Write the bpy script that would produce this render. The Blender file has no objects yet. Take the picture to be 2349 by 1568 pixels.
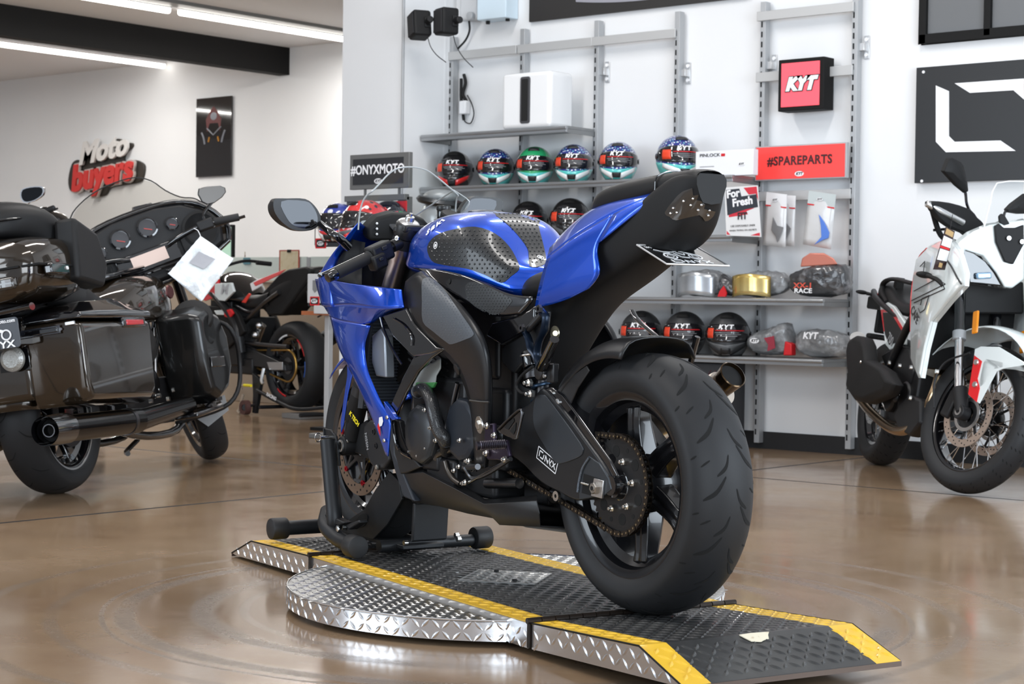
import bpy, bmesh, math, random
from mathutils import Vector, Matrix, Euler
PI=math.pi; SC=bpy.context.scene; COL=SC.collection
# ---------------------------------------------------------------- camera, world, exposure
FPX=4217.0; W0,H0=2349,1568; CAMH=.848; YAW=math.radians(40.3); PITCH=-.0224; ROLL=.01315
cam=bpy.data.cameras.new('camera'); cam.sensor_width=36; cam.lens=FPX/W0*36; cam.clip_start=.05; cam.clip_end=200
co=bpy.data.objects.new('camera',cam); COL.objects.link(co); SC.camera=co
CR=Matrix.Rotation(YAW,4,'Z')@Matrix.Rotation(PI/2+PITCH,4,'X')@Matrix.Rotation(ROLL,4,'Z')
CM=Matrix.Translation((0,0,CAMH))@CR; co.matrix_world=CM
cam.dof.use_dof=True; cam.dof.focus_distance=4.9; cam.dof.aperture_fstop=11
w=bpy.data.worlds.new('world'); SC.world=w; w.use_nodes=True
w.node_tree.nodes['Background'].inputs[0].default_value=(.80,.88,1,1); w.node_tree.nodes['Background'].inputs[1].default_value=.62
vs=SC.view_settings; vs.view_transform='Standard'; vs.look='None'; vs.gamma=1; vs.use_curve_mapping=False; vs.exposure=0
def area(name,loc,aim,sx,sy,power,color=(1,1,1)):
    l=bpy.data.lights.new(name,'AREA'); l.shape='RECTANGLE'; l.size=sx; l.size_y=sy; l.energy=power; l.color=color
    o=bpy.data.objects.new(name,l); COL.objects.link(o); o.location=loc
    o.rotation_euler=(Vector(aim)-Vector(loc)).to_track_quat('-Z','Y').to_euler(); return o
# daylight through the shop front behind and to the right of the camera, and the ceiling fixtures of the main hall
DAY=(.80,.90,1.0)
area('shopfront_window_light',(2.9,-1.2,2.0),(-3,4.5,1.0),4.4,3.0,330,DAY)
area('shopfront_window_light',(-7.5,-3.6,2.2),(-5,5,1.0),5,2.8,300,DAY)
area('glass_door_light',(1.2,5.2,1.7),(-5.5,9,.8),2.6,2.8,240,DAY)
for x,y in ((-7.0,6.6),(-4.4,6.6),(-7.0,2.6),(-3.4,2.6),(-10.5,3.0)):
    area('hall_strip_light',(x,y,4.2),(x,y+.001,0),.25,2.4,56,(1,.975,.95))
# ---------------------------------------------------------------- geometry from a point of the photograph on a known plane
def ray(px,py):
    d=Vector(((px-W0/2)/FPX,-(py-H0/2)/FPX,-1)); return (CR.to_3x3()@d)
class Frame:
    def __init__(s,m): s.m=m; s.i=m.inverted(); s.c=s.i@Vector((0,0,CAMH)); s.r=s.i.to_3x3()
    def hit(s,px,py,ax,v):
        d=s.r@ray(px,py); t=(v-s.c[ax])/d[ax]; return s.c+d*t
    def y(s,px,py,v): return s.hit(px,py,1,v)
    def x(s,px,py,v): return s.hit(px,py,0,v)
    def z(s,px,py,v): return s.hit(px,py,2,v)
WF=Frame(Matrix.Identity(4))
# ---------------------------------------------------------------- materials
MATS={}
def mat(name,col=(.8,.8,.8),rough=.5,metal=0,coat=0,spec=.5,emit=None,es=1,trans=0,ior=1.45,alpha=1,noise=None,bump=None,flake=None,sheen=0):
    if name in MATS: return MATS[name]
    m=bpy.data.materials.new(name); m.use_nodes=True; nt=m.node_tree; b=nt.nodes['Principled BSDF']; I=b.inputs
    I['Base Color'].default_value=(*col,1); I['Roughness'].default_value=rough; I['Metallic'].default_value=metal
    I['Coat Weight'].default_value=coat; I['Coat Roughness'].default_value=.03; I['Specular IOR Level'].default_value=spec
    I['Transmission Weight'].default_value=trans; I['IOR'].default_value=ior; I['Alpha'].default_value=alpha; I['Sheen Weight'].default_value=sheen
    if emit: I['Emission Color'].default_value=(*emit,1); I['Emission Strength'].default_value=es
    N=nt.nodes.new; L=nt.links.new
    if noise or bump or flake:
        tc=N('ShaderNodeTexCoord')
    if noise:   # (scale, colour b, lo, hi)
        t=N('ShaderNodeTexNoise'); t.inputs['Scale'].default_value=noise[0]; t.inputs['Detail'].default_value=6; L(tc.outputs['Object'],t.inputs['Vector'])
        mr=N('ShaderNodeMapRange'); mr.inputs[1].default_value=noise[2]; mr.inputs[2].default_value=noise[3]; L(t.outputs[0],mr.inputs[0])
        mx=N('ShaderNodeMix'); mx.data_type='RGBA'; L(mr.outputs[0],mx.inputs[0]); mx.inputs[6].default_value=(*col,1); mx.inputs[7].default_value=(*noise[1],1)
        L(mx.outputs[2],I['Base Color'])
    if bump:    # (scale, strength, distance)
        t=N('ShaderNodeTexNoise'); t.inputs['Scale'].default_value=bump[0]; t.inputs['Detail'].default_value=4; L(tc.outputs['Object'],t.inputs['Vector'])
        bn=N('ShaderNodeBump'); bn.inputs['Strength'].default_value=bump[1]; bn.inputs['Distance'].default_value=bump[2]; L(t.outputs[0],bn.inputs['Height']); L(bn.outputs[0],I['Normal'])
    MATS[name]=m; return m
BLUE=mat('candy_blue',(.001,.075,.62),.27,.62,1,.5)
BLUE_D=BLUE
TANKB=BLUE
SATIN=mat('satin_black',(.012,.012,.013),.38,.0,0,.5,bump=(900,.05,.0005))
MATTE=mat('matte_black',(.008,.008,.0085),.60,0,0,.35,bump=(700,.08,.0006))
GLOSSB=mat('gloss_black',(.004,.004,.005),.1,0,1)
PLASTIC=mat('black_plastic',(.009,.009,.010),.48,0,0,.4)
RUBBER=mat('tyre_rubber',(.0155,.016,.0175),.56,0,0,.38,bump=(260,.12,.001))
GRIPR=mat('grip_rubber',(.012,.012,.013),.65)
ALU=mat('brushed_aluminium',(.62,.62,.62),.3,1,bump=(300,.05,.0005))
CHROME=mat('polished_steel',(.75,.75,.76),.12,1)
STEELD=mat('dark_steel',(.10,.10,.105),.35,1)
FRAME=mat('frame_black',(.013,.0135,.015),.33,.1,0,.5)
ENGINE=mat('engine_black',(.010,.010,.011),.42,.2,bump=(500,.2,.001))
LEATHER=mat('seat_vinyl',(.009,.009,.0095),.5,0,0,.35,bump=(500,.15,.001))
BOLT=mat('bolt_zinc',(.7,.7,.68),.22,1)
BRASS=mat('chain_brass',(.34,.26,.16),.35,1)
CHAINM=mat('chain_steel',(.06,.05,.042),.35,1)
RED=mat('signal_red',(.62,.015,.02),.4)
WHITEP=mat('white_print',(.85,.85,.86),.4)
BLACKP=mat('black_print',(.02,.02,.022),.4)
YELP=mat('yellow_print',(.9,.75,.02),.45)
GLASS=mat('clear_acrylic',(1,1,1),.0,0,0,.5,trans=1,ior=1.12)
MIRROR=mat('mirror_glass',(.03,.031,.033),.03,1)
GUN=mat('fork_titanium',(.46,.38,.35),.33,1)
# ---------------------------------------------------------------- mesh builder
def spline(P,n):
    """Catmull-Rom through P, n samples per span"""
    P=[Vector(p) for p in P]
    if len(P)<3: return [P[0].lerp(P[1],i/n) for i in range(n+1)]
    Q=[P[0]*2-P[1]]+P+[P[-1]*2-P[-2]]; out=[]
    for i in range(1,len(Q)-2):
        a,b,c,d=Q[i-1:i+3]
        for k in range(n):
            t=k/n; out.append(.5*((2*b)+(c-a)*t+(2*a-5*b+4*c-d)*t*t+(3*b-a-3*c+d)*t**3))
    out.append(P[-1]); return out
class MB:
    def __init__(s,xf=None): s.v=[]; s.f=[]; s.mi=[]; s.cur=0; s.xf=xf
    def add(s,vs,fs):
        o=len(s.v); s.v+=[tuple(s.xf@Vector(p)) if s.xf else tuple(p) for p in vs]; s.f+=[tuple(i+o for i in f) for f in fs]; s.mi+=[s.cur]*len(fs); return s
    def m(s,i): s.cur=i; return s
    def box(s,c,d,rot=None,taper=(1,1)):
        R=Euler(rot).to_matrix() if rot else Matrix.Identity(3); vs=[]
        for z in (-1,1):
            tx,ty=(1,1) if z<0 else taper
            for x,y in ((-1,-1),(1,-1),(1,1),(-1,1)): vs.append(Vector(c)+R@Vector((x*d[0]/2*tx,y*d[1]/2*ty,z*d[2]/2)))
        return s.add(vs,[(3,2,1,0),(4,5,6,7),(0,1,5,4),(1,2,6,5),(2,3,7,6),(3,0,4,7)])
    def bx(s,a,b):
        a,b=Vector(a),Vector(b); return s.box((a+b)/2,[abs(q) for q in (b-a)])
    def basis(s,d):
        d=Vector(d).normalized(); u=d.orthogonal().normalized(); return u,d.cross(u),d
    def cyl(s,a,b,r,r2=None,n=20,cap=True,bev=0):
        r2=r if r2 is None else r2; a,b=Vector(a),Vector(b); d=(b-a)
        L=d.length; prof=[(0,r),(L,r2)] if not bev else [(0,r-bev),(bev*.3,r-bev*.3),(bev,r),(L-bev,r2),(L-bev*.3,r2-bev*.3),(L,r2-bev)]
        return s.lathe(prof,a,d,n,cap)
    def lathe(s,prof,o,d,n=32,cap=True,closed=False):
        u,v,d=s.basis(d); o=Vector(o); vs=[]; fs=[]
        for h,r in prof:
            for k in range(n):
                a=2*PI*k/n; vs.append(o+d*h+(u*math.cos(a)+v*math.sin(a))*r)
        m=len(prof); R=range(m if closed else m-1)
        for i in R:
            j=(i+1)%m
            for k in range(n): fs.append((i*n+k,i*n+(k+1)%n,j*n+(k+1)%n,j*n+k))
        if cap and not closed: fs.append(tuple(range(n))[::-1]); fs.append(tuple((m-1)*n+k for k in range(n)))
        return s.add(vs,fs)
    def tube(s,P,r,n=10,sm=6,cap=True,flat=1.0):
        P=spline(P,sm) if sm else [Vector(p) for p in P]; m=len(P); vs=[]; fs=[]; u=None
        for i,p in enumerate(P):
            t=(P[min(i+1,m-1)]-P[max(i-1,0)]).normalized()
            if u is None: u=t.orthogonal().normalized() if abs(t.z)>.99 else t.cross(Vector((0,0,1))).normalized()
            u=(u-t*u.dot(t)).normalized(); v=t.cross(u)
            rr=r if not isinstance(r,(list,tuple)) else r[0]+(r[1]-r[0])*i/(m-1)
            for k in range(n):
                a=2*PI*k/n; vs.append(p+u*math.cos(a)*rr+v*math.sin(a)*rr*flat)
        for i in range(m-1):
            for k in range(n): fs.append((i*n+k,i*n+(k+1)%n,(i+1)*n+(k+1)%n,(i+1)*n+k))
        if cap: fs.append(tuple(range(n))[::-1]); fs.append(tuple((m-1)*n+k for k in range(n)))
        return s.add(vs,fs)
    def prism(s,pts,d):
        """closed outline pts (3D) extruded by vector d"""
        pts=[Vector(p) for p in pts]; d=Vector(d); n=len(pts)
        return s.add(pts+[p+d for p in pts],[tuple(range(n))[::-1],tuple(range(n,2*n))]+[(k,(k+1)%n,n+(k+1)%n,n+k) for k in range(n)])
    def ball(s,c,r,n=16,m=10):
        r=r if isinstance(r,(tuple,list)) else (r,r,r); c=Vector(c); vs=[c+Vector((0,0,r[2]))]; fs=[]
        for i in range(1,m):
            a=PI*i/m
            for k in range(n): b=2*PI*k/n; vs.append(c+Vector((r[0]*math.sin(a)*math.cos(b),r[1]*math.sin(a)*math.sin(b),r[2]*math.cos(a))))
        vs.append(c-Vector((0,0,r[2]))); e=len(vs)-1
        for k in range(n):
            fs.append((0,1+k,1+(k+1)%n)); fs.append((e,1+(m-2)*n+(k+1)%n,1+(m-2)*n+k))
            for i in range(m-2): fs.append((1+i*n+k,1+(i+1)*n+k,1+(i+1)*n+(k+1)%n,1+i*n+(k+1)%n))
        return s.add(vs,fs)
    def torus(s,c,ax,R,r,n=40,m=10):
        prof=[(r*math.sin(2*PI*k/m),R+r*math.cos(2*PI*k/m)) for k in range(m)]
        return s.lathe(prof,c,ax,n,False,True)
    def grid(s,rows,closed=False):
        n=len(rows[0]); vs=[p for r in rows for p in r]; fs=[]
        for i in range(len(rows)-1):
            for k in range(n if closed else n-1): fs.append((i*n+k,i*n+(k+1)%n,(i+1)*n+(k+1)%n,(i+1)*n+k))
        return s.add(vs,fs)
    def loft(s,rings,cap=True):
        n=len(rings[0]); s.grid(rings,True)
        if cap:
            o=len(s.v)-n*len(rings); s.f+=[tuple(o+k for k in range(n))[::-1],tuple(o+(len(rings)-1)*n+k for k in range(n))]; s.mi+=[s.cur]*2
        return s
    def hexnut(s,c,ax,r=.008,h=.006,hole=True):
        c=Vector(c); d=Vector(ax).normalized(); s.lathe([(0,r),(h*.8,r),(h,r*.85)],c,d,6)
        if hole: s.lathe([(0,r*.5),(h*1.8,r*.5),(h*1.9,r*.4)],c,d,10)
        return s
def build(name,mb,m,parent=None,bevel=0,sub=0,solid=0,mirror=None,smooth=40,soff=0,bseg=2):
    me=bpy.data.meshes.new(name); me.from_pydata([tuple(p) for p in mb.v],[],mb.f)
    ms=m if isinstance(m,(list,tuple)) else [m]
    for x in ms: me.materials.append(x)
    if len(ms)>1: me.polygons.foreach_set('material_index',mb.mi)
    if mirror is not None or True:
        b=bmesh.new(); b.from_mesh(me); bmesh.ops.remove_doubles(b,verts=b.verts,dist=1e-6)
        if solid==0 or solid<0: bmesh.ops.recalc_face_normals(b,faces=b.faces)
        else: bmesh.ops.recalc_face_normals(b,faces=b.faces)
        b.to_mesh(me); b.free()
    if smooth: me.polygons.foreach_set('use_smooth',[True]*len(me.polygons)); me.set_sharp_from_angle(angle=math.radians(smooth))
    o=bpy.data.objects.new(name,me); COL.objects.link(o)
    if parent: o.parent=parent
    if mirror=='y':
        q=o.modifiers.new('mirror','MIRROR'); q.use_axis=(False,True,False); q.merge_threshold=.002
    if sub: q=o.modifiers.new('sub','SUBSURF'); q.levels=sub; q.render_levels=sub; q.boundary_smooth='PRESERVE_CORNERS'
    if solid: q=o.modifiers.new('solid','SOLIDIFY'); q.thickness=abs(solid); q.offset=soff
    if bevel: q=o.modifiers.new('bevel','BEVEL'); q.width=bevel; q.segments=bseg; q.limit_method='ANGLE'; q.angle_limit=math.radians(35)
    return o
def tag(o,label,cat,group=None,kind=None):
    o['label']=label; o['category']=cat
    if group: o['group']=group
    if kind: o['kind']=kind
    return o
def root(name,label,cat,mw=None,group=None):
    o=bpy.data.objects.new(name,None); COL.objects.link(o); o.empty_display_size=.1
    if mw is not None: o.matrix_world=mw
    return tag(o,label,cat,group)
def struct(o): o['kind']='structure'; return o
def copy_tree(o,parent=None):
    c=o.copy(); COL.objects.link(c)
    if parent: c.parent=parent; c.matrix_parent_inverse=o.matrix_parent_inverse.copy()
    for k in list(o.children): copy_tree(k,c)
    return c
def text(name,s,size,m,parent,mtx,ext=.001,bold=0,shear=0,align='CENTER',sx=1,spacing=1):
    c=bpy.data.curves.new(name,'FONT'); c.body=s; c.size=size; c.extrude=ext; c.offset=bold; c.shear=shear; c.align_x=align; c.align_y='CENTER'; c.space_character=spacing; c.resolution_u=3
    t=bpy.data.objects.new(name,c); COL.objects.link(t)
    me=bpy.data.meshes.new_from_object(t.evaluated_get(bpy.context.evaluated_depsgraph_get())); bpy.data.objects.remove(t)
    me.name=name; me.materials.clear(); me.materials.append(m)
    o=bpy.data.objects.new(name,me); COL.objects.link(o)
    if parent: o.parent=parent
    o.matrix_local=mtx@Matrix.Diagonal((sx,1,1,1)); return o
def axes(o,x,y):
    """matrix with origin o, text running along x, up along y"""
    x=Vector(x).normalized(); y=Vector(y); z=x.cross(y).normalized(); y=z.cross(x)
    return Matrix(((x.x,y.x,z.x,o[0]),(x.y,y.y,z.y,o[1]),(x.z,y.z,z.z,o[2]),(0,0,0,1)))
def MW(x,y,z,yaw,lean=0): return Matrix.Translation((x,y,z))@Matrix.Rotation(yaw,4,'Z')@Matrix.Rotation(lean,4,'X')
# ================================================================ setting
def floor_mat():
    m=bpy.data.materials.new('polished_concrete'); m.use_nodes=True; nt=m.node_tree; b=nt.nodes['Principled BSDF']; N=nt.nodes.new; L=nt.links.new
    tc=N('ShaderNodeTexCoord')
    def noise(sc,det=6,ro=.6,stretch=None):
        t=N('ShaderNodeTexNoise'); t.inputs['Scale'].default_value=sc; t.inputs['Detail'].default_value=det; t.inputs['Roughness'].default_value=ro
        if stretch:
            mp=N('ShaderNodeMapping'); mp.inputs['Scale'].default_value=stretch; L(tc.outputs['Object'],mp.inputs[0]); L(mp.outputs[0],t.inputs[0])
        else: L(tc.outputs['Object'],t.inputs[0])
        return t.outputs[0]
    def rng(x,a,b_,c=0,d=1):
        r=N('ShaderNodeMapRange'); r.interpolation_type='SMOOTHSTEP'; r.inputs[1].default_value=a; r.inputs[2].default_value=b_; r.inputs[3].default_value=c; r.inputs[4].default_value=d; L(x,r.inputs[0]); return r.outputs[0]
    def mix(f,a,b_):
        x=N('ShaderNodeMix'); x.data_type='RGBA'
        if isinstance(f,float): x.inputs[0].default_value=f
        else: L(f,x.inputs[0])
        for i,q in ((6,a),(7,b_)):
            if isinstance(q,tuple): x.inputs[i].default_value=(*q,1)
            else: L(q,x.inputs[i])
        return x.outputs[2]
    def mth(op,a,b_=None):
        x=N('ShaderNodeMath'); x.operation=op
        for i,q in enumerate((a,b_)):
            if q is None: continue
            if isinstance(q,(int,float)): x.inputs[i].default_value=q
            else: L(q,x.inputs[i])
        return x.outputs[0]
    c=mix(rng(noise(.9,5),.35,.68),(.235,.150,.090),(.335,.235,.150))
    c=mix(rng(noise(3.6,8,.7),.42,.72),c,(.275,.182,.108))
    c=mix(rng(noise(14,8,.7),.5,.8,0,.35),c,(.38,.285,.195))
    # rubber scuffs left by the swinging ramps: rings about the turntable centre
    sp=N('ShaderNodeSeparateXYZ'); L(tc.outputs['Object'],sp.inputs[0])
    cx,cy=TT[0],TT[1]
    dx=mth('SUBTRACT',sp.outputs[0],cx); dy=mth('SUBTRACT',sp.outputs[1],cy)
    r=mth('SQRT',mth('ADD',mth('MULTIPLY',dx,dx),mth('MULTIPLY',dy,dy)))
    rw=mth('ADD',r,mth('MULTIPLY',mth('SUBTRACT',noise(1.1,3),.5),.05))
    tot=None
    for r0,wd,st in ((.83,.05,.8),(1.04,.045,.85),(1.10,.012,.8),(.72,.02,.5),(1.44,.03,.55),(1.23,.03,.5)):
        bnd=rng(mth('ABSOLUTE',mth('SUBTRACT',rw,r0)),wd,wd*.3,0,st); tot=bnd if tot is None else mth('MAXIMUM',tot,bnd)
    tot=mth('MULTIPLY',tot,rng(noise(1.3,4),.35,.55,.35,1)); tot=mth('MULTIPLY',tot,rng(noise(40,6,.8),.3,.65,.5,1))
    c=mix(tot,c,(.13,.105,.085))
    # sawn control joints
    def joint(ax,v,lo,hi,o2):
        a=mth('LESS_THAN',mth('ABSOLUTE',mth('SUBTRACT',sp.outputs[ax],v)),.013)
        return mth('MULTIPLY',a,mth('MULTIPLY',mth('GREATER_THAN',sp.outputs[o2],lo),mth('LESS_THAN',sp.outputs[o2],hi)))
    J=joint(0,-5.835,-4,6.4,1)
    for q in (joint(1,6.41,-20,-5.12,0),joint(1,7.612,-5.12,8,0),joint(0,-5.12,6.41,9.3,1)): J=mth('MAXIMUM',J,q)
    c=mix(J,c,(.012,.012,.012)); L(c,b.inputs['Base Color'])
    ro=rng(noise(1.7,5),.3,.75,.10,.23); ro=mth('ADD',ro,mth('MULTIPLY',tot,.25)); ro=mth('ADD',ro,mth('MULTIPLY',J,.5)); L(ro,b.inputs['Roughness'])
    b.inputs['Specular IOR Level'].default_value=.5
    b.inputs['Coat Weight'].default_value=.0
    bp=N('ShaderNodeBump'); bp.inputs['Strength'].default_value=.10; bp.inputs['Distance'].default_value=.002; L(noise(9,4),bp.inputs['Height']); L(bp.outputs[0],b.inputs['Normal']); L(bp.outputs[0],b.inputs['Coat Normal'])
    return m
PYAW=math.radians(160.98); PX,PY=-2.7874,3.3682
TT=Vector((PX,PY,0))+Matrix.Rotation(PYAW,3,'Z')@Vector((.6305,-.3025,0))
WALL=mat('wall_paint',(.80,.805,.81),.75,noise=(.8,(.76,.77,.78),.4,.7))
CEILM=mat('ceiling_paint',(.76,.77,.79),.8)
BLKP=mat('black_paint',(.006,.006,.006),.7,0,0,.3)
def slab(name,a,b,m,kind=True):
    o=build(name,MB().bx(a,b),m,smooth=0)
    return struct(o) if kind else o
YW,YL,ZL=9.207,12.37,3.30
slab('floor',(-24,-6,-.1),(6,14,0),floor_mat())
slab('wall_back',(-8.86,YW,0),(5,YW+.15,4.6),WALL)
slab('wall_left',(-22,YL,0),(-8,YL+.15,4.6),WALL)
slab('wall_pillar',(-8.911,8.707,0),(-8.335,YW,4.6),WALL)
slab('ceiling',(-24,-6,4.6),(6,14,4.7),CEILM)
slab('ceiling_left',(-22,4.5,ZL),(-8.95,YL,ZL+.12),CEILM)
slab('wall_left_end',(-22.1,-6,0),(-22,YL,4.6),WALL)
slab('baseboard_back',(-8.3,YW-.02,0),(5,YW,.10),mat('black_skirting',(.012,.012,.013),.5))
slab('trim_beam',(-13.55,4.6,3.034),(-13.40,YL,ZL),BLKP)
slab('trim_soffit',(-12.20,4.6,3.27),(-12.03,YL,ZL),mat('duct_grey',(.22,.22,.215),.5))
STEELG_=mat('conduit_grey',(.40,.41,.42),.5)
# pipe in the corner
o=build('downpipe',MB().cyl((-8.395,9.10,0),(-8.395,9.10,4.6),.062,n=24),mat('pipe_paint',(.78,.79,.80),.5)); tag(o,'white round pipe running down the corner behind the black speakers','pipe')
o=build('wall_conduit',MB().cyl((-8.338,8.695,0),(-8.338,8.695,4.6),.009,n=10),STEELG_); tag(o,'thin grey conduit running up the front corner of the white pillar','pipe')
# ceiling strips
TUBE=mat('led_tube',(1,1,1),.5,emit=(1,.96,.9),es=9)
def strip(x,y0,y1,lab):
    t=root('ceiling_light_strip',lab,'light',MW(x,y0,3.235,0),'linear ceiling lights')
    l=y1-y0
    build('housing',MB().bx((-.03,0,.03),(.03,l,.062)),WHITEP,t,bevel=.004)
    build('diffuser',MB().cyl((0,.01,.012),(0,l-.01,.012),.026,n=12,bev=.01),TUBE,t)
strip(-12.26,7.55,9.955,'lit white ceiling strip nearest the top edge, ending short of the middle strip')
strip(-12.26,10.04,12.02,'lit white ceiling strip reaching the white pillar, between beam and grey duct')
strip(-15.25,9.3,12.32,'lit white ceiling strip hanging left of the black beam')
for x,y in ((-12.26,8.7),(-12.26,11),(-15.25,10.6),(-18,9.5)): area('strip_glow',(x,y,3.19),(x,y+.001,0),.08,1.9,46,(1,.97,.93))
# ---------------------------------------------------------------- slotted uprights
STEELG=mat('shelf_grey',(.42,.43,.44),.38,.35); SLOT=mat('slot_dark',(.01,.01,.01),.8); SHELF=mat('shelf_metal',(.23,.235,.235),.35,.5)
ups=[('first','beside the white pipe'),('second','behind the white boxy speaker'),('third','at the right end of the top shelf'),('fourth','behind the rightmost turquoise helmet'),('fifth','left of the red lit sign'),('sixth','beside the white motorcycle')]
UX=[-8.322,-7.700,-7.093,-6.476,-5.865,-5.257]
for i,x in enumerate(UX):
    t=root('shelf_upright','grey slotted steel upright, %s from the left, %s'%ups[i],'shelving',MW(x,9.17,0,0),'slotted wall uprights')
    build('post',MB().bx((-.018,-.028,.035),(.018,.022,2.61)),STEELG,t,bevel=.002)
    s=MB()
    for k in range(44):
        z=.10+k*.058
        if z<2.5: s.box((-.006,-.0285,z),(.0095,.002,.033))
    o=build('slot_row',s,SLOT,t,smooth=0); o['kind']='stuff'
    if i>1:
        z=2.24 if i!=5 else 2.30
        if i==2: z=2.29
        build('wall_bracket',MB().bx((.03,.028,z-.065),(.062,.034,z+.065)).bx((.014,-.01,z-.022),(.05,.03,z+.022)),ALU,t,bevel=.002)
        build('bracket_screw',MB().cyl((.046,.02,z+.043),(.046,.029,z+.043),.011,n=12).cyl((.046,.02,z-.043),(.046,.029,z-.043),.011,n=12),WHITEP,t)
def crossbar(x0,x1,z,lab):
    o=build('shelf_crossbar',MB().bx((x0,9.128,z-.028),(x1,9.142,z+.028)),mat('bar_grey',(.50,.50,.495),.42,.3),bevel=.003); tag(o,lab,'shelving','crossbars between the uprights')
crossbar(-8.37,-7.74,2.478,'grey crossbar at the upper left of the shelving, next to the white pipe')
crossbar(-7.73,-7.12,2.478,'grey crossbar above the white boxy speaker')
crossbar(-7.12,-6.48,2.478,'grey crossbar joining third and fourth uprights')
crossbar(-5.90,-5.26,2.525,'grey crossbar above the lit red sign, at the top right')
crossbar(-5.90,-5.26,2.17,'grey crossbar behind the lit red sign')
crossbar(-5.89,-5.26,1.475,'grey crossbar carrying the hanging spare part bags')
def shelf(x0,x1,z,lab):
    t=root('wall_shelf',lab,'shelf',MW(0,0,z,0),'grey metal shelves')
    build('shelf_board',MB().bx((x0,8.87,-.018),(x1,9.13,0)),SHELF,t,bevel=.002)
    build('front_rail',MB().tube([(x0,8.862,-.012),(x1,8.862,-.012)],.013,n=14,sm=0).bx((x0,8.855,-.04),(x1,8.87,-.018)),mat('rail_metal',(.36,.37,.38),.28,.7),t,bevel=.002)
    n=max(1,round((x1-x0)/.61))
    for k in (0,1):
        x=x1-.008 if k else x0+.002
        build('side_bracket',MB().prism([(x,8.872,-.042),(x,9.14,-.046),(x,9.14,.0),(x,8.872,-.002)],(.006,0,0)),SHELF,t)
shelf(-8.32,-7.095,1.93,'grey metal shelf highest up, carrying the white boxy speaker')
shelf(-8.32,-5.87,1.587,'long grey shelf carrying the turquoise helmets and white box')
shelf(-8.32,-5.87,1.243,'long grey shelf below the turquoise helmets, holding glossy black helmets')
shelf(-8.32,-5.26,.881,'long grey shelf carrying wrapped visors and bags')
shelf(-8.32,-5.26,.546,'lowest grey shelf carrying matte black helmets and wrapped bags')
# box under lowest shelf
t=root('storage_box','dark grey box with faint maroon stripes under the lowest shelf','box',MW(-6.22,8.93,.10,0))
build('box_body',MB().bx((-.30,-.04,.0),(.30,.17,.40)),mat('dark_card',(.035,.037,.042),.6),t,bevel=.006)
s=MB()
for k in range(5): s.tube([(.10+k*.035,-.042,.05),(.08+k*.035,-.042,.18),(.20+k*.03,-.042,.36)],.002,n=4,sm=0)
build('stripe_print',s,mat('maroon',(.09,.02,.03),.6),t); build('hand_hole',MB().cyl((.06,-.045,.31),(.06,-.035,.31),.02,n=12),SLOT,t)
# ---------------------------------------------------------------- boxy speaker on the top shelf
t=root('subwoofer_speaker','white glossy boxy speaker with a dark slot on the top shelf','speaker',MW(-7.425,8.935,1.93,0))
WG=mat('gloss_white',(.86,.865,.87),.12,0,.6)
build('cabinet',MB().bx((-.20,-.08,.0),(.20,.155,.352)),WG,t,bevel=.028,bseg=5)
def rrect(w_,h_,r,n=6):
    P=[]
    for cx,cy,a0 in ((w_/2-r,h_/2-r,0),(-w_/2+r,h_/2-r,90),(-w_/2+r,-h_/2+r,180),(w_/2-r,-h_/2+r,270)):
        for k in range(n+1):
            a=math.radians(a0+90*k/n); P.append((cx+r*math.cos(a),cy+r*math.sin(a)))
    return P
build('slot_rim',MB().prism([(x,-.088,.176+z) for x,z in rrect(.078,.292,.016)],(0,.01,0)),mat('rim_grey',(.06,.06,.065),.4),t,bevel=.002)
build('slot_opening',MB().prism([(x,-.090,.176+z) for x,z in rrect(.05,.262,.006)],(0,.01,0)),SLOT,t)
# ---------------------------------------------------------------- pair of small black speakers
def sat(loc,yaw,tilt,lab):
    t=root('wall_speaker',lab,'speaker',Matrix.Translation(loc)@Matrix.Rotation(yaw,4,'Z')@Matrix.Rotation(tilt,4,'Y'),'small black speakers high on the pillar')
    build('cabinet',MB().bx((-.065,-.06,-.085),(.065,.06,.085)),MATTE,t,bevel=.018,bseg=4)
    build('grille',MB().bx((-.055,-.067,-.072),(.055,-.058,.072)),mat('grille_black',(.02,.02,.022),.8),t,bevel=.008)
    build('mount',MB().cyl((.05,.03,0),(.13,.03,0),.022,n=14).box((.06,.03,0),(.03,.04,.07)),PLASTIC,t,bevel=.004)
    build('cable',MB().tube([(0,.05,-.08),(.05,.05,-.16),(.13,.06,-.24),(.18,.1,-.3)],.003,n=6),PLASTIC,t)
sat(WF.y(963,58,8.62),-.5,-.2,'small black speaker hanging at left, tilted away from its twin')
sat(WF.y(1024,50,8.66),-.35,0,'small black speaker at right of the pair, upright')
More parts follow.
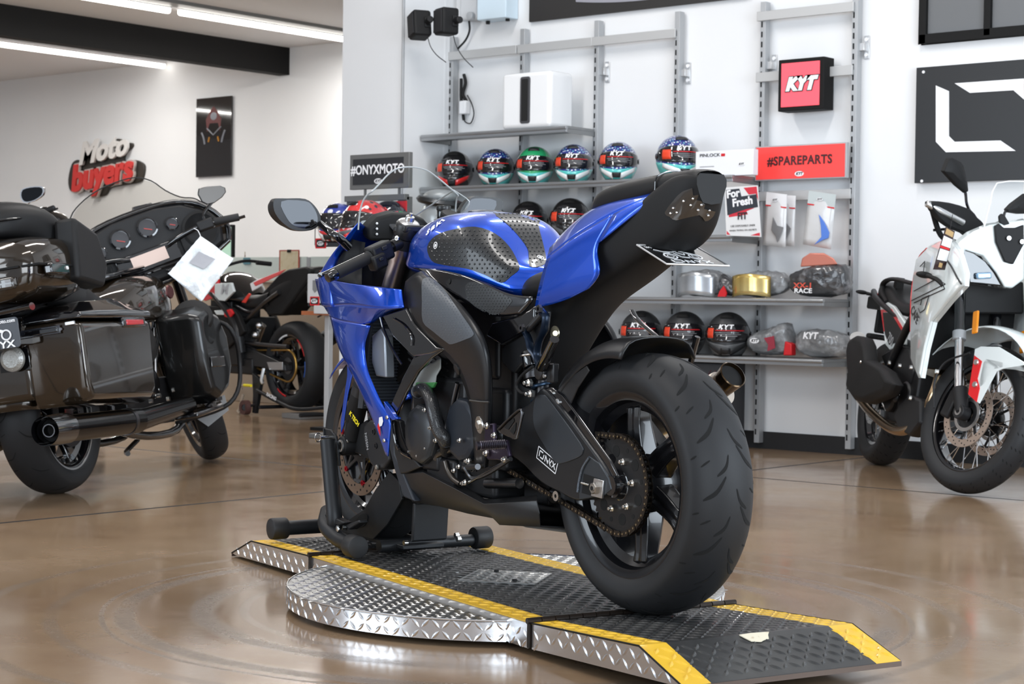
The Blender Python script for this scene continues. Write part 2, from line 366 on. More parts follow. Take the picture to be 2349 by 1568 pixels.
# junction boxes, cables, adapter
t=root('junction_box','pale grey wall box with round plug and black cable above the speakers','electrical box',MW(0,9.19,0,0))
c=WF.y(1075,20,9.15)
build('box_body',MB().bx((c.x-.07,-.06,c.z-.08),(c.x+.09,0,c.z+.4)),mat('grey_plastic',(.55,.56,.57),.4),t,bevel=.02,bseg=3)
c=WF.y(1076,36,9.1); build('plug',MB().cyl((c.x,-.09,c.z),(c.x,-.05,c.z),.028,n=18,bev=.004),STEELG,t)
build('cable',MB().tube([WF.y(x,y,9.16)-Vector((0,9.19,0)) for x,y in ((1076,48),(1077,70),(1068,92),(1050,112))],.007,n=8),PLASTIC,t)
t=root('wall_cabinet','small light blue cabinet fixed on the wall beside the junction box','electrical box',MW(-7.915,9.10,2.685,0))
build('cabinet_body',MB().bx((-.125,-.02,0),(.125,.105,.5)),mat('cabinet_blue',(.62,.74,.82),.4),t,bevel=.006); build('cable_gland',MB().cyl((-.08,.04,-.02),(-.08,.04,.01),.014,n=10),SLOT,t); build('cable_gland',MB().cyl((.09,.04,-.015),(.09,.04,.01),.014,n=10),SLOT,t)
t=root('power_adapter','white power adapter with tangled black cables beside the leftmost upright','adapter',MW(0,9.205,0,0))
c=WF.y(1068,247,9.19)
build('adapter_body',MB().bx((c.x-.03,-.05,c.z-.045),(c.x+.03,0,c.z+.045)),WHITEP,t,bevel=.008)
build('cable_loop',MB().tube([WF.y(x,y,9.185)-Vector((0,9.205,0)) for x,y in ((1072,218),(1083,240),(1087,262),(1080,282),(1068,280),(1062,268))],.004,n=6).tube([WF.y(x,y,9.185)-Vector((0,9.205,0)) for x,y in ((1064,170),(1068,190),(1062,215),(1070,232))],.011,n=6).tube([WF.y(x,y,9.185)-Vector((0,9.205,0)) for x,y in ((1058,180),(1058,230),(1064,275))],.01,n=6),SLOT,t)
# ---------------------------------------------------------------- wall signs
def plate(name,lab,cat,x0,x1,z0,z1,y,d,m,bev=.002):
    t=root(name,lab,cat,MW((x0+x1)/2,y,(z0+z1)/2,0)); w_,h_=(x1-x0)/2,(z1-z0)/2
    o=build('panel',MB().bx((-w_,0,-h_),(w_,d,h_)),m,t,bevel=bev); return t
def TX(x,y,z): return axes((x,y,z),(1,0,0),(0,0,1))
def ell(a,b,c,n=40): return [(c[0]+a*math.cos(2*PI*k/n),c[1],c[2]+b*math.sin(2*PI*k/n)) for k in range(n)]
def kyt(par,c,h,m_in=BLACKP,m_oval=WHITEP,oval=True,y=-.002,w_=1.0):
    """the little oval mark"""
    if oval:
        build('oval_mark',MB().prism(ell(h*1.25*w_,h*.62,(c[0],c[1]+y,c[2])),(0,.001,0)),m_oval,par)
    text('logo_lettering','KYT',h*.95,m_in,par,TX(c[0],c[1]+y-.001,c[2]),.0006,h*.03,.25)
t=plate('lit_wall_sign','lit square pink red sign with black frame and white KYT lettering','sign',-5.706,-5.404,1.955,2.25,9.065,.11,BLKP,.004)
build('lit_face',MB().bx((-.128,-.006,-.125),(.124,0,.125)),mat('lit_pink',(.9,.10,.13),.35,emit=(1,.08,.12),es=.42),t,bevel=.002)
text('logo_outline','KYT',.098,BLACKP,t,TX(0,-.008,0.0),.001,.0125,.28,sx=1.02); text('logo_lettering','KYT',.098,WHITEP,t,TX(0,-.010,0),.001,.0075,.28,sx=1.02)
t=plate('shelf_header_sign','wide red sign reading SPAREPARTS above the hanging bags','sign',-5.868,-5.262,1.562,1.762,9.085,.03,STEELG)
build('red_face',MB().bx((-.293,-.004,-.093),(.293,0,.093)),mat('header_red',(.84,.06,.055),.35,emit=(1,.05,.04),es=.22),t,bevel=.001)
text('lettering','#SPAREPARTS',.070,mat('dark_brown_print',(.06,.012,.015),.5),t,TX(.0,-.006,.008),.0006,.0022,sx=.93,spacing=1.08); kyt(t,(0.0,-.004,-.067),.024)
# big black sign on the right with bracket-shaped logo
t=plate('logo_wall_sign','large black panel with white angular logo on the right wall','sign',-4.877,-3.6,1.524,2.157,YW-.05,.03,mat('sign_black',(.012,.012,.013),.35))
build('backing',MB().bx((-.635,.022,-.312),(.645,.045,.322)),WHITEP,t,bevel=.002)
lg=MB(); cx=-4.2385
P=[WF.y(*p,YW-.052)-Vector((cx,YW-.05,1.8405)) for p in ((2148,208),(2148,314),(2180,345),(2349,372),(2349,353),(2192,328),(2176,312),(2176,206))]
P=[(p[0],-.004,p[2]) for p in [Vector(WF.y(*q,YW-.052))-Vector((cx,YW-.05,1.8405)) for q in ((2147,196),(2147,325),(2170,349),(2330,346),(2295,322),(2190,325),(2177,312),(2177,209))]]
lg.prism(P,(0,.004,0))
P=[(p[0],-.004,p[2]) for p in [Vector(WF.y(*q,YW-.052))-Vector((cx,YW-.05,1.8405)) for q in ((2190,191),(2225,213),(2325,207),(2349,228),(2349,180))]]
lg.prism(P,(0,.004,0)); build('logo',lg,WHITEP,t)
for q in ((2118,165),(2114,415)):
    p=WF.y(*q,YW-.055)-Vector((cx,YW-.05,1.8405)); build('screw_cap',MB().cyl((p.x,-.005,p.z),(p.x,0,p.z),.008,n=14),WHITEP,t)
# long black sign at the top
t=plate('banner_sign','black banner with grey curved emblem at the top of the wall','sign',-7.675,-6.0,2.655,3.6,YW-.03,.02,mat('banner_black',(.022,.02,.019),.5))
build('curved_emblem',MB().prism([(x,-.002,z) for x,z in [(-.45+1.3*k/20,-.42+.05*((k-9)/10)**2+.0) for k in range(21)]]+[(.9,-.002,.3),(-.5,-.002,.3)],(0,.004,0)),mat('emblem_grey',(.30,.30,.34),.5),t)
build('emblem_face',MB().prism([(x,-.004,z) for x,z in [(-.40+1.2*k/20,-.385+.05*((k-9)/10)**2) for k in range(21)]]+[(.8,-.004,.3),(-.4,-.004,.3)],(0,.002,0)),mat('emblem_pale',(.62,.70,.76),.4),t)
# interior window top right
f=struct(build('window_1',MB().bx((-4.872,YW-.04,2.287),(-3.4,YW-.005,2.34)).bx((-4.872,YW-.04,2.287),(-4.83,YW-.005,3.3)).bx((-4.49,YW-.04,2.3),(-4.45,YW-.005,3.3)),BLKP,bevel=.003))
build('window_pane',MB().bx((-4.84,YW-.015,2.33),(-3.4,YW-.008,3.3)),mat('pane_grey',(.16,.165,.17),.12,0,.5),f)
# ================================================================ shared builders
from mathutils.bvhtree import BVHTree
def bvh(o):
    bpy.context.view_layer.update(); return BVHTree.FromObject(o,bpy.context.evaluated_depsgraph_get())
def cast(tree,F,px,py,off=.001):
    """point of the surface seen at this point of the photo, in the surface's own frame, lifted by off"""
    d=(F.r@ray(px,py)).normalized(); h=tree.ray_cast(F.c,d)
    if h[0] is None: return None,None
    n=h[1] if h[1].dot(d)<0 else -h[1]
    return h[0]+n*off,n
def bil(Q,u,v): # Q: 4 px corners (u across, v down)
    a=[Q[0][i]*(1-u)+Q[1][i]*u for i in (0,1)]; b=[Q[3][i]*(1-u)+Q[2][i]*u for i in (0,1)]
    return a[0]*(1-v)+b[0]*v,a[1]*(1-v)+b[1]*v
def inpoly(x,y,P):
    c=False; n=len(P)
    for i in range(n):
        x1,y1=P[i]; x2,y2=P[(i+1)%n]
        if (y1>y)!=(y2>y) and x<(x2-x1)*(y-y1)/(y2-y1)+x1: c=not c
    return c
def smoothpoly(P,n=4):
    Q=[Vector((p[0],p[1],0)) for p in P]; m=len(Q); out=[]
    for i in range(m):
        a,b,c,d=Q[i-1],Q[i],Q[(i+1)%m],Q[(i+2)%m]
        for k in range(n):
            t=k/n; out.append(.5*((2*b)+(c-a)*t+(2*a-5*b+4*c-d)*t*t+(3*b-a-3*c+d)*t**3))
    return [(p.x,p.y) for p in out]
def skinpatch(tree,F,P,off=.0012,rings=7,dots=None,dotr=.0022,th=.0012):
    """a sheet lying on a surface inside outline P (photo points), optional raised dots; returns MB"""
    mb=MB(); cx=sum(p[0] for p in P)/len(P); cy=sum(p[1] for p in P)/len(P); n=len(P); last=None
    def c(x,y,o):
        q,nn=cast(tree,F,x,y,o); return q,nn
    rows=[]
    for k in range(rings+1):
        t=1-k/rings*.98; row=[]
        for p in P:
            q,nn=c(cx+(p[0]-cx)*t,cy+(p[1]-cy)*t,off if k else 0)
            if q is None: q=last or Vector((0,0,0))
            last=q; row.append(q)
        rows.append(row)
        if k==0: rows.append([ (c(cx+(p[0]-cx)*.995,cy+(p[1]-cy)*.995,off)[0] or r) for p,r in zip(P,row)])
    mb.grid(rows,True); o=len(mb.v)-n; mb.f.append(tuple(o+k for k in range(n))); mb.mi.append(0)
    if dots:
        sx,sy=dots; x0,x1=min(p[0] for p in P),max(p[0] for p in P); y0,y1=min(p[1] for p in P),max(p[1] for p in P)
        Pi=[(cx+(p[0]-cx)*.95,cy+(p[1]-cy)*.95) for p in P]; j=0; y=y0
        while y<y1:
            x=x0+(sx/2 if j%2 else 0)
            while x<x1:
                if inpoly(x,y,Pi):
                    q,nn=c(x,y,off)
                    if q is not None:
                        u,v,_=mb.basis(nn); vs=[q+nn*dotr*.8]+[q+(u*math.cos(a)+v*math.sin(a))*dotr*.7+nn*dotr*.55 for a in [2*PI*k/6 for k in range(6)]]+[q+(u*math.cos(a)+v*math.sin(a))*dotr for a in [2*PI*k/6 for k in range(6)]]
                        mb.add(vs,[(0,1+k,1+(k+1)%6) for k in range(6)]+[(1+k,7+k,7+(k+1)%6,1+(k+1)%6) for k in range(6)])
                x+=sx
            y+=sy; j+=1
    return mb
def pts(F,rows):
    out=[]
    for r in rows: out.append([Vector(p[1:]) if p[0]=='L' else F.y(*p) for p in r])
    return out
def patch(name,F,rows,m,par,sub=2,solid=.005,mirror=None,bevel=0,soff=0):
    return build(name,MB().grid(pts(F,rows) if F else rows),m,par,sub=sub,solid=solid,mirror=mirror,smooth=60,soff=soff)
def flip(o,dx=0,dz=0,ky=1):
    c=o.copy(); c.data=o.data.copy(); COL.objects.link(c); c.parent=o.parent
    for v in c.data.vertices: v.co.y=-v.co.y*ky; v.co.x+=dx; v.co.z+=dz
    c.data.flip_normals(); return c
# ---------------------------------------------------------------- wheels (axle along local y, centre c)
def tyre_pt(R,hw,sh,t,phi,off,c):
    """t: angle across the crown (rad), phi around"""
    r=(R-sh)+sh*math.cos(t)+off; y=hw*math.sin(t); return Vector((c[0]+r*math.cos(phi),c[1]+y,c[2]+r*math.sin(phi)))
def tyre_mb(c,R,hw,Rr,sh=.05,grooves=(),n=96):
    """closed tyre section; material 1 = tread grooves (slightly sunk look, dark strips on the crown)"""
    mb=MB(); prof=[]
    sec=[(-hw*.72,Rr-.004),(-hw*.86,Rr+.010),(-hw*.97,Rr+.026)]
    k=[-1.35+2.7*i/16 for i in range(17)]
    sec+= [(hw*math.sin(a)*1.0,(R-sh)+sh*math.cos(a)) for a in k]
    sec+=[(hw*.97,Rr+.026),(hw*.86,Rr+.010),(hw*.72,Rr-.004),(0,Rr+.012)]
    rows=[[Vector((c[0]+r*math.cos(2*PI*q/n),c[1]+y,c[2]+r*math.sin(2*PI*q/n))) for q in range(n)] for y,r in sec]; rows.append(rows[0])
    mb.grid(rows,True); mb.m(1)
    for (path,w_,cnt,ph0) in grooves:
        for q in range(cnt):
            base=ph0+2*PI*q/cnt; L_=[]; 
            P=spline([(a,b,0) for a,b in path],4); m=len(P)
            rws=[]
            for i,p in enumerate(P):
                d=(P[min(i+1,m-1)]-P[max(i-1,0)]); dd=Vector((-d.y,d.x)); 
                dl=math.hypot(dd.x*(hw+sh)/2,dd.y*R) or 1; ww=w_*math.sin(PI*(i+.35)/(m-.3))**.5
                s_=ww/dl/1.0
                rws.append([tyre_pt(R,hw,sh,p.x-dd.x*s_,base+p.y-dd.y*s_,.0006,c),tyre_pt(R,hw,sh,p.x,base+p.y,.0004,c),tyre_pt(R,hw,sh,p.x+dd.x*s_,base+p.y+dd.y*s_,.0006,c)])
            mb.grid(rws)
    return mb
GROOVE=mat('tread_groove',(.004,.004,.004),.9)
def rim_mb(c,Rr,hw,depth=.028,n=72,lip=.010):
    s=[(-hw,Rr+lip),(-hw*.93,Rr+lip),(-hw*.88,Rr-.004),(-hw*.62,Rr-.008),(-hw*.5,Rr-depth),(hw*.5,Rr-depth),(hw*.62,Rr-.008),(hw*.88,Rr-.004),(hw*.93,Rr+lip),(hw,Rr+lip),
       (hw,Rr+lip-.006),(hw*.9,Rr-.012),(hw*.64,Rr-.018),(hw*.5,Rr-depth-.008),(-hw*.5,Rr-depth-.008),(-hw*.64,Rr-.018),(-hw*.9,Rr-.012),(-hw,Rr+lip-.006)]
    return MB().lathe([(y,r) for y,r in s],c,(0,1,0),n,False,True)
def spoke_mb(c,r0,r1,w0,w1,t0,t1,ang,y0=0,y1=0,curve=0):
    """cast spoke, tapered; direction angle ang in the wheel plane"""
    mb=MB(); rings=[]
    for i in range(7):
        f=i/6; r=r0+(r1-r0)*f; w_=w0+(w1-w0)*(f**1.2)+(.012*max(0,f-.8)*5); t=t0+(t1-t0)*f; a=ang+curve*f*f; y=y0+(y1-y0)*f
        e=Vector((math.cos(a),0,math.sin(a))); g=Vector((-math.sin(a),0,math.cos(a))); o=Vector(c)+e*r+Vector((0,y,0))
        rings.append([o+g*w_*s1+Vector((0,t*s2,0)) for s1,s2 in ((-.5,-.35),(-.35,-.5),(.35,-.5),(.5,-.35),(.5,.35),(.22,.5),(0,.38),(-.22,.5),(-.5,.35))])
    return mb.loft(rings)
def disc_mb(c,ro,ri,th,holes=0,n=60,y=0):
    """brake disc with drilled holes printed as dark studs (material 1)"""
    mb=MB(); c=Vector(c); mb.lathe([(-th/2,ri),(-th/2,ro),(th/2,ro),(th/2,ri)],c,(0,1,0),n,False,True); mb.m(1)
    for k in range(holes):
        a=2*PI*k/holes; r=ri+(ro-ri)*(.25+.5*((k%3)/2)); q=c+Vector((math.cos(a)*r,0,math.sin(a)*r))
        mb.cyl(q-Vector((0,th*.62,0)),q+Vector((0,th*.62,0)),.0035,n=8)
    return mb
def chain_path(c1,r1,c2,r2):
    """outer tangent loop in x,z; c1 rear sprocket, c2 front sprocket"""
    dx,dz=c2[0]-c1[0],c2[1]-c1[1]; D=math.hypot(dx,dz); th=math.atan2(dz,dx); be=math.acos((r1-r2)/D); P=[]
    a0=th+be; a1=th-be+2*PI
    n=40
    for k in range(n+1): a=a0+(a1-a0)*k/n; P.append((c1[0]+r1*math.cos(a),c1[1]+r1*math.sin(a)))
    for k in range(17): a=th-be+(2*be)*k/16; P.append((c2[0]+r2*math.cos(a),c2[1]+r2*math.sin(a)))
    P.append(P[0]); return P
def chain_mb(P,y,pitch=.015875,w_=.009,sag=0):
    """roller chain: material 0 plates, 1 pin heads"""
    L=[0]
    for a,b in zip(P,P[1:]): L.append(L[-1]+math.hypot(b[0]-a[0],b[1]-a[1]))
    n=round(L[-1]/pitch); st=L[-1]/n
    def at(s):
        s%=L[-1]
        for i in range(len(L)-1):
            if s<=L[i+1]: t=(s-L[i])/max(1e-9,L[i+1]-L[i]); return Vector((P[i][0]+(P[i+1][0]-P[i][0])*t,y,P[i][1]+(P[i+1][1]-P[i][1])*t))
    mb=MB()
    for k in range(n):
        a,b=at(k*st),at((k+1)*st); d=(b-a).normalized(); nz=Vector((-d.z,0,d.x)); h=.0072
        off=w_*.78 if k%2 else w_*.55
        ol=[]
        for c,sg in ((a,-1),(b,1)):
            for q in range(-3,4): ang=q*PI/6; ol.append(c+d*sg*h*math.cos(ang)+nz*h*math.sin(ang)*sg)
        for s in (1,-1): mb.m(0).prism([p+Vector((0,s*off,0)) for p in ol],(0,.0016,0))
        mb.m(0).cyl(a-Vector((0,w_*.5,0)),a+Vector((0,w_*.5,0)),.0045,n=8)
        mb.m(1).cyl(a+Vector((0,w_*.8,0)),a+Vector((0,w_*1.12,0)),.0027,n=8)
    return mb
WHB=mat('wheel_black',(.006,.006,.007),.22,0,.35,.4)
# ================================================================ the blue sport motorcycle
HM=MW(-2.64409,3.65353,.085,math.radians(162.4)); B=Frame(HM)
H=root('sport_motorcycle','blue sport motorcycle with black wheels standing on the chequer plate turntable','motorcycle',HM)
def L(*a): return ('L',*a)
RWC=(0,0,.32); FWC=(1.415,0,.312)
# --- rear wheel
gr=[([(.22,-.14),(.50,-.03),(.88,.03)],.0062,14,0),([(-.22,.08),(-.50,.19),(-.88,.25)],.0062,14,0),
    ([(.98,.08),(1.2,.10)],.003,14,.05),([(-.98,.08),(-1.2,.10)],.003,14,.27),
    ([(.08,.03),(.20,.12),(.46,.18)],.0052,14,.12),([(-.08,-.17),(-.20,-.08),(-.46,-.02)],.0052,14,.12),([(.62,.16),(.9,.2)],.003,14,.02),([(-.62,-.05),(-.9,-.01)],.003,14,.0)]
o=build('rear_tyre',tyre_mb(RWC,.32,.095,.222,.062,gr,120),[RUBBER,GROOVE],H,smooth=50)
build('rear_rim',rim_mb(RWC,.218,.078,.03),WHB,H,smooth=30)
for k in range(6):
    a=math.radians(20+60*k); build('rear_spoke',spoke_mb(RWC,.055,.188,.062,.046,.07,.045,a,.015,.03,.08),WHB,H,bevel=.003,smooth=35)
build('rear_hub',MB().lathe([(-.09,.03),(-.09,.05),(-.04,.070),(.03,.078),(.05,.072),(.05,.03)],RWC,(0,1,0),40),WHB,H)
c=Vector(RWC)+Vector((0,.094,0))
sp=MB(); N_=43
ol=[]
for k in range(N_*4):
    a=2*PI*k/(N_*4); r=.1145 if k%4 in(0,1) else .1215; ol.append((r,a))
sp.grid([[c+Vector((r*math.cos(a),yy,r*math.sin(a))) for r,a in ol] for yy in (-.003,.003)],True)
sp.grid([[c+Vector((r*math.cos(a),.003,r*math.sin(a))) for r,a in ol],[c+Vector((.102*math.cos(a),.003,.102*math.sin(a))) for r,a in ol]],True)
sp.lathe([(-.003,.03),(.003,.03),(.003,.102),(-.003,.102)],c,(0,1,0),60,False,True)
sp.m(1)
for k in range(6):
    a=PI*2*k/6+.35
    for r_,rad in ((.083,.0145),): q=c+Vector((r_*math.cos(a),0,r_*math.sin(a))); sp.cyl(q+Vector((0,.0028,0)),q+Vector((0,.0036,0)),rad,n=20)
    a+=PI/6; q=c+Vector((.091*math.cos(a),0,.091*math.sin(a))); sp.cyl(q+Vector((0,.0028,0)),q+Vector((0,.0036,0)),.006,n=14)
build('rear_sprocket',sp,[mat('sprocket_black',(.02,.02,.021),.3,.4),GROOVE],H,smooth=30)
for k in range(6):
    a=PI*2*k/6+.35+PI/6; q=c+Vector((.062*math.cos(a),.003,.062*math.sin(a))); build('sprocket_nut',MB().hexnut(q,(0,1,0),.0095,.009),BOLT,H,smooth=25)
build('cush_carrier',MB().lathe([(-.03,.05),(-.005,.055),(.004,.035),(.022,.03),(.022,.018)],c,(0,1,0),32),GLOSSB,H)
cp=chain_path((0,.32),.1180,(.615,.385),.044)
o=build('drive_chain',chain_mb(cp,.094),[CHAINM,BRASS],H,smooth=30); o['kind']='stuff'
# --- swingarm
sw=[(1237,893),(1250,893),(1268,912),(1305,958),(1345,1013),(1378,1058),(1398,1092),(1402,1120),(1390,1135),(1362,1140),(1322,1148),(1280,1128),(1240,1106),(1200,1066),(1162,1035),(1150,1005),(1158,975),(1180,945),(1212,925)]
P=[B.y(x,y,.125) for x,y in smoothpoly(sw,3)]
arm=build('swingarm',MB().prism(P,(0,-.045,0)),FRAME,H,bevel=.006,bseg=3,smooth=50)
build('swingarm_brace',MB().prism([B.y(x,y,.118) for x,y in ((1240,890),(1264,886),(1290,905),(1400,1055),(1418,1092),(1404,1098),(1372,1052),(1262,907))],(0,-.05,0)),GLOSSB,H,bevel=.004)
pd=smoothpoly([(1228,912),(1246,905),(1262,920),(1330,1015),(1336,1035),(1327,1048),(1290,1062),(1272,1058),(1248,1022),(1227,985),(1222,950)],3)
pm=mat('satin_guard',(.04,.045,.052),.36,.3,bump=(1500,.25,.0004))
build('swingarm_guard',MB().prism([B.y(x,y,.128) for x,y in pd],(0,-.004,0)),pm,H,bevel=.0015,smooth=50)
flip(arm)
build('swingarm_bridge',MB().box((.47,0,.40),(.09,.19,.11)).cyl((.52,-.13,.405),(.52,.135,.405),.028),FRAME,H,bevel=.01)
# weld bead, axle block, axle nut
build('axle_plate',MB().prism([B.y(x,y,.127) for x,y in ((1352,1046),(1374,1062),(1396,1096),(1402,1122),(1386,1136),(1328,1146),(1327,1110),(1335,1075))],(0,-.004,0)),mat('plate_satin',(.055,.062,.07),.34,.6),H,bevel=.002)
build('weld_bead',MB().tube([B.y(x,y,.129) for x,y in ((1352,1048),(1337,1072),(1329,1100),(1325,1128))],.0035,n=8),mat('weld_steel',(.14,.16,.19),.35,.9,bump=(500,.8,.002)),H)
build('axle_slot',MB().prism([B.y(x,y,.1285) for x,y in ((1339,1086),(1380,1099),(1382,1143),(1334,1130))],(0,-.002,0)),GROOVE,H)
build('axle_block',MB().prism([B.y(x,y,.133) for x,y in ((1362,1096),(1384,1102),(1380,1143),(1355,1137))],(0,-.006,0)),ALU,H,bevel=.001)
q=B.y(1367,1119,.133); build('axle_nut',MB().hexnut(q,(0,1,0),.0155,.011,False).lathe([(0,.0075),(.0125,.0075)],q,(0,1,0),14),mat('nut_steel',(.42,.40,.37),.3,1),H,smooth=25)
build('axle_hole',MB().cyl(q+Vector((0,.010,0)),q+Vector((0,.0132,0)),.0055,n=14),GROOVE,H)
build('adjuster_bolt',MB().cyl(B.y(1334,1107,.13),B.y(1352,1112,.13),.003),BOLT,H)
build('axle_spacer',MB().cyl((0,.05,.32),(0,.125,.32),.024,n=24).cyl((0,-.12,.32),(0,.05,.32),.0125,n=16),GLOSSB,H)
# logo panel on the arm
lp=[B.y(x,y,.1262) for x,y in ((1236,1023),(1280,1061),(1274,1086),(1231,1049))]
fr=MB()
def bar(mb,a,b,w_,up,yo=.0006):
    a,b=Vector(a),Vector(b); d=(b-a).normalized(); g=Vector((-d.z,0,d.x))*w_/2; mb.prism([a-g,b-g,b+g,a+g],(0,yo,0))
for i in range(4): bar(fr,lp[i],lp[(i+1)%4],.0022,0)
build('logo_border',fr,WHITEP,H)
ex=(lp[1]-lp[0]); ey=(lp[0]-lp[3]); W_=ex.length; Hh=ey.length
def lg(u,v): return lp[3]+ex*u+ey*v
lm=MB()
for seg in ([(.10,.28),(.10,.78),(.26,.78)],[(.16,.28),(.30,.28),(.32,.70)],[(.40,.25),(.40,.78)],[(.40,.75),(.54,.30)],[(.54,.25),(.54,.55)],[(.60,.80),(.62,.45),(.70,.25)],[(.72,.80),(.66,.48)],[(.76,.26),(.90,.78)],[(.76,.78),(.92,.26)]):
    for a,b in zip(seg,seg[1:]): bar(lm,lg(*a),lg(*b),.0028,0)
build('logo_mark',lm,WHITEP,H)
# --- hugger fender
rows=[]
for k in range(15):
    f=k/14; a=math.radians(18+76*f); R_=.338+.03*(1-f)+.010*f
    cx,cz=0,.32; row=[]
    for s in (-1,-.86,-.45,0,.45,.86,1):
        r=R_+(-.042 if abs(s)==1 else (.0 if abs(s)==.86 else (.010 if abs(s)==.45 else .013)))
        row.append(Vector((cx+r*math.cos(a),s*.112,cz+r*math.sin(a))))
    rows.append(row)
hug=build('rear_hugger',MB().grid(rows),SATIN,H,sub=1,solid=.004,smooth=60)
build('hugger_side',MB().prism([B.y(x,y,.112) for x,y in ((1252,925),(1268,905),(1300,870),(1345,838),(1352,850),(1325,890),(1305,935),(1290,925),(1272,912))],(0,-.004,0)),SATIN,H,bevel=.002)
q=B.y(1281,922,.118); build('hugger_bolt',MB().lathe([(0,.009),(.004,.009),(.005,.004)],q,(0,1,0),16),BOLT,H)
# --- front wheel
gr=[([(.25,-.05),(.55,.05),(.9,.09)],.003,14,0),([(-.25,.10),(-.55,.20),(-.9,.24)],.003,14,0),([(.9,.2),(1.15,.22)],.0025,14,0)]
build('front_tyre',tyre_mb(FWC,.30,.06,.222,.046,gr,96),[RUBBER,GROOVE],H,smooth=50)
build('front_rim',rim_mb(FWC,.218,.05,.02),GLOSSB,H,smooth=30)
for k in range(6): build('front_spoke',spoke_mb(FWC,.04,.196,.036,.026,.055,.034,math.radians(8+60*k),0,0,.08),GLOSSB,H,bevel=.003,smooth=35)
build('front_hub',MB().lathe([(-.07,.02),(-.06,.034),(.06,.034),(.07,.02)],FWC,(0,1,0),32),GLOSSB,H)
ROT=mat('brake_rotor',(.30,.225,.175),.32,.85)
for s in (1,-1):
    cc=Vector(FWC)+Vector((0,.069*s,0)); build('brake_disc',disc_mb(cc,.155,.119,.005,42),[ROT,GROOVE],H,smooth=30)
    ca=MB()
    for k in range(6):
        a=2*PI*k/6+.3; p=cc+Vector((.112*math.cos(a),0,.112*math.sin(a)))
        for da in (-.42,.42): q=cc+Vector((.045*math.cos(a+da),0,.045*math.sin(a+da))); bar(ca,q-Vector((0,.002,0)),p-Vector((0,.002,0)),.009,0,.005)
        for da in (.52,): q=cc+Vector((.115*math.cos(a+da),0,.115*math.sin(a+da))); bar(ca,q-Vector((0,.002,0)),p-Vector((0,.002,0)),.008,0,.005)
    ca.lathe([(-.003,.032),(.003,.032),(.003,.052),(-.003,.052)],cc,(0,1,0),36,False,True)
    build('disc_carrier',ca,mat('carrier_grey',(.085,.085,.09),.45,.5),H,smooth=30)
    if s==1:
        for k in range(6):
            a=2*PI*k/6+.3; p=cc+Vector((.117*math.cos(a),0,.117*math.sin(a))); build('disc_bobbin',MB().lathe([(0,.0085),(.006,.0085),(.006,.0045),(.001,.0045)],p,(0,1,0),18),mat('red_anodised',(.55,.01,.03),.25,.8),H)
# --- fork: stanchion from the top yoke down to the axle
def fork(y):
    top=Vector((1.072,y,.955)); bot=Vector((1.395,y,.385)); d=bot-top
    build('fork_upper_tube',MB().cyl(top,top+d*.40,.027,n=28).cyl(top+d*.05,top+d*.13,.031,n=28),GUN,H)
    build('fork_lower_tube',MB().cyl(top+d*.40,top+d*.80,.0265,n=24),mat('fork_dark',(.05,.035,.025),.3,.6),H)
    build('fork_shroud',MB().cyl(top+d*.76,top+d*.99,.031,n=28,bev=.003),MATTE,H)
    ax=Vector((FWC[0],y,FWC[2])); fb=MB()
    fb.cyl(bot-d*.12,ax+Vector((-.012,0,.02)),.030,.024,n=20).cyl(ax-Vector((0,.028,0)),ax+Vector((0,.030,0)),.030,n=24,bev=.004)
    build('fork_bottom',fb,MATTE,H,bevel=.003)
    return top,bot,ax
for y in (.105,-.105): top,bot,ax=fork(y)
ax=Vector((FWC[0],.105,FWC[2])); build('front_axle_nut',MB().lathe([(.028,.019),(.034,.019),(.034,.0125),(.030,.0125)],ax,(0,1,0),28),mat('white_steel',(.75,.75,.74),.25,.9),H)
build('axle_hex',MB().cyl(ax+Vector((0,.027,0)),ax+Vector((0,.031,0)),.0125,n=8),GROOVE,H)
lb=B.y(812,960,.136); text('fork_lettering','K TECH',.02,YELP,H,axes(lb,(-.86,-.0,-.5),(-.45,.0,.85)),.0006,.0006,.2)
o=build('fork_band',MB().cyl(Vector((1.072,.105,.955))+(Vector((1.395,.105,.385))-Vector((1.072,.105,.955)))*.80,Vector((1.072,.105,.955))+(Vector((1.395,.105,.385))-Vector((1.072,.105,.955)))*.845,.0318,n=28),BLACKP,H)
# radial caliper
cal=[(834,975),(848,962),(862,965),(880,985),(890,1015),(893,1055),(880,1075),(862,1078),(848,1062),(838,1030),(832,1000)]
build('brake_caliper',MB().prism([B.y(x,y,.118) for x,y in cal],(0,-.062,0)),mat('caliper_dark',(.03,.03,.032),.42,.4),H,bevel=.007,bseg=3)
build('caliper_bracket',MB().prism([B.y(x,y,.10) for x,y in ((800,990),(840,962),(850,1000),(852,1060),(838,1048),(805,1035))],(0,-.02,0)),MATTE,H,bevel=.005)
for q in ((857,990),(862,1022)): p=B.y(*q,.119); build('caliper_recess',MB().lathe([(0,.009),(.002,.009),(.002,.006),(.0,.006)],p,(0,1,0),18),STEELD,H)
text('caliper_lettering','NISSIN',.018,mat('grey_print',(.35,.35,.36),.5),H,axes(B.y(841,1012,.1195),B.y(843,1030,.12)-B.y(838,990,.12),(-1,0,0)),.0004,.0002)
for q,s in (((866,1071),.012),((798,1013),.006)): p=B.y(*q,.122); build('caliper_bolt',MB().hexnut(p,(0,1,0),.008,.006,False),BOLT,H)
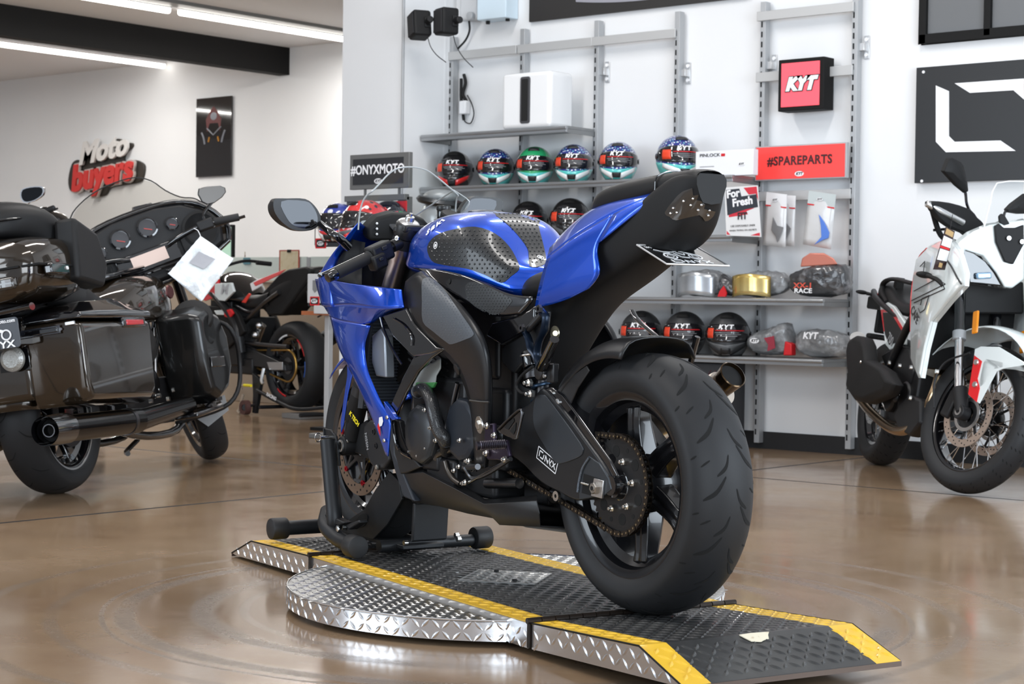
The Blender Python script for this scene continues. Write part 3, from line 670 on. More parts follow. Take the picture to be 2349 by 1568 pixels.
# front mudguard
rows=[]
for k in range(12):
    a=math.radians(150-105*k/11); row=[]
    for s in (-1,-.7,0,.7,1):
        r=.328-(.05 if abs(s)==1 else .012 if abs(s)==.7 else 0)-(.0)*k; row.append(Vector((FWC[0]+r*math.cos(a),s*.078,FWC[2]+r*math.sin(a))))
    rows.append(row)
build('front_mudguard',MB().grid(rows),BLUE,H,sub=1,solid=.003,smooth=60)
mg=build('mudguard_stay',MB().prism([B.y(x,y,.138) for x,y in ((789,810),(806,838),(807,860),(797,905),(787,975),(782,992),(781,970),(788,915),(796,862),(796,838))],(0,-.004,0)),BLUE,H,bevel=.0015); flip(mg)
# --- fuel tank
ST=[(1.085,.915,.06,.895,.085,.870),(1.05,.945,.11,.900,.13,.86),(.97,.988,.150,.905,.162,.85),(.86,1.012,.172,.895,.176,.842),(.75,1.014,.176,.89,.178,.836),(.66,1.003,.170,.88,.170,.828),(.60,.968,.15,.872,.158,.816),(.55,.918,.135,.855,.145,.803),(.50,.874,.115,.838,.13,.79),(.455,.858,.08,.828,.105,.788),(.43,.848,.04,.825,.06,.80)]
rows=[]
for x,zt,ym,zm,yl,zl in ST:
    dz=zt-zm; r=[(0,zt),(ym*.35,zt-dz*.02),(ym*.66,zt-dz*.10),(ym*.88,zt-dz*.34),(ym,zt-dz*.68),(ym*1.01,zm-(zm-zl)*.35),(yl,zl+.004),(yl-.03,zl-.012)]
    rows.append([Vector((x,y,z)) for y,z in r])
tank=build('fuel_tank',MB().grid(rows),BLUE,H,sub=2,mirror='y',smooth=60)
tt=bvh(tank)
PADM=mat('tank_grip_rubber',(.016,.017,.018),.36,0,.25)
padL=smoothpoly([(980,566),(1000,540),(1040,526),(1090,520),(1135,535),(1168,565),(1188,600),(1191,618),(1172,634),(1150,649),(1115,632),(1070,616),(1015,607),(990,597)],3)
build('tank_grip_pad',skinpatch(tt,B,padL,dots=(11.5,9.5),dotr=.0034),PADM,H,smooth=35)
padC=smoothpoly([(1131,487),(1170,483),(1212,486),(1238,500),(1236,520),(1246,560),(1253,598),(1240,611),(1215,611),(1214,585),(1204,560),(1170,520)],3)
build('tank_centre_pad',skinpatch(tt,B,padC,dots=(10,8.5),dotr=.0030),PADM,H,smooth=35)
def badge(px,py,r):
    q,n=cast(tt,B,px,py,.004)
    if q is None: return
    build('pad_badge',MB().lathe([(0,r),(.001,r),(.001,r*.78),(0,r*.78)],q,n,24,False,True).lathe([(0,r*.5),(.0008,r*.5)],q,n,5),WHITEP,H)
badge(1002,563,.010); badge(1239,593,.010)
# tank lettering
LT=[0,0,('s',983,531),('a',994,522),('k',1006,514),('i',1016,507)]
for k_,(ch,x_,y_) in enumerate(LT[2:]):
    q,n=cast(tt,B,x_,y_,.002); q2,_=cast(tt,B,x_+8,y_-6,.002)
    if q and q2:
        dx=(q2-q); dx=(dx-n*dx.dot(n)).normalized(); up_=n.cross(dx); 
        text('tank_letter',ch,.040,WHITEP,H,axes(q,dx,up_),.0004,.0011,.15,sx=.95)
build('tank_cap',MB().lathe([(0,.05),(.006,.05),(.009,.044),(.009,.03),(.006,.028)],(.80,0,1.006),(0,0,1),36),STEELD,H)
# --- rider seat
SS=[(.52,.806,.045,.785),(.48,.825,.085,.775),(.43,.842,.11,.765),(.36,.852,.12,.765),(.28,.865,.12,.78),(.22,.89,.11,.80)]
rows=[[Vector((x,y,z)) for y,z in ((0,zt),(ym*.6,zt-.004),(ym*.9,zt-.018),(ym,zt-.04),(ym*.98,zb),(0,zb-.01))] for x,zt,ym,zb in SS]
build('rider_seat',MB().grid(rows),LEATHER,H,sub=2,mirror='y',smooth=60)
# --- tail
t0=[(1262,572,.095),(1300,530,.085),(1340,495,.075),(1385,470,.068),(1440,452,.06),(1522,437,.05)]
t1=[(1256,592,.118),(1312,547,.112),(1362,516,.102),(1410,490,.09),(1465,464,.078),(1523,439,.055)]
t2=[(1245,628,.126),(1290,603,.122),(1335,577,.115),(1369,562,.110),(1440,504,.09),(1524,441,.056)]
tp=patch('tail_panel',B,[[ (p[0],p[1]-4,p[2]-.03) for p in t0],t0,t1],BLUE,H); flip(tp)
tm=[((a[0]+b[0])*.5,(a[1]+b[1])*.5,(a[2]+b[2])*.5+.004) for a,b in zip(t1,t2)]
tp=patch('tail_side_panel',B,[t1[:4],tm[:4],t2[:4],[(1237,660,.131),(1285,637,.128),(1331,609,.121),(1369,588,.112)],[(1231,690,.129),(1275,674,.127),(1327,652,.120),(1381,628,.111)],[(1228,706,.124),(1262,699,.121),(1302,688,.118),(1350,662,.112)]],BLUE,H); flip(tp,.02,.012,.66)
tp=patch('tail_side_tip',B,[t1[3:],tm[3:],t2[3:]],BLUE,H); flip(tp)
US=[(-.208,1.068,.990,.050,.036),(-.185,1.068,.945,.062,.05),(-.14,1.066,.905,.072,.06),(-.08,1.035,.885,.078,.065),(0,.99,.858,.086,.07),(.07,.95,.825,.095,.075),(.16,.90,.79,.102,.08),(.25,.87,.755,.105,.082),(.33,.82,.69,.100,.082),(.41,.79,.60,.095,.08),(.48,.77,.53,.09,.08)]
rows=[]
US.insert(0,(-.217,1.066,.998,.044,.03))
for x,zt,zb,yt,yb in US: rows.append([Vector((x,y,z)) for y,z in ((0,zt),(yt*.8,zt),(yt,zt-.012),(yt,(zt*.6+zb*.4)),(yb+.3*(yt-yb),zb+.014),(yb*.85,zb),(0,zb-.004))])
ut=build('undertail',MB().grid(rows),MATTE,H,sub=2,mirror='y',smooth=60)
build('undertail_end',MB().prism([rows[0][k] for k in range(7)]+[Vector((p.x,-p.y,p.z)) for p in rows[0][5:0:-1]],(-.002,0,0)),MATTE,H)
CS=[(.225,1.015,.99,.035),(.20,1.045,.985,.055),(.10,1.062,.99,.066),(0,1.07,1.0,.068),(-.09,1.076,1.02,.063),(-.16,1.079,1.03,.056),(-.20,1.080,1.035,.052),(-.214,1.074,1.036,.046)]
rows=[[Vector((x,y,z)) for y,z in ((0,zt),(ym*.6,zt-.002),(ym*.92,zt-.012),(ym,zt-.028),(ym*.95,zb),(0,zb))] for x,zt,zb,ym in CS]
build('pillion_seat',MB().grid(rows),LEATHER,H,sub=2,mirror='y',smooth=60)
build('tail_end_cap',MB().ball((-.186,0,1.040),(.032,.054,.036),20,12),MATTE,H,smooth=60)
build('seat_seam',MB().tube([(-.085,y,z) for y,z in ((-.066,1.03),(-.058,1.065),(0,1.0795),(.058,1.065),(.066,1.03))],.002,n=6),GLOSSB,H)
# tail lamp: smoked lens on the rear corner
ub=bvh(ut)
lens=smoothpoly([(1526,488),(1546,460),(1568,438),(1610,427),(1638,430),(1650,438),(1640,484),(1630,500),(1616,506),(1603,492),(1553,505),(1538,497)],2)
LM=mat('smoked_lens',(.035,.028,.022),.05,0,1)
build('tail_light',skinpatch(ub,B,lens,off=.003),LM,H,smooth=60)
rng=random.Random(4); s=MB()
for q in ((1547,477),(1570,461),(1555,487),(1590,455),(1608,448),(1585,470),(1622,462),(1608,468),(1600,480),(1625,480),(1622,492),(1638,462),(1541,489)):
    p,n=cast(ub,B,*q,.0045)
    if p: s.ball(p,.0032,8,6)
build('tail_light_led',s,CHROME,H)
# plate
pc=[B.y(1465,562,.10),B.y(1600,556,-.085),B.y(1657,607,-.085),B.y(1530,608,.10)]
pc=[Vector((-.055,.095,.900)),Vector((-.055,-.085,.900)),Vector((-.175,-.09,.853)),Vector((-.175,.095,.853))]
nrm=(pc[1]-pc[0]).cross(pc[3]-pc[0]).normalized()
if nrm.z<0: nrm=-nrm
PB=mat('plate_black',(.01,.01,.011),.25,0,.5)
build('licence_plate',MB().prism(pc,-nrm*.0025),PB,H,bevel=.001)
build('plate_rim',MB().tube([p+nrm*.0005 for p in pc+[pc[0]]],.0022,n=8,sm=0),mat('rim_white',(.7,.7,.7),.25,.5),H)
ux=(pc[1]-pc[0]).normalized(); uy=(pc[0]-pc[3]).normalized(); pcn=(pc[0]+pc[2])/2+nrm*.0006
text('plate_web_lettering','www.onyxmoto.com',.0175,WHITEP,H,axes(pcn+uy*.051,ux,uy),.0003,.0004,sx=1.05)
pm_=MB()
def PL(u,v): return pcn+ux*u+uy*v
def pbar(mb,pl,w_):
    for a,b in zip(pl,pl[1:]):
        a,b=PL(*a),PL(*b); d=(b-a).normalized(); g=nrm.cross(d)*w_/2; mb.prism([a-g,b-g,b+g,a+g],nrm*.0005)
for cx_ in (-.042,.032):
    pbar(pm_,[(cx_+.017*math.cos(2*PI*k/14),-.008+.017*math.sin(2*PI*k/14)) for k in range(15)],.004); pbar(pm_,[(cx_+.009*math.cos(2*PI*k/10),-.008+.009*math.sin(2*PI*k/10)) for k in range(11)],.0015)
pbar(pm_,[(-.065,.034),(-.045,.022),(-.02,.020),(.0,.028),(.02,.020),(.036,.010)],.004); pbar(pm_,[(-.02,.012),(-.012,-.012),(.01,-.016)],.005); pbar(pm_,[(-.01,.018),(.006,.002),(.012,.014)],.004); pbar(pm_,[(.016,.022),(.028,.0)],.003); pbar(pm_,[(-.05,.012),(-.03,.014)],.004)
for a in ([(-.058,-.034),(-.058,-.050),(-.034,-.050)],[(-.05,-.034),(-.03,-.034),(-.028,-.048)],[(-.018,-.051),(-.018,-.034),(.0,-.051),(.0,-.034)],[(.01,-.034),(.018,-.043),(.016,-.051)],[(.018,-.043),(.028,-.034)],[(.034,-.051),(.056,-.034)],[(.034,-.034),(.056,-.051)]): pbar(pm_,a,.0042)
build('plate_artwork',pm_,WHITEP,H)
build('plate_bracket',MB().box((-.02,0,.885),(.1,.05,.03),(0,.2,0)),MATTE,H,bevel=.005)
# --- fairings
A_=[(724,639,.172),(762,643,.205),(802,650,.222),(850,656,.228),(921,664,.212)]
A2=[(727,655,.172),(766,657,.207),(804,660,.226),(852,668,.236),(922,675,.214)]
A3=[(733,680,.174),(771,678,.208),(810,677,.233),(858,690,.246),(924,690,.216)]
A4=[(745,704,.178),(776,698,.208),(818,697,.234),(865,706,.252),(927,704,.215)]
pf=patch('side_fairing',B,[A_,A2,A3,A4],BLUE,H,solid=.004); flip(pf)
D_=[(750,712,.18),(777,716,.207),(815,722,.225),(857,727,.228),(908,711,.19)]
E_=[(758,726,.185),(779,735,.208),(812,740,.222),(849,747,.222),(880,722,.165)]
pf=patch('side_fairing_underside',B,[A4,D_,E_],BLUE,H,solid=.004); flip(pf)
LG=[E_[:4],[(766,760,.195),(784,766,.213),(812,768,.222),(842,771,.216)],[(778,800,.20),(795,802,.216),(815,798,.222),(834,794,.212)],[(795,832,.205),(808,834,.218),(825,838,.222),(842,848,.212)],[(812,865,.21),(828,867,.221),(843,870,.224),(856,880,.215)],[(826,895,.213),(842,898,.223),(857,902,.226),(868,908,.216)],[(843,932,.216),(858,934,.225),(872,938,.226),(886,942,.22)],[(856,962,.217),(870,962,.224),(885,962,.225),(899,962,.222)],[(872,1005,.217),(878,1005,.221),(886,1005,.222),(894,1003,.221)],[(886,1042,.217),(888,1044,.219),(889,1045,.219),(890.5,1046,.219)]]
pf=patch('fairing_leg',B,LG,BLUE,H,solid=.004); flip(pf)
pf=build('fairing_tab',MB().prism([B.y(x,y,.224) for x,y in ((880,920),(893,936),(905,955),(911,957),(911,961),(899,963),(885,945))],(0,-.012,0)),BLUE,H,bevel=.001); flip(pf)
for q in ((888,957),(881,1010)): p=B.y(*q,.2275); build('fairing_bolt',MB().lathe([(0,.006),(.003,.005),(.003,.002)],p,(0,1,0),12),BOLT,H)
dc=MB(); build('fairing_letter_r',MB().prism([B.y(x,y,.2285) for x,y in ((870,957),(877,955),(879,966),(876,976),(871,978),(869,970))],(0,.0006,0)),WHITEP,H)
build('fairing_letter_red',MB().prism([B.y(x,y,.2275) for x,y in ((868,970),(872,980),(873,1000),(869,990),(866,978))],(0,.0006,0)),RED,H)
# upper cowl around the screen
CU=[((826,508,.162),(829,512,.145)),((803,532,.182),(806,546,.165)),((780,560,.192),(788,568,.172)),((758,585,.196),(773,592,.176)),((740,611,.19),(767,612,.176)),((729,628,.182),(762,630,.182)),((724,639,.172),(762,643,.20))]
rows=[]
for o_,i_ in CU:
    a=B.y(*o_); i=B.y(*i_); rows.append([i,(a+i)/2+Vector((.004,.008,0)),a,Vector((a.x+.075,a.y*.66,a.z-.012)),Vector((a.x+.125,a.y*.3,a.z-.02)),Vector((a.x+.135,0,a.z-.022))])
for dz,dx in ((-.03,-.006),(-.08,-.04)):
    rows.append([p+Vector((dx*(1 if k>1 else .2),0,dz)) for k,p in enumerate(rows[6])])
build('upper_cowl',MB().grid(rows),BLUE,H,sub=2,solid=.003,mirror='y',smooth=60)
build('inner_cowl',MB().prism([Vector(p) for p in ((.98,-.078,.80),(1.02,-.078,.90),(1.24,-.078,.925),(1.5,-.078,.86),(1.48,-.078,.72),(1.2,-.078,.50),(1.0,-.078,.60))],(0,.156,0)),MATTE,H,bevel=.01)
ic=patch('cowl_lining',B,[[(808,548,.155),(820,552,.14),(838,556,.125)],[(775,592,.17),(800,598,.15),(830,606,.125)],[(763,641,.195),(795,648,.20),(830,653,.20)]],MATTE,H,solid=.003,sub=1); flip(ic)
# --- screen
def scr(px,py,y): return B.y(px,py,y)
SR=[]
top=[(0,1.232,1.161),(.05,1.232,1.154),(.085,1.226,1.133),(.115,1.214,1.108),(.145,1.205,1.083)]
bot=[(0,1.50,.945),(.05,1.485,.945),(.10,1.43,.95),(.14,1.35,.955),(.165,1.258,.968)]
for k in range(7):
    f=k/6; r=[]
    for (y1,x1,z1),(y0,x0,z0) in zip(top,bot):
        bul=math.sin(PI*f)*.022; r.append(Vector((x0+(x1-x0)*f+bul*.5,y0+(y1-y0)*f+bul*.25*(y0>0),z0+(z1-z0)*f+bul)))
    SR.append(r)
def thin(name,col,tint=1.0,refl=.08):
    m=bpy.data.materials.new(name); m.use_nodes=True; nt=m.node_tree; nt.nodes.remove(nt.nodes['Principled BSDF'])
    t=nt.nodes.new('ShaderNodeBsdfTransparent'); t.inputs[0].default_value=(*col,1); g=nt.nodes.new('ShaderNodeBsdfGlossy'); g.inputs['Roughness'].default_value=.03
    fr_=nt.nodes.new('ShaderNodeLayerWeight'); fr_.inputs[0].default_value=.12; mx=nt.nodes.new('ShaderNodeMixShader')
    mm=nt.nodes.new('ShaderNodeMath'); mm.operation='MULTIPLY'; mm.inputs[1].default_value=refl*3; nt.links.new(fr_.outputs[1],mm.inputs[0])
    nt.links.new(mm.outputs[0],mx.inputs[0]); nt.links.new(t.outputs[0],mx.inputs[1]); nt.links.new(g.outputs[0],mx.inputs[2]); nt.links.new(mx.outputs[0],nt.nodes['Material Output'].inputs[0]); return m
CLEAR=thin('clear_screen',(.93,.95,.95))
build('windscreen',MB().grid(SR),CLEAR,H,sub=2,solid=.003,mirror='y',smooth=60)
edge=[SR[k][-1] for k in range(7)]+[SR[6][k] for k in (3,2,1,0)]; edge+= [Vector((p.x,-p.y,p.z)) for p in edge[-2::-1]]
build('screen_edge',MB().tube(edge,.0026,n=6,sm=3),mat('screen_rim',(.40,.42,.42),.2,0,.5),H)
fk=[B.y(x,y,yy) for x,y,yy in ((1041,436,-.15),(1060,448,-.17),(1076,461,-.19),(1073,474,-.19),(1060,488,-.185),(1046,497,-.18),(1020,505,-.165),(1000,495,-.155),(1018,468,-.15))]
build('screen_edge',MB().tube([B.y(1041,436,-.145),B.y(1000,463,-.15),B.y(950,496,-.145)],.0024,n=6),mat('screen_rim',(.40,.42,.42),.2,0,.5),H)
build('screen_side_wing',MB().prism(fk,(0,.002,0)),CLEAR,H,smooth=0); build('wing_edge',MB().tube(fk[:7],.002,n=6,sm=2),mat('screen_rim',(.40,.42,.42),.2,0,.5),H)
# --- dash, yoke, bars
build('dash_cluster',MB().prism([Vector((1.34,y,z)) for y,z in ((-.11,.95),(-.115,.99),(-.08,1.022),(-.03,1.036),(.03,1.036),(.08,1.022),(.115,.99),(.11,.95))],(-.05,0,-.015)),MATTE,H,bevel=.012,bseg=3)
dn=Vector((-.8,0,.6))
build('dash_glass',MB().lathe([(0,.05),(.003,.048)],Vector((1.297,-.005,.995)),dn,32),mat('dash_face',(.03,.03,.032),.15,0,1),H)
build('tachometer_scale',MB().prism([Vector((1.294,-.005,.997))+Vector((.6,0,.8))*.043*math.sin(a)*k_+Vector((0,1,0))*.043*math.cos(a)*k_ for k_,rg in ((1,range(0,13)),(.72,range(12,-1,-1))) for a in [PI*(.05+.45*q/12)+PI*.45 for q in rg]],dn*.0008),mat('dial_green',(.02,.22,.08),.4),H)
build('tachometer_redline',MB().prism([Vector((1.294,-.005,.997))+Vector((.6,0,.8))*.043*math.sin(a)*k_+Vector((0,1,0))*.043*math.cos(a)*k_ for k_,rg in ((1,range(0,9)),(.72,range(8,-1,-1))) for a in [PI*(.08+.4*q/8) for q in rg]],dn*.0008),mat('dial_red',(.35,.05,.07),.4),H)
for k in range(3): build('dash_lamp',MB().ball(Vector((1.285,.088-.0*k,.99-.016*k)),.004,8,6),WHITEP,H)
build('top_yoke',MB().prism([Vector((1.075,-.13,.955)),Vector((1.035,-.13,.955)),Vector((1.02,-.07,.955)),Vector((1.035,0,.955)),Vector((1.02,.07,.955)),Vector((1.035,.13,.955)),Vector((1.08,.145,.955)),Vector((1.125,.12,.955)),Vector((1.135,0,.955)),Vector((1.125,-.12,.955))],(-.006,0,.022)),SATIN,H,bevel=.006,bseg=3)
sn=B.y(911,515,.0)
sc_=Vector((1.085,.105,.98)); up=Vector((-.45,0,.89)).normalized()
for y in (.105,-.105):
    c0=Vector((1.062,y,.972)); build('fork_clamp',MB().cyl(c0-up*.03,c0+up*.012,.036,n=28,bev=.004),SATIN,H)
    build('fork_cap',MB().lathe([(0,.030),(.004,.031),(.008,.025),(.010,.014),(.022,.013),(.024,.010)],c0+up*.012,up,28),ALU if y>0 else GLOSSB,H)
    build('fork_cap_nut',MB().hexnut(c0+up*.022,up,.011,.012),BOLT,H,smooth=25)
build('steering_nut',MB().lathe([(0,.024),(.006,.024),(.008,.016)],Vector((1.05,0,.985)),up,24),SATIN,H)
kc=Vector((1.10,-.055,1.0)); build('ignition_lock',MB().lathe([(-.03,.028),(.018,.03),(.022,.026),(.020,.012)],kc,up,28),MATTE,H)
build('clamp_bolt',MB().hexnut(B.y(912,546,.15),(-.5,.8,0),.008,.006),BOLT,H)
# left clip-on
b0=Vector((1.07,.13,.925)); b1=Vector((1.028,.375,.822)); bd=(b1-b0)
for s in (1,-1):
    m_=lambda v:Vector((v.x,v.y*s,v.z))
    build('handlebar',MB().cyl(m_(b0),m_(b1-bd*.05),.011,n=16),STEELD,H)
    g0,g1=b0+bd*.42,b0+bd*.90
    gm=MB()
    prof=[(0,.019),(.003,.021),(.008,.0165)]
    Lg=(g1-g0).length
    for k in range(18): prof+= [(.010+k*(Lg-.014)/18,.0165),(.010+(k+.6)*(Lg-.014)/18,.0172)]
    prof+=[(Lg,.0165)]; build('grip',gm.lathe(prof,m_(g0),m_(bd),20),GRIPR,H,smooth=35)
    build('bar_end_weight',MB().cyl(m_(g1),m_(b1+bd*.02),.0165,.0145,n=20,bev=.003),GLOSSB,H)
    build('switch_housing',MB().box(m_(b0+bd*.28),(.048,.075,.055),(-.38*s,0,.15*s)).box(m_(b0+bd*.34)+Vector((-.012,0,-.02)),(.04,.05,.045),(-.38*s,0,.15*s)),PLASTIC,H,bevel=.009,bseg=3)
    build('switch_button',MB().box(m_(b0+bd*.27)+Vector((-.026,0,.012)),(.006,.018,.012),(-.38*s,0,0)),SATIN,H,bevel=.002)
    build('switch_button',MB().box(m_(b0+bd*.33)+Vector((-.034,0,-.014)),(.006,.014,.010),(-.38*s,0,0)),SATIN,H,bevel=.002)
    build('bar_clamp',MB().lathe([(-.016,.035),(.016,.035),(.016,.027),(-.016,.027)],Vector((1.085,.105*s,.93)),up,28,False,True).cyl(m_(b0)-m_(bd)*.08,m_(b0)+m_(bd)*.1,.018,n=16),SATIN,H)
    build('control_lever',MB().tube([m_(b0+bd*.12)+Vector((.035,0,0)),m_(b0+bd*.35)+Vector((.065,0,.0)),m_(b0+bd*.95)+Vector((.05,0,.005)),m_(b1)+Vector((.045,.005*s,.008))],.007,n=10),GLOSSB,H)
    build('lever_perch',MB().box(m_(b0+bd*.12)+Vector((.018,0,.002)),(.045,.035,.03)),SATIN,H,bevel=.006)
build('brake_reservoir',MB().cyl(B.y(1018,505,-.12)-Vector((0,0,.02)),B.y(1018,478,-.12),.021,n=24,bev=.002),GLOSSB,H)
build('reservoir_cap',MB().cyl(B.y(1018,478,-.12)-Vector((0,0,.006)),B.y(1018,472,-.12),.0225,n=24,bev=.002),mat('cap_black',(.02,.02,.02),.3),H)
# --- mirrors
def mirr(px,X,par,s):
    P=[B.x(x,y,X) for x,y in px]; return P
mo=smoothpoly([(627,470),(632,456),(660,455),(700,456),(722,472),(735,495),(733,514),(718,526),(700,529),(672,526),(648,510),(632,490)],3)
X0=1.37; P=[B.x(x,y,X0) for x,y in mo]; cm=sum(P,Vector())/len(P)
mh=MB(); mh.loft([[p for p in P],[cm+(p-cm)*1.02+Vector((.022,0,0)) for p in P],[cm+(p-cm)*.78+Vector((.055,.01,0)) for p in P],[cm+(p-cm)*.3+Vector((.07,.01,0)) for p in P]])
hs=build('mirror_housing',mh,SATIN,H,smooth=50); flip(hs,-.03,.03)
mgp=smoothpoly([(645,462),(700,461),(718,474),(728,495),(727,512),(716,521),(702,524),(676,518),(658,500)],3)
mgl=build('mirror_glass',MB().prism([B.x(x,y,X0-.001) for x,y in mgp],(.002,0,0)),MIRROR,H,smooth=0); flip(mgl,-.03,.03)
ma=build('mirror_arm',MB().tube([B.x(733,512,1.38),B.y(762,535,.24),B.y(785,552,.205),B.y(800,566,.18)],[.012,.017],n=10,flat=.8),GLOSSB,H); flip(ma)
# --- frame spar
FR=[[(930,645,.178),(948,628,.20),(968,620,.192),(975,622,.17)],[(921,690,.195),(950,672,.222),(998,648,.212),(1006,648,.19)],[(945,742,.208),(990,715,.236),(1055,698,.226),(1063,700,.20)],[(1000,795,.204),(1042,770,.236),(1093,748,.228),(1103,750,.20)],[(1044,835,.195),(1083,815,.225),(1116,800,.220),(1125,800,.20)],[(1066,885,.184),(1100,880,.210),(1122,868,.205),(1131,868,.185)],[(1080,940,.172),(1103,942,.195),(1122,942,.190),(1130,940,.17)],[(1085,1010,.164),(1104,1015,.180),(1118,1012,.175),(1125,1010,.155)],[(1090,1075,.158),(1104,1075,.170),(1114,1072,.165),(1120,1070,.15)]]
frm=patch('frame_spar',B,FR,FRAME,H,solid=.012,soff=-1); flip(frm)
ft=bvh(frm)
gp=smoothpoly([(969,645),(980,637),(992,640),(1015,660),(1052,710),(1084,757),(1086,770),(1070,778),(1038,789),(1025,784),(995,760),(971,737),(969,690)],3)
build('frame_grip_pad',skinpatch(ft,B,gp,off=.002,dots=(7,6),dotr=.0014),mat('grey_grip',(.085,.095,.108),.38),H,smooth=35)
p=B.y(1049,846,.205)
q,n=cast(ft,B,1049,846,.0); 
if q is None: q,n=p,Vector((0,1,0))
build('frame_plug',MB().lathe([(-.003,.016),(.003,.016),(.005,.012)],q,n,24),SATIN,H)
q,n=cast(ft,B,1100,974,.0)
if q: build('pivot_nut',MB().lathe([(-.002,.024),(.002,.023),(.002,.016)],q,n,28).hexnut(q,n,.013,.008,False),mat('nut_pale',(.6,.6,.58),.3,1),H,smooth=25)
build('frame_weld',MB().tube([B.y(x,y,.2) for x,y in ((1078,918),(1100,921),(1122,922))],.003,n=6),SATIN,H)
# glossy side cover under the tank
SCV=[[(948,614,.165),(1000,616,.178),(1060,628,.182),(1120,652,.168),(1170,678,.15),(1222,680,.13)],[(968,620,.18),(1010,636,.186),(1065,655,.185),(1120,680,.17),(1165,700,.155),(1224,690,.132)],[(998,646,.19),(1030,670,.19),(1075,698,.184),(1105,718,.172),(1140,731,.16),(1197,719,.14)]]
scv=patch('side_cover',B,SCV,GLOSSB,H,solid=.004); flip(scv); sv=bvh(scv)
build('side_grip_pad',skinpatch(sv,B,smoothpoly([(1068,655),(1088,646),(1130,662),(1172,684),(1170,698),(1139,728),(1110,715),(1075,690)],2),dots=(7,6.2),dotr=.0023),PADM,H,smooth=35)
q,n=cast(sv,B,1031,645,.001)
if q: build('cover_hole',MB().lathe([(0,.008),(.0006,.008)],q,n,16),GROOVE,H)
build('side_cover_lower',MB().prism([B.y(x,y,.15) for x,y in ((1128,738),(1195,722),(1226,700),(1226,745),(1150,792),(1112,770))],(0,-.03,0)),GLOSSB,H,bevel=.006)
build('subframe_plate',MB().prism([B.y(x,y,.135) for x,y in ((1150,800),(1180,765),(1225,745),(1240,712),(1252,712),(1246,760),(1200,830),(1178,856),(1168,850),(1150,830))],(0,-.02,0)),FRAME,H,bevel=.005)
# --- engine
eng=MB().box((.82,0,.42),(.30,.27,.26),(0,.0,0)).box((.86,0,.57),(.24,.25,.22),(0,-.35,0)).box((.60,0,.42),(.22,.24,.22)).box((.72,0,.66),(.34,.22,.22)).box((.56,0,.58),(.16,.20,.30)).box((.72,0,.28),(.36,.24,.10))
build('engine_block',eng,ENGINE,H,bevel=.014,bseg=3)
fins=MB()
for k in range(9): fins.box((.87+.004*k,0,.47+.02*k),(.25,.262,.006),(0,-.35,0))
build('cooling_fin_set',fins,ENGINE,H)
q=B.y(966,995,.165)
build('clutch_cover',MB().lathe([(-.03,.086),(.0,.086),(.010,.080),(.018,.06),(.020,.03)],q,(0,1,0),10),mat('cover_satin',(.045,.047,.05),.33,.5),H,bevel=.006,smooth=25)
q=B.y(1062,985,.15); build('gearbox_cover',MB().lathe([(-.03,.088),(.004,.088),(.012,.078),(.014,.05)],q,(0,1,0),11),mat('cover_dark',(.022,.027,.036),.36,.3),H,bevel=.006,smooth=25)
for x,y in ((977,940),(990,981),(981,1028),(962,1045),(943,1035),(1002,1010),(1044,1079),(1064,1108),(1057,1010),(1073,1057),(1055,1070)):
    build('cover_bolt',MB().hexnut(B.y(x,y,.172),(0,1,0),.007,.006),BOLT,H,smooth=25)
hp=[B.y(x,y,z) for x,y,z in ((957,898,.15),(972,893,.17),(988,915,.185),(995,945,.19),(1005,985,.185),(1022,1010,.17),(1024,1035,.14))]
build('coolant_hose',MB().tube(hp,.0185,n=18),mat('hose_weave',(.014,.014,.015),.28,0,.4,bump=(260,.9,.002)),H)
for i in (0,5):
    d=(hp[i+1]-hp[i]).normalized(); build('hose_clamp',MB().lathe([(-.005,.0205),(.005,.0205),(.005,.018),(-.005,.018)],hp[i]+d*.008,d,24,False,True),STEELD,H)
build('coolant_bottle',MB().loft([[B.y(x,y,yy) for x,y in ((1012,818),(1012,845),(1002,862),(1000,880),(990,890),(972,895),(945,902),(948,880),(965,850),(985,835))] for yy in (.165,.10)]),mat('bottle_white',(.30,.32,.31),.4),H,bevel=.008,bseg=3)
build('coolant_fill',MB().prism([B.y(x,y,.167) for x,y in ((954,876),(998,876),(992,889),(972,894),(945,902))],(0,-.01,0)),mat('coolant_green',(.05,.22,.06),.4),H,bevel=.003)
build('water_pipe',MB().tube([B.y(x,y,.14) for x,y in ((1050,878),(1040,920),(1030,960),(1022,995))],.008,n=10).tube([B.y(x,y,.13) for x,y in ((1058,878),(1050,920),(1040,960),(1030,1000))],.007,n=10),STEELD,H)
build('oil_pipe',MB().tube([B.y(x,y,.15) for x,y in ((1000,1052),(1006,1042),(1030,1032),(1040,1030))],.010,n=10).tube([B.y(x,y,.155) for x,y in ((1022,1058),(1028,1078),(1040,1098),(1056,1110))],.008,n=10),mat('pipe_bronze',(.10,.09,.08),.3,.9),H)
build('lower_crank_cover',MB().box(B.y(1030,1090,.12),(.16,.06,.10)).box(B.y(1010,1050,.12),(.1,.07,.07)),ENGINE,H,bevel=.01)
build('exhaust_header',MB().tube([(1.0,.06,.56),(1.07,.06,.46),(1.05,.05,.30),(.9,.02,.19),(.5,0,.18)],.02,n=12).tube([(1.0,-.06,.56),(1.07,-.06,.46),(1.05,-.05,.30),(.9,-.02,.19),(.5,0,.18)],.02,n=12).cyl((.55,0,.20),(.30,0,.21),.05,n=24),STEELD,H)
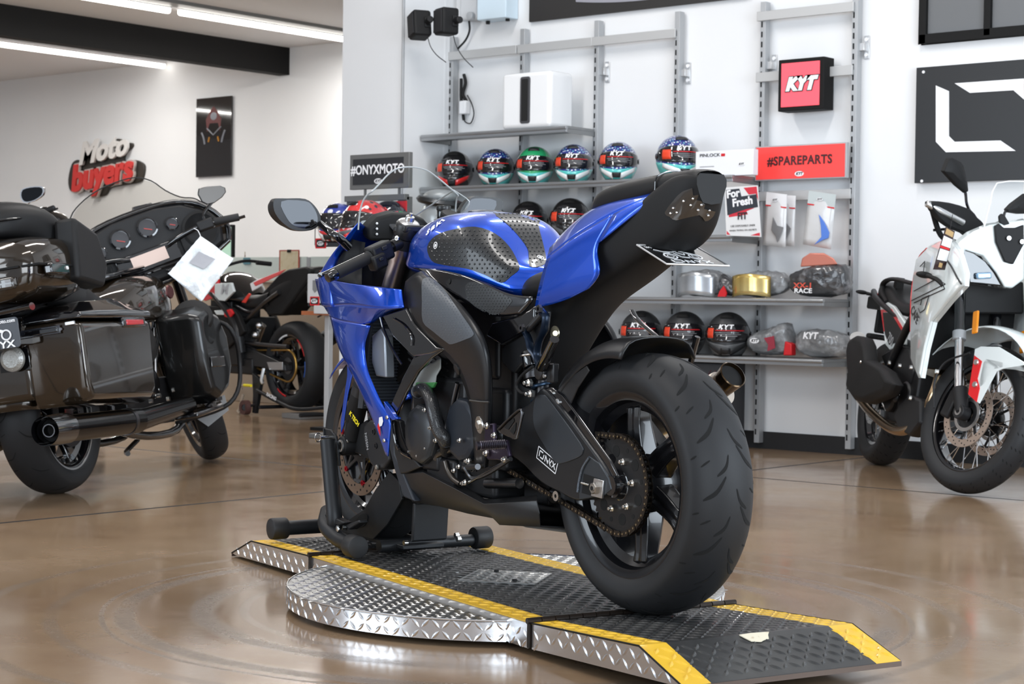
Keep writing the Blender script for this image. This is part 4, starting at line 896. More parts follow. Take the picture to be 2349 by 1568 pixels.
# radiator & black cowls
R0=[Vector((1.155,0,.70)),Vector((1.235,0,.50))]
rad=MB().prism([Vector((1.14,-.18,.70)),Vector((1.17,-.18,.70)),Vector((1.22,-.18,.44)),Vector((1.19,-.18,.44))],(0,.36,0)); build('radiator_core',rad,mat('radiator_core',(.05,.055,.065),.5,.4),H)
fl=MB()
for k in range(26): z=.45+.0096*k; x=1.187-(z-.45)*.185; fl.box((x-.002,.08,z),(.01,.19,.0022))
o=build('radiator_fin',fl,mat('fin_grey',(.13,.15,.18),.4,.7),H); o['kind']='stuff'
build('radiator_tank',MB().prism([B.y(x,y,.19) for x,y in ((853,770),(872,752),(882,770),(885,866),(862,862),(852,830))],(0,-.03,0)),mat('radiator_alu',(.33,.36,.40),.38,.8),H,bevel=.004)
BC=smoothpoly([(874,735),(884,722),(925,718),(945,742),(1000,796),(1022,802),(980,818),(948,832),(925,900),(900,962),(893,940),(905,880),(938,828),(935,812),(905,790)],1)
bcw=build('black_side_cowl',MB().prism([B.y(x,y,.212) for x,y in ((876,724),(900,716),(930,706),(948,742),(1000,796),(1018,800),(985,812),(948,818),(925,795),(900,770))],(0,-.012,0)),GLOSSB,H,bevel=.004); flip(bcw)
bcw=build('black_cowl_arm',MB().prism([B.y(x,y,.21) for x,y in ((1018,801),(990,820),(958,852),(930,900),(905,958),(893,965),(889,945),(905,905),(925,862),(948,818),(985,808))],(0,-.012,0)),GLOSSB,H,bevel=.004); flip(bcw)
bcw=build('cowl_strake',MB().tube([B.y(x,y,.214) for x,y in ((873,728),(882,760),(900,800),(922,836))],.004,n=8).tube([B.y(x,y,.216) for x,y in ((902,730),(925,745),(943,770),(943,792))],.0025,n=8),GLOSSB,H)
# belly pan
BP_=[[(925,1076,.10),(975,1068,.11),(1040,1100,.115),(1112,1145,.12),(1138,1145,.12),(1232,1136,.11)],[(919,1087,.142),(972,1084,.165),(1040,1119,.170),(1111,1156,.172),(1138,1155,.168),(1232,1148,.148)],[(931,1118,.14),(985,1122,.158),(1047,1146,.162),(1118,1172,.166),(1142,1178,.163),(1238,1177,.146)],[(946,1150,.115),(1010,1160,.13),(1073,1176,.14),(1132,1187,.15),(1146,1202,.148),(1240,1206,.13)]]
rows=pts(B,BP_); rows.append([Vector((p.x-.02,.06,p.z-.006)) for p in rows[-1]]); rows.append([Vector((p.x,0,p.z-.003)) for p in rows[-1]])
build('belly_pan',MB().grid(rows),SATIN,H,solid=.004,mirror='y',smooth=28,bevel=.003)
build('lower_fairing_inner',MB().prism([B.y(x,y,.165) for x,y in ((905,960),(915,965),(922,1000),(940,1042),(965,1070),(930,1085),(918,1087),(905,1040),(900,1000))],(0,-.02,0)),SATIN,H,bevel=.004)
build('lower_edge_trim',MB().tube([B.y(x,y,.17) for x,y in ((902,965),(908,1010),(920,1035),(945,1050))],.005,n=8),GLOSSB,H)
build('radiator_shroud',MB().prism([B.y(x,y,.15) for x,y in ((890,975),(905,965),(905,1040),(925,1085),(950,1150),(925,1140),(905,1080),(893,1030))],(0,-.03,0)),mat('shroud_dark',(.02,.024,.032),.5),H,bevel=.005)
# --- rearset
build('footpeg_bracket',MB().prism([B.y(x,y,.19) for x,y in ((1112,972),(1132,970),(1134,1010),(1160,1008),(1168,1045),(1162,1060),(1140,1055),(1118,1055),(1108,1040))],(0,-.012,0)),mat('bracket_purple',(.035,.025,.045),.35,.7),H,bevel=.004)
p0,p1=B.y(1160,1018,.20),B.y(1093,1022,.275)
pr=[(0,.012)]; Lp=(p1-p0).length
for k in range(14): pr+=[(.004+k*(Lp-.01)/14,.013),(.004+(k+.5)*(Lp-.01)/14,.0098)]
pr+=[(Lp,.012),(Lp+.002,.006)]
build('footpeg',MB().lathe(pr,p0,p1-p0,14),mat('peg_metal',(.10,.09,.11),.3,.9),H,smooth=25)
hg=MB().prism([B.y(x,y,.20) for x,y in ((1140,985),(1192,940),(1200,945),(1186,1006),(1178,1008),(1145,992))],(0,-.006,0)); build('heel_guard',hg,GLOSSB,H,bevel=.002)
build('heel_guard_slot',MB().prism([B.y(x,y,.2008) for x,y in ((1156,980),(1178,958),(1180,965),(1166,985))],(0,.0006,0)).prism([B.y(x,y,.2008) for x,y in ((1170,988),(1184,968),(1183,985),(1178,996))],(0,.0006,0)),GROOVE,H)
build('heel_guard_rim',MB().tube([B.y(x,y,.203) for x,y in ((1142,985),(1165,962),(1190,940),(1197,945),(1194,970),(1186,1004))],.003,n=8),STEELD,H)
build('shift_rod',MB().cyl(B.y(1164,1056,.19),B.y(1072,1108,.18),.005,n=10),GLOSSB,H); 
for q in ((1160,1053,.195),(1070,1106,.185),(1120,976,.195),(1118,1039,.195),(1137,998,.195),(1078,1058,.18)): build('rearset_bolt',MB().hexnut(B.y(*q),(0,1,0),.009,.007),BOLT,H,smooth=25)
build('shift_lever',MB().tube([B.y(1172,1052,.19),B.y(1120,1085,.185),B.y(1085,1095,.18),B.y(1066,1072,.19)],.006,n=8).cyl(B.y(1066,1072,.17),B.y(1096,1070,.22),.008,n=12),STEELD,H)
build('side_stand_tube',MB().cyl(B.y(1118,1108,.12),B.y(1192,1108,.12),.014,n=16),STEELD,H)
build('side_stand_spring',MB().tube([B.y(1068,1075+3*math.sin(k),.165)+Vector((-.0045*k,0,0)) for k in range(14)],.002,n=6,sm=2),STEELD,H)
build('lower_linkage',MB().box((.43,0,.27),(.12,.12,.08)).cyl((.40,-.05,.30),(.30,.09,.26),.02,n=14).cyl((.33,.0,.23),(.20,.0,.22),.03,n=18),ENGINE,H,bevel=.006)
build('chain_roller',MB().lathe([(-.004,.013),(.004,.013),(.004,.005),(-.004,.005)],B.y(1277,1137,.12),(0,1,0),20,False,True),BOLT,H)
# shock and passenger peg hangers
sh0=B.y(1226,925,.06); sh1=B.y(1222,1010,.06)
build('shock_spring',MB().tube([Vector((.42+.026*math.cos(k*.7),.05+.026*math.sin(k*.7),.38+k*.0042)) for k in range(50)],.005,n=8,sm=2),mat('spring_blue',(.05,.09,.15),.3,.6),H)
build('shock_body',MB().cyl((.42,.05,.36),(.42,.05,.60),.018,n=18).cyl((.40,.09,.56),(.43,.09,.66),.026,n=20,bev=.003),STEELD,H)
build('brake_line',MB().tube([B.y(x,y,.15) for x,y in ((1222,840),(1196,862),(1185,885),(1195,900),(1212,902))],.004,n=8),MATTE,H)
BB=mat('anodised_blue_black',(.008,.016,.032),.3,.6)
for xs in ([(1240,708),(1252,725),(1247,760),(1236,785),(1232,812),(1240,835)],[(1200,752),(1212,775),(1218,800),(1232,822),(1240,845)]):
    build('peg_hanger_strap',MB().tube([B.y(x,y,.155) for x,y in xs],.012,n=8,flat=.35),BB,H)
    build('hanger_bolt',MB().lathe([(0,.011),(.008,.011),(.008,.005),(.003,.005)],B.y(*xs[0],.165),(0,1,0),6),STEELD,H)
build('hanger_rung',MB().cyl(B.y(1242,722,.14),B.y(1212,755,.15),.009,n=12),SATIN,H)
build('passenger_peg',MB().tube([B.y(1243,842,.16),B.y(1255,815,.19),B.y(1272,778,.22)],[.016,.012],n=12,flat=.8),GLOSSB,H)
build('peg_pivot',MB().lathe([(0,.022),(.02,.022),(.022,.015)],B.y(1250,852,.14),(0,1,0),20).box(B.y(1268,855,.14),(.03,.02,.05)),SATIN,H,bevel=.004)
build('bracket_washer',MB().lathe([(0,.019),(.003,.019)],B.y(1274,764,.11),(0,1,0),28).cyl(B.y(1274,764,.11),B.y(1274,764,.14),.007,n=12),mat('washer_brass',(.42,.38,.27),.3,.9),H)
build('peg_bolt',MB().lathe([(0,.006),(.004,.005)],B.y(1250,862,.165),(0,1,0),12),BOLT,H)
# reservoir and switch bits under the tail
build('brake_fluid_pot',MB().cyl(B.y(1214,808,.12),B.y(1222,842,.12),.024,n=22,bev=.002),GLOSSB,H)
build('pot_band',MB().torus(B.y(1216,815,.12),(.15,0,.98),.0245,.0025,n=28,m=6),ALU,H)
build('joint_bolt',MB().hexnut(B.y(1218,878,.14),(0,1,0),.011,.012).hexnut(B.y(1222,903,.14),(0,1,0),.010,.012),BOLT,H,smooth=25)
# exhaust can on the right
c0=Vector((.22,-.175,.45)); c1=Vector((.0,-.235,.56))
e0=B.y(1655,885,-.25); e1=B.y(1685,855,-.25)
build('silencer',MB().cyl(Vector((.40,-.15,.36)),e0+Vector((-.005,0,-.004)),.042,.046,n=32,bev=.004),mat('silencer_champagne',(.48,.42,.36),.32,.9),H)
dd=(e1-e0).normalized()
build('silencer_tip',MB().lathe([(-.03,.030),(.0,.033),(.035,.037),(.037,.034),(.0,.029),(-.02,.028)],e0+dd*.02,dd,36,False),mat('tip_bronze',(.07,.045,.025),.18,.9),H)
build('silencer_mouth',MB().cyl(e0+dd*.02,e0+dd*.045,.0325,n=32),GROOVE,H)
build('silencer_strap',MB().tube([B.y(x,y,-.19) for x,y in ((1450,712),(1465,735),(1510,775),(1530,800),(1570,850))],.009,n=8,flat=.5).tube([B.y(x,y,-.16) for x,y in ((1600,772),(1592,800),(1583,840))],.008,n=8),GLOSSB,H)
build('rear_brake_disc',disc_mb(Vector((0,-.085,.32)),.11,.085,.005,24),[ROT,GROOVE],H,smooth=30)
# ================================================================ chequer plate turntable with its ramps, wheel chock
PM=MW(PX,PY,0,PYAW); PF=Frame(PM)
T=root('display_turntable','silver chequer plate turntable with black and yellow painted deck under the blue motorcycle','display platform',PM)
CHK=mat('chequer_silver',(.80,.81,.83),.24,1,bump=(60,.12,.001))
CHKT=mat('chequer_silver_worn',(.44,.44,.43),.30,.95,bump=(60,.12,.001))
CHKB=mat('chequer_black',(.022,.022,.022),.42,0,.15,.5,bump=(250,.15,.0008),noise=(7,(.045,.045,.043),.5,.75))
CHKY=mat('chequer_yellow',(.70,.42,.028),.42,0,.2,.5,noise=(18,(.60,.34,.03),.55,.8))
def lozenges(mb,poly,pos,pitch=.038,ln=.0155,wd=.0046,ht=.0022,rot=0):
    """raised lozenges inside a flat polygon poly[(u,v)]; pos(u,v,h) gives the point"""
    us=[p[0] for p in poly]; vs_=[p[1] for p in poly]; a=pitch/1.414; j0=math.floor(min(vs_)/a)-1; j1=math.ceil(max(vs_)/a)+1; i0=math.floor(min(us)/a)-1; i1=math.ceil(max(us)/a)+1
    for j in range(j0,j1):
        for i in range(i0,i1):
            u,v=i*a,j*a
            if not inpoly(u,v,poly): continue
            an=PI/4 if (i+j)%2 else -PI/4; an+=rot; c,s=math.cos(an),math.sin(an)
            def q(x,y,h): return pos(u+x*c-y*s,v+x*s+y*c,h)
            V=[q(-ln,0,0),q(-ln*.3,-wd,0),q(ln*.3,-wd,0),q(ln,0,0),q(ln*.3,wd,0),q(-ln*.3,wd,0),q(-ln*.55,0,ht),q(0,-wd*.25,ht*1.15),q(ln*.55,0,ht),q(0,wd*.25,ht*1.15)]
            mb.add(V,[(0,1,6),(1,2,8,7),(1,7,6),(2,3,8),(3,4,8),(4,5,6,9),(4,9,8),(5,0,6),(6,7,8,9)])
def deckpanel(name,poly,pos,m,par,th=.004,sub=None,**k):
    mb=MB(); mb.prism([pos(u,v,0) for u,v in poly],pos(poly[0][0],poly[0][1],-th)-pos(poly[0][0],poly[0][1],0)); lozenges(mb,poly,pos,**k)
    return build(name,mb,m,par,smooth=0)
Z0=.0815; flat=lambda u,v,h:Vector((u,v,Z0+h))
def rect(u0,u1,v0,v1): return [(u0,v0),(u1,v0),(u1,v1),(u0,v1)]
YE=.072
def deck(u0,u1,pos,tag_):
    deckpanel('deck_panel',rect(u0,u1,-.605+YE,-YE),pos,CHKB,T)
    deckpanel('painted_edge_strip',rect(u0,u1,-YE,0),pos,CHKY,T); deckpanel('painted_edge_strip',rect(u0,u1,-.605,-.605+YE),pos,CHKY,T)
deck(.006,1.255,flat,'mid')
# skirts of the mid section, and the round turntable halves
sidepos=lambda y,s:(lambda u,v,h:Vector((u,y+s*h,v)))
C_=(.6305,-.3025); R_=.60; ZD=.066
for sg in (1,-1):
    y_edge=0 if sg>0 else -.605; hc=math.sqrt(R_**2-.3025**2); a0=math.asin(.3025/R_)
    arc=[(C_[0]+R_*math.cos(a),C_[1]+sg*R_*math.sin(a)) for a in [a0+(PI-2*a0)*k/48 for k in range(49)]]
    deckpanel('turntable_top',arc,lambda u,v,h:Vector((u,v,ZD+h)),CHKT,T,rot=-PYAW+.3)
    sk=MB(); zt,zb=ZD+.002,.016
    sk.grid([[Vector((u,v,zt)) for u,v in arc],[Vector((u,v,zb)) for u,v in arc]])
    tot=R_*(PI-2*a0)
    def pos(s,v,h,sg=sg,a0=a0): a=a0+s/R_; return Vector((C_[0]+(R_+h)*math.cos(a),C_[1]+sg*(R_+h)*math.sin(a),v))
    lozenges(sk,rect(0,tot,zb+.004,zt-.003),pos,rot=0)
    build('turntable_skirt',sk,CHK,T,solid=-.0,smooth=30)
    build('turntable_lip',MB().tube([Vector((u,v,ZD+.001)) for u,v in arc],.0022,n=6,sm=0),CHK,T)
for y,s in ((0,1),(-.605,-1)):
    sk=MB(); sk.prism([Vector((.008,y,.018)),Vector((1.255,y,.018)),Vector((1.255,y,Z0-.002)),Vector((.008,y,Z0-.002))],(0,-.003*s,0)); lozenges(sk,rect(.01,.11,.022,Z0-.006),sidepos(y,s)); lozenges(sk,rect(1.15,1.25,.022,Z0-.006),sidepos(y,s))
    build('side_skirt',sk,CHK,T,smooth=30)
build('inner_frame',MB().box((C_[0],C_[1],.04),(1.2,.56,.05)),BLKP,T)
build('turntable_base',MB().cyl((C_[0],C_[1],0),(C_[0],C_[1],.05),.50,n=48),BLKP,T)
# hatch plate
hq=[(.6305,-.455),(.478,-.3025),(.6305,-.150),(.783,-.3025)]
deckpanel('hatch_plate',hq,lambda u,v,h:Vector((u,v,Z0+.0045+h)),CHKT,T,rot=PI/4,ht=.0015)
for u,v in ((.72,-.325),(.545,-.28)): build('hatch_bolt',MB().cyl((u,v,Z0+.004),(u,v,Z0+.010),.007,n=12),BLKP,T)
# ramps
def ramp(u_h,s,z1,name,lab_scr):
    """s=-1 near ramp, +1 far ramp; rises to z1 at the crease, then drops"""
    Lf,Lb=.455,.165
    def ps(u,v,h):   # u measured outward from hinge along surface
        if u<=Lf: return Vector((u_h+s*u,v,Z0+(z1-Z0)*u/Lf+h))
        f=(u-Lf)/Lb; zz=z1+(ZT-z1)*f; return Vector((u_h+s*(Lf+f*.165),v,zz+h))
    ZT=z1-.058
    for a,b,m_ in ((-.605+YE,-YE,CHKB),(-YE,0,CHKY),(-.605,-.605+YE,CHKY)):
        nm='ramp_panel' if m_ is CHKB else 'ramp_edge_strip'
        mb=MB()
        for q0,q1 in ((.006,Lf),(Lf,Lf+Lb)):
            mb.prism([ps(q0,a,0),ps(q1,a,0),ps(q1,b,0),ps(q0,b,0)],(0,0,-.004))
        lozenges(mb,rect(.01,Lf-.012,a,b),ps,ht=.0022); lozenges(mb,rect(Lf+.012,Lf+Lb-.006,a,b),ps,ht=.003)
        build(nm,mb,m_,T,smooth=0)
    for y,sg in ((0,1),(-.605,-1)):
        O=[ps(.008,y,-.001),ps(Lf,y,-.001),ps(Lf+Lb-.004,y,-.002)]; lo=[Vector((p.x,p.y,max(.008,p.z-.062))) for p in O]; 
        P=[O[0],O[1],O[2],Vector((O[1].x+s*.13,y,lo[1].z)),lo[0]]
        mb=MB(); mb.prism(P,(0,-.003*sg,0)); poly=[(p.x,p.z) for p in P]; cx=sum(a for a,b in poly)/5; cz=sum(b for a,b in poly)/5
        lozenges(mb,[(cx+(a-cx)*.96,cz+(b-cz)*.82) for a,b in poly],sidepos(y,sg)); build('ramp_side',mb,CHK,T,smooth=30)
        build('ramp_side_seal',MB().tube([p+Vector((0,.001*sg,0)) for p in O],.0022,n=6,sm=0),BLKP,T)
    build('ramp_end_edge',MB().bx(ps(Lf+Lb,-.605,-.012)-Vector((.004,0,0)),ps(Lf+Lb,0,-.001)),mat('worn_steel',(.12,.09,.075),.5,.7),T)
    build('ramp_underframe',MB().prism([Vector((u_h+s*.02,-.58,Z0-.06)),Vector((u_h+s*.55,-.58,max(.012,z1-.062))),Vector((u_h+s*.45,-.58,z1-.01)),Vector((u_h+s*.02,-.58,Z0-.008))],(0,.555,0)),BLKP,T)
    return ps
psn=ramp(0,-1,.1035,'near','')
ramp(1.261,1,.0725,'far','')
build('ramp_caster',MB().cyl((-.40,-.3,.02),(-.40,-.34,.02),.02,n=20).cyl((-.40,-.1,.02),(-.40,-.14,.02),.02,n=20).box((-.40,-.22,.035),(.03,.3,.03)),BLKP,T)
for u in (0,1.258):
    hb=MB()
    for k in range(16): hb.cyl((u,-.612+k*.039,Z0+.004),(u,-.612+k*.039+.0365,Z0+.004),.0075,n=12)
    hb.box((u,-.3025,Z0-.03),(.006,.62,.06)); build('hinge',hb,mat('hinge_dark',(.025,.018,.014),.4,.5),T,smooth=30)
# bare patch rubbed through the paint
w_=[(.505,-.335),(.480,-.375),(.495,-.425),(.52,-.42),(.535,-.375),(.53,-.345)]
wq=[PF.z(x,y,.097) for x,y in ((1695,1458),(1722,1455),(1762,1452),(1758,1466),(1745,1473),(1722,1472),(1706,1464))]
def onbevel(x,y):   # point on the near ramp's bevel plane
    a,b,c=psn(.456,0,0),psn(.62,0,0),psn(.456,-.6,0); n=(b-a).cross(c-a).normalized(); d=PF.r@ray(x,y); t=(a-PF.c).dot(n)/d.dot(n); return PF.c+d*t+(n if n.z>0 else -n)*.0035
build('worn_patch',MB().prism([onbevel(x,y) for x,y in ((1695,1458),(1722,1454),(1763,1451),(1761,1458),(1763,1466),(1752,1469),(1745,1473),(1722,1472),(1706,1464))],(0,0,-.002)),mat('worn_cream',(.66,.60,.46),.5,noise=(60,(.35,.22,.1),.6,.8)),T)
# ---------------------------------------------------------------- wheel chock stand
S=root('wheel_chock_stand','black steel wheel chock stand holding the front wheel of the blue motorcycle','wheel stand',HM)
SB=mat('stand_black',(.016,.017,.019),.45,.3,bump=(400,.15,.0008)); CAPR=mat('rubber_cap',(.012,.012,.013),.55)
def sfoot(a,b):
    a,b=Vector(a),Vector(b); d=(b-a).normalized(); build('rubber_cap',MB().cyl(b-d*.045,b+d*.012,.034,n=28,bev=.006),CAPR,S)
z=.036
build('front_crossbar',MB().cyl((1.66,.235,z),(1.66,-.235,z),.023,n=24),SB,S); sfoot((1.66,0,z),(1.66,.245,z)); sfoot((1.66,0,z),(1.66,-.245,z))
build('rear_crossbar',MB().cyl((1.19,.12,z-.006),(1.19,-.235,z-.006),.018,n=24),SB,S); sfoot((1.19,0,z),(1.19,-.25,z))
build('side_leg',MB().tube([(1.44,.165,.11),(1.38,.20,.075),(1.30,.20,.045),(1.20,.205,z)],.024,n=18),SB,S); sfoot((1.24,.2035,z),(1.165,.206,z))
P0=B.y(768,1200,.19); P1=B.y(752,1010,.175)
build('upright_post',MB().tube([Vector((1.43,.16,.08)),P0,(P0+P1)/2,P1],.024,n=20),SB,S)
build('wheel_guard_plate',MB().prism([B.y(x,y,.145) for x,y in ((740,982),(757,985),(770,1000),(778,1068),(748,1068),(743,1050))],(0,-.008,0)).prism([B.y(742,982,.15),B.y(748,1068,.15),B.y(770,1068,.115),B.y(764,985,.115)],(0.006,0,0)),SB,S,bevel=.002)
pb=B.y(735,1003,.18); build('locking_bolt',MB().cyl(pb,pb+Vector((0,-.05,0)),.005,n=12).torus(pb+Vector((.004,.006,0)),(1,.3,0),.013,.002,24,6),BOLT,S)
# hinge bolt + lugs
hb_=B.y(776,1212,.205); build('hinge_bolt',MB().lathe([(0,.010),(.004,.010),(.006,.006)],hb_,(0,1,0),16),BOLT,S)
build('hinge_lug',MB().prism([B.y(x,y,.20) for x,y in ((738,1180),(748,1178),(790,1198),(775,1206),(742,1192))],(0,-.03,0)).prism([B.y(x,y,.19) for x,y in ((790,1205),(822,1192),(825,1198),(800,1215))],(0,-.03,0)),SB,S,bevel=.004)
# cradle: two side plates with a lightening hole, back plate
cr=[(1.19,.29),(1.16,.25),(1.30,.06),(1.42,.04),(1.52,.06),(1.50,.10),(1.42,.13),(1.30,.20)]
cr=[(1.14,.235),(1.20,.26),(1.285,.20),(1.36,.13),(1.47,.085),(1.53,.085),(1.54,.045),(1.30,.045),(1.21,.10),(1.12,.185)]
for s in (1,-1):
    build('cradle_side',MB().prism([Vector((x,s*.082,zz-.01)) for x,zz in cr],(0,-.006*s,0)),SB,S,bevel=.0015)
    hc_=[Vector((1.37+.04*math.cos(a)*.92+.012*math.sin(a),s*.0845,.085+.015*math.sin(a)-.018*math.cos(a))) for a in [2*PI*k/20 for k in range(20)]]
    build('cradle_hole',MB().prism(hc_,(0,-.001*s,0)),GROOVE,S)
build('cradle_back',MB().prism([Vector((x,-.03,zz)) for x,zz in ((1.045,.06),(1.06,.055),(1.05,.17),(1.035,.17))],(0,.115,0)).prism([Vector((x,-.04,zz)) for x,zz in ((1.13,.225),(1.20,.245),(1.17,.19),(1.12,.18))],(0,.12,0)),SB,S,bevel=.003)
build('cradle_base',MB().box((1.36,0,.030),(.46,.14,.012)).box((1.52,0,.030),(.30,.07,.02)),SB,S,bevel=.002)
for x,y in ((1.48,.09),(1.08,.09),(1.08,-.09),(1.16,-.13)): build('cradle_bolt',MB().cyl((x,y-.006,.052),(x,y+.006,.052),.008,n=10),BOLT,S)
# ================================================================ helmets
HB_=mat('helmet_gloss_black',(.010,.010,.011),.12,0,1); HM_=mat('helmet_matte_black',(.022,.023,.025),.45,0,0)
HG=mat('helmet_grey',(.10,.105,.11),.35); HT=mat('helmet_turquoise',(.10,.55,.52),.2,0,1); HW=mat('helmet_white',(.80,.82,.82),.2,0,1)
HR=mat('helmet_red',(.60,.02,.02),.22,0,1); HBL=mat('helmet_blue',(.03,.05,.35),.2,0,1); HGR=mat('helmet_green',(.02,.32,.12),.2,0,1)
def pattern(name,base,spots,scale=55,thr=.62):
    m=mat(name,base,.2,0,1); nt=m.node_tree; N=nt.nodes.new; Lk=nt.links.new; tc=N('ShaderNodeTexCoord'); v=N('ShaderNodeTexVoronoi'); v.inputs['Scale'].default_value=scale; Lk(tc.outputs['Object'],v.inputs[0])
    r=N('ShaderNodeMath'); r.operation='LESS_THAN'; r.inputs[1].default_value=.34; Lk(v.outputs['Distance'],r.inputs[0]); c=N('ShaderNodeMix'); c.data_type='RGBA'; Lk(r.outputs[0],c.inputs[0]); c.inputs[6].default_value=(*base,1)
    q=N('ShaderNodeValToRGB'); q.color_ramp.interpolation='CONSTANT'; q.color_ramp.elements[0].color=(*spots[0],1); q.color_ramp.elements[1].position=.5; q.color_ramp.elements[1].color=(*spots[1],1)
    s_=N('ShaderNodeSeparateColor'); Lk(v.outputs['Color'],s_.inputs[0]); Lk(s_.outputs[0],q.inputs[0]); Lk(q.outputs[0],c.inputs[7]); Lk(c.outputs[2],nt.nodes['Principled BSDF'].inputs['Base Color']); return m
HSP=pattern('helmet_spotted_blue',(.02,.03,.20),((.75,.8,.85),(.15,.5,.55)),70)
VIS=mat('visor_dark',(.008,.008,.010),.06,0,1)
ORG=mat('sticker_orange',(.75,.06,.02),.35); STK=mat('sticker_grey',(.26,.26,.27),.4)
def hel_pt(th,ph,k=1.0):
    """helmet surface: th from crown (0) to rim (pi), ph 0 = face (+x), origin at the base centre"""
    a,b,c=.137,.120,.128; z=math.cos(th); r=math.sin(th)
    x=math.cos(ph)*r; y=math.sin(ph)*r
    low=max(0,-z); fr=max(0,x)
    X=a*x*(1+.10*fr*low*2.0)*(1 if x>0 else 1.04); Y=b*y*(1-.10*low); Z=c*z*(1 if z>0 else 1.12)
    if x>0: X+=.028*low*fr*2.2
    return Vector((X*k,Y*k,Z*k+.142))
def hel_region(t0,t1,p0,p1,k,nt=10,np_=14,cut=None):
    rows=[]
    for i in range(nt+1):
        r=[]
        for j in range(np_+1):
            th=t0+(t1-t0)*i/nt; ph=p0+(p1-p0)*j/np_
            if cut: th,ph=cut(th,ph,i/nt,j/np_)
            r.append(hel_pt(th,ph,k))
        rows.append(r)
    return MB().grid(rows)
R_=math.radians
def make_helmet(top,chin,accent,spoiler=True,sticker=True):
    t=root('helmet','black helmet','helmet',MW(0,0,-9,0))
    sh=MB(); rows=[[hel_pt(R_(2+ (138-2)*i/20),2*PI*j/36) for j in range(36)] for i in range(21)]; sh.grid(rows,True); sh.v.append(tuple(hel_pt(0,0)));
    o=len(sh.v)-1; sh.f+=[(o,j,(j+1)%36) for j in range(36)]; sh.mi+=[0]*36
    sh.grid([rows[-1],[p*1.0+Vector((0,0,.004))-Vector((p.x*.12,p.y*.12,0)) for p in rows[-1]]],True)
    build('shell',sh,top,t,smooth=60)
    lo=hel_region(R_(98),R_(139),R_(-112),R_(112),1.012,8,28,lambda th,ph,u,v:(R_(98)+ (R_(139)-R_(98))*u + (R_(14)*(1-abs(2*v-1))**1.0*(1-u)),ph))
    build('chin_bar',lo,chin,t,smooth=60,solid=.003)
    vz=hel_region(R_(62),R_(104),R_(-88),R_(88),1.022,8,24,lambda th,ph,u,v:(th+R_(8)*(abs(2*v-1)**3)*(1-2*u)*1.3,ph))
    build('visor',vz,VIS,t,smooth=60,solid=.002)
    for s in (1,-1):
        a=MB(); rows=[]
        for i in range(7):
            u=i/6; ph=R_(12+52*u)*s; th=R_(130-22*u); w=R_(9*(1-u*.45)); rows.append([hel_pt(th-w,ph,1.024),hel_pt(th+w*.4,ph+R_(3)*s,1.03),hel_pt(th+w,ph+R_(6)*s,1.024)])
        build('chin_accent',a.grid(rows),accent,t,solid=.002,smooth=60)
        h=hel_pt(R_(88),R_(86)*s,1.03); build('visor_pivot',MB().lathe([(0,.018),(.004,.016),(.005,.008)],h,(0,s,0),18),HB_,t)
    vn=MB(); vn.grid([[hel_pt(R_(118+14*u),R_(-15+30*v),1.045-.01*abs(2*v-1)) for v in (0,.25,.5,.75,1)] for u in (0,.33,.66,1)]); build('chin_vent',vn,HM_,t,solid=.004,smooth=60)
    tv=MB(); tv.grid([[hel_pt(R_(30+14*u),R_(-26+52*v),1.05-.02*abs(2*v-1)-.02*abs(2*u-1)) for v in (0,.25,.5,.75,1)] for u in (0,.33,.66,1)]); build('top_vent',tv,GROOVE if chin is not HT else HM_,t,solid=.004,smooth=60)
    if spoiler: build('rear_spoiler',MB().grid([[hel_pt(R_(48+22*u),R_(150+60*v),1.03+.05*u) for v in (0,.25,.5,.75,1)] for u in (0,.5,1)]),top,t,solid=.005,smooth=60)
    build('neck_trim',MB().tube([hel_pt(R_(138),2*PI*k/24)+Vector((0,0,-.002)) for k in range(25)],.0055,n=8,sm=1),MATTE,t)
    if sticker:
        build('visor_sticker_red',hel_region(R_(73),R_(96),R_(-62),R_(-36),1.03,3,6),ORG,t,solid=.0006)
        build('visor_sticker_band',hel_region(R_(77.5),R_(79.5),R_(-30),R_(52),1.033,1,16),RED,t,solid=.0006)
        s=MB()
        for k,(q0,q1) in enumerate(((-30,34),(-26,40),(-14,30))):
            s.grid([[hel_pt(R_(83+4*k+d),R_(q0+(q1-q0)*v/10),1.034) for v in range(11)] for d in (0,1.2)])
        build('visor_sticker_print',s,STK,t,solid=.0006,smooth=0)
        c=hel_pt(R_(69),0,1.036); n=Vector((1,0,.45)).normalized()
        for ch,ph in (('K',-15),('Y',-1),('T',13)):
            c=hel_pt(R_(70),R_(ph),1.04); n=Vector((math.cos(R_(ph)),math.sin(R_(ph)),.33)).normalized(); x=Vector((0,0,1)).cross(n).normalized()
            text('visor_letter',ch,.034,WHITEP,t,axes(c,x,n.cross(x)),.0005,.0016,.2,sx=1.1)
    return t
def put_h(src,px,py,y,yaw,lab,grp,sc=1,first=False,z=None):
    t=src if first else copy_tree(src)
    p=WF.y(px,py,y)
    if z is not None: p.z=z
    t.matrix_world=Matrix.Translation(p)@Matrix.Rotation(math.radians(yaw),4,'Z')@Matrix.Diagonal((sc,sc,sc,1)); t['label']=lab; t['group']=grp; return t
G1='helmets on the upper helmet shelf'
hr=make_helmet(HB_,HB_,HR); ht=make_helmet(HSP,HT,HW); hg_=make_helmet(HGR,HT,HW); hb=make_helmet(HB_,HB_,HG,sticker=True); hm=make_helmet(HM_,HG,HM_)
zs=1.587+.036
def hz(z): return z-.128+.128*.0+.102-.0
ZH=1.587-.030; 
put_h(hr,1044,420,8.99,-57,'glossy black helmet with red chin accents, leftmost on the upper helmet shelf',G1,1,True,ZH)
put_h(ht,1137,418,8.99,-57,'turquoise chinned helmet with spotted blue top, between the black-red and the green-topped helmet',G1,1,True,ZH)
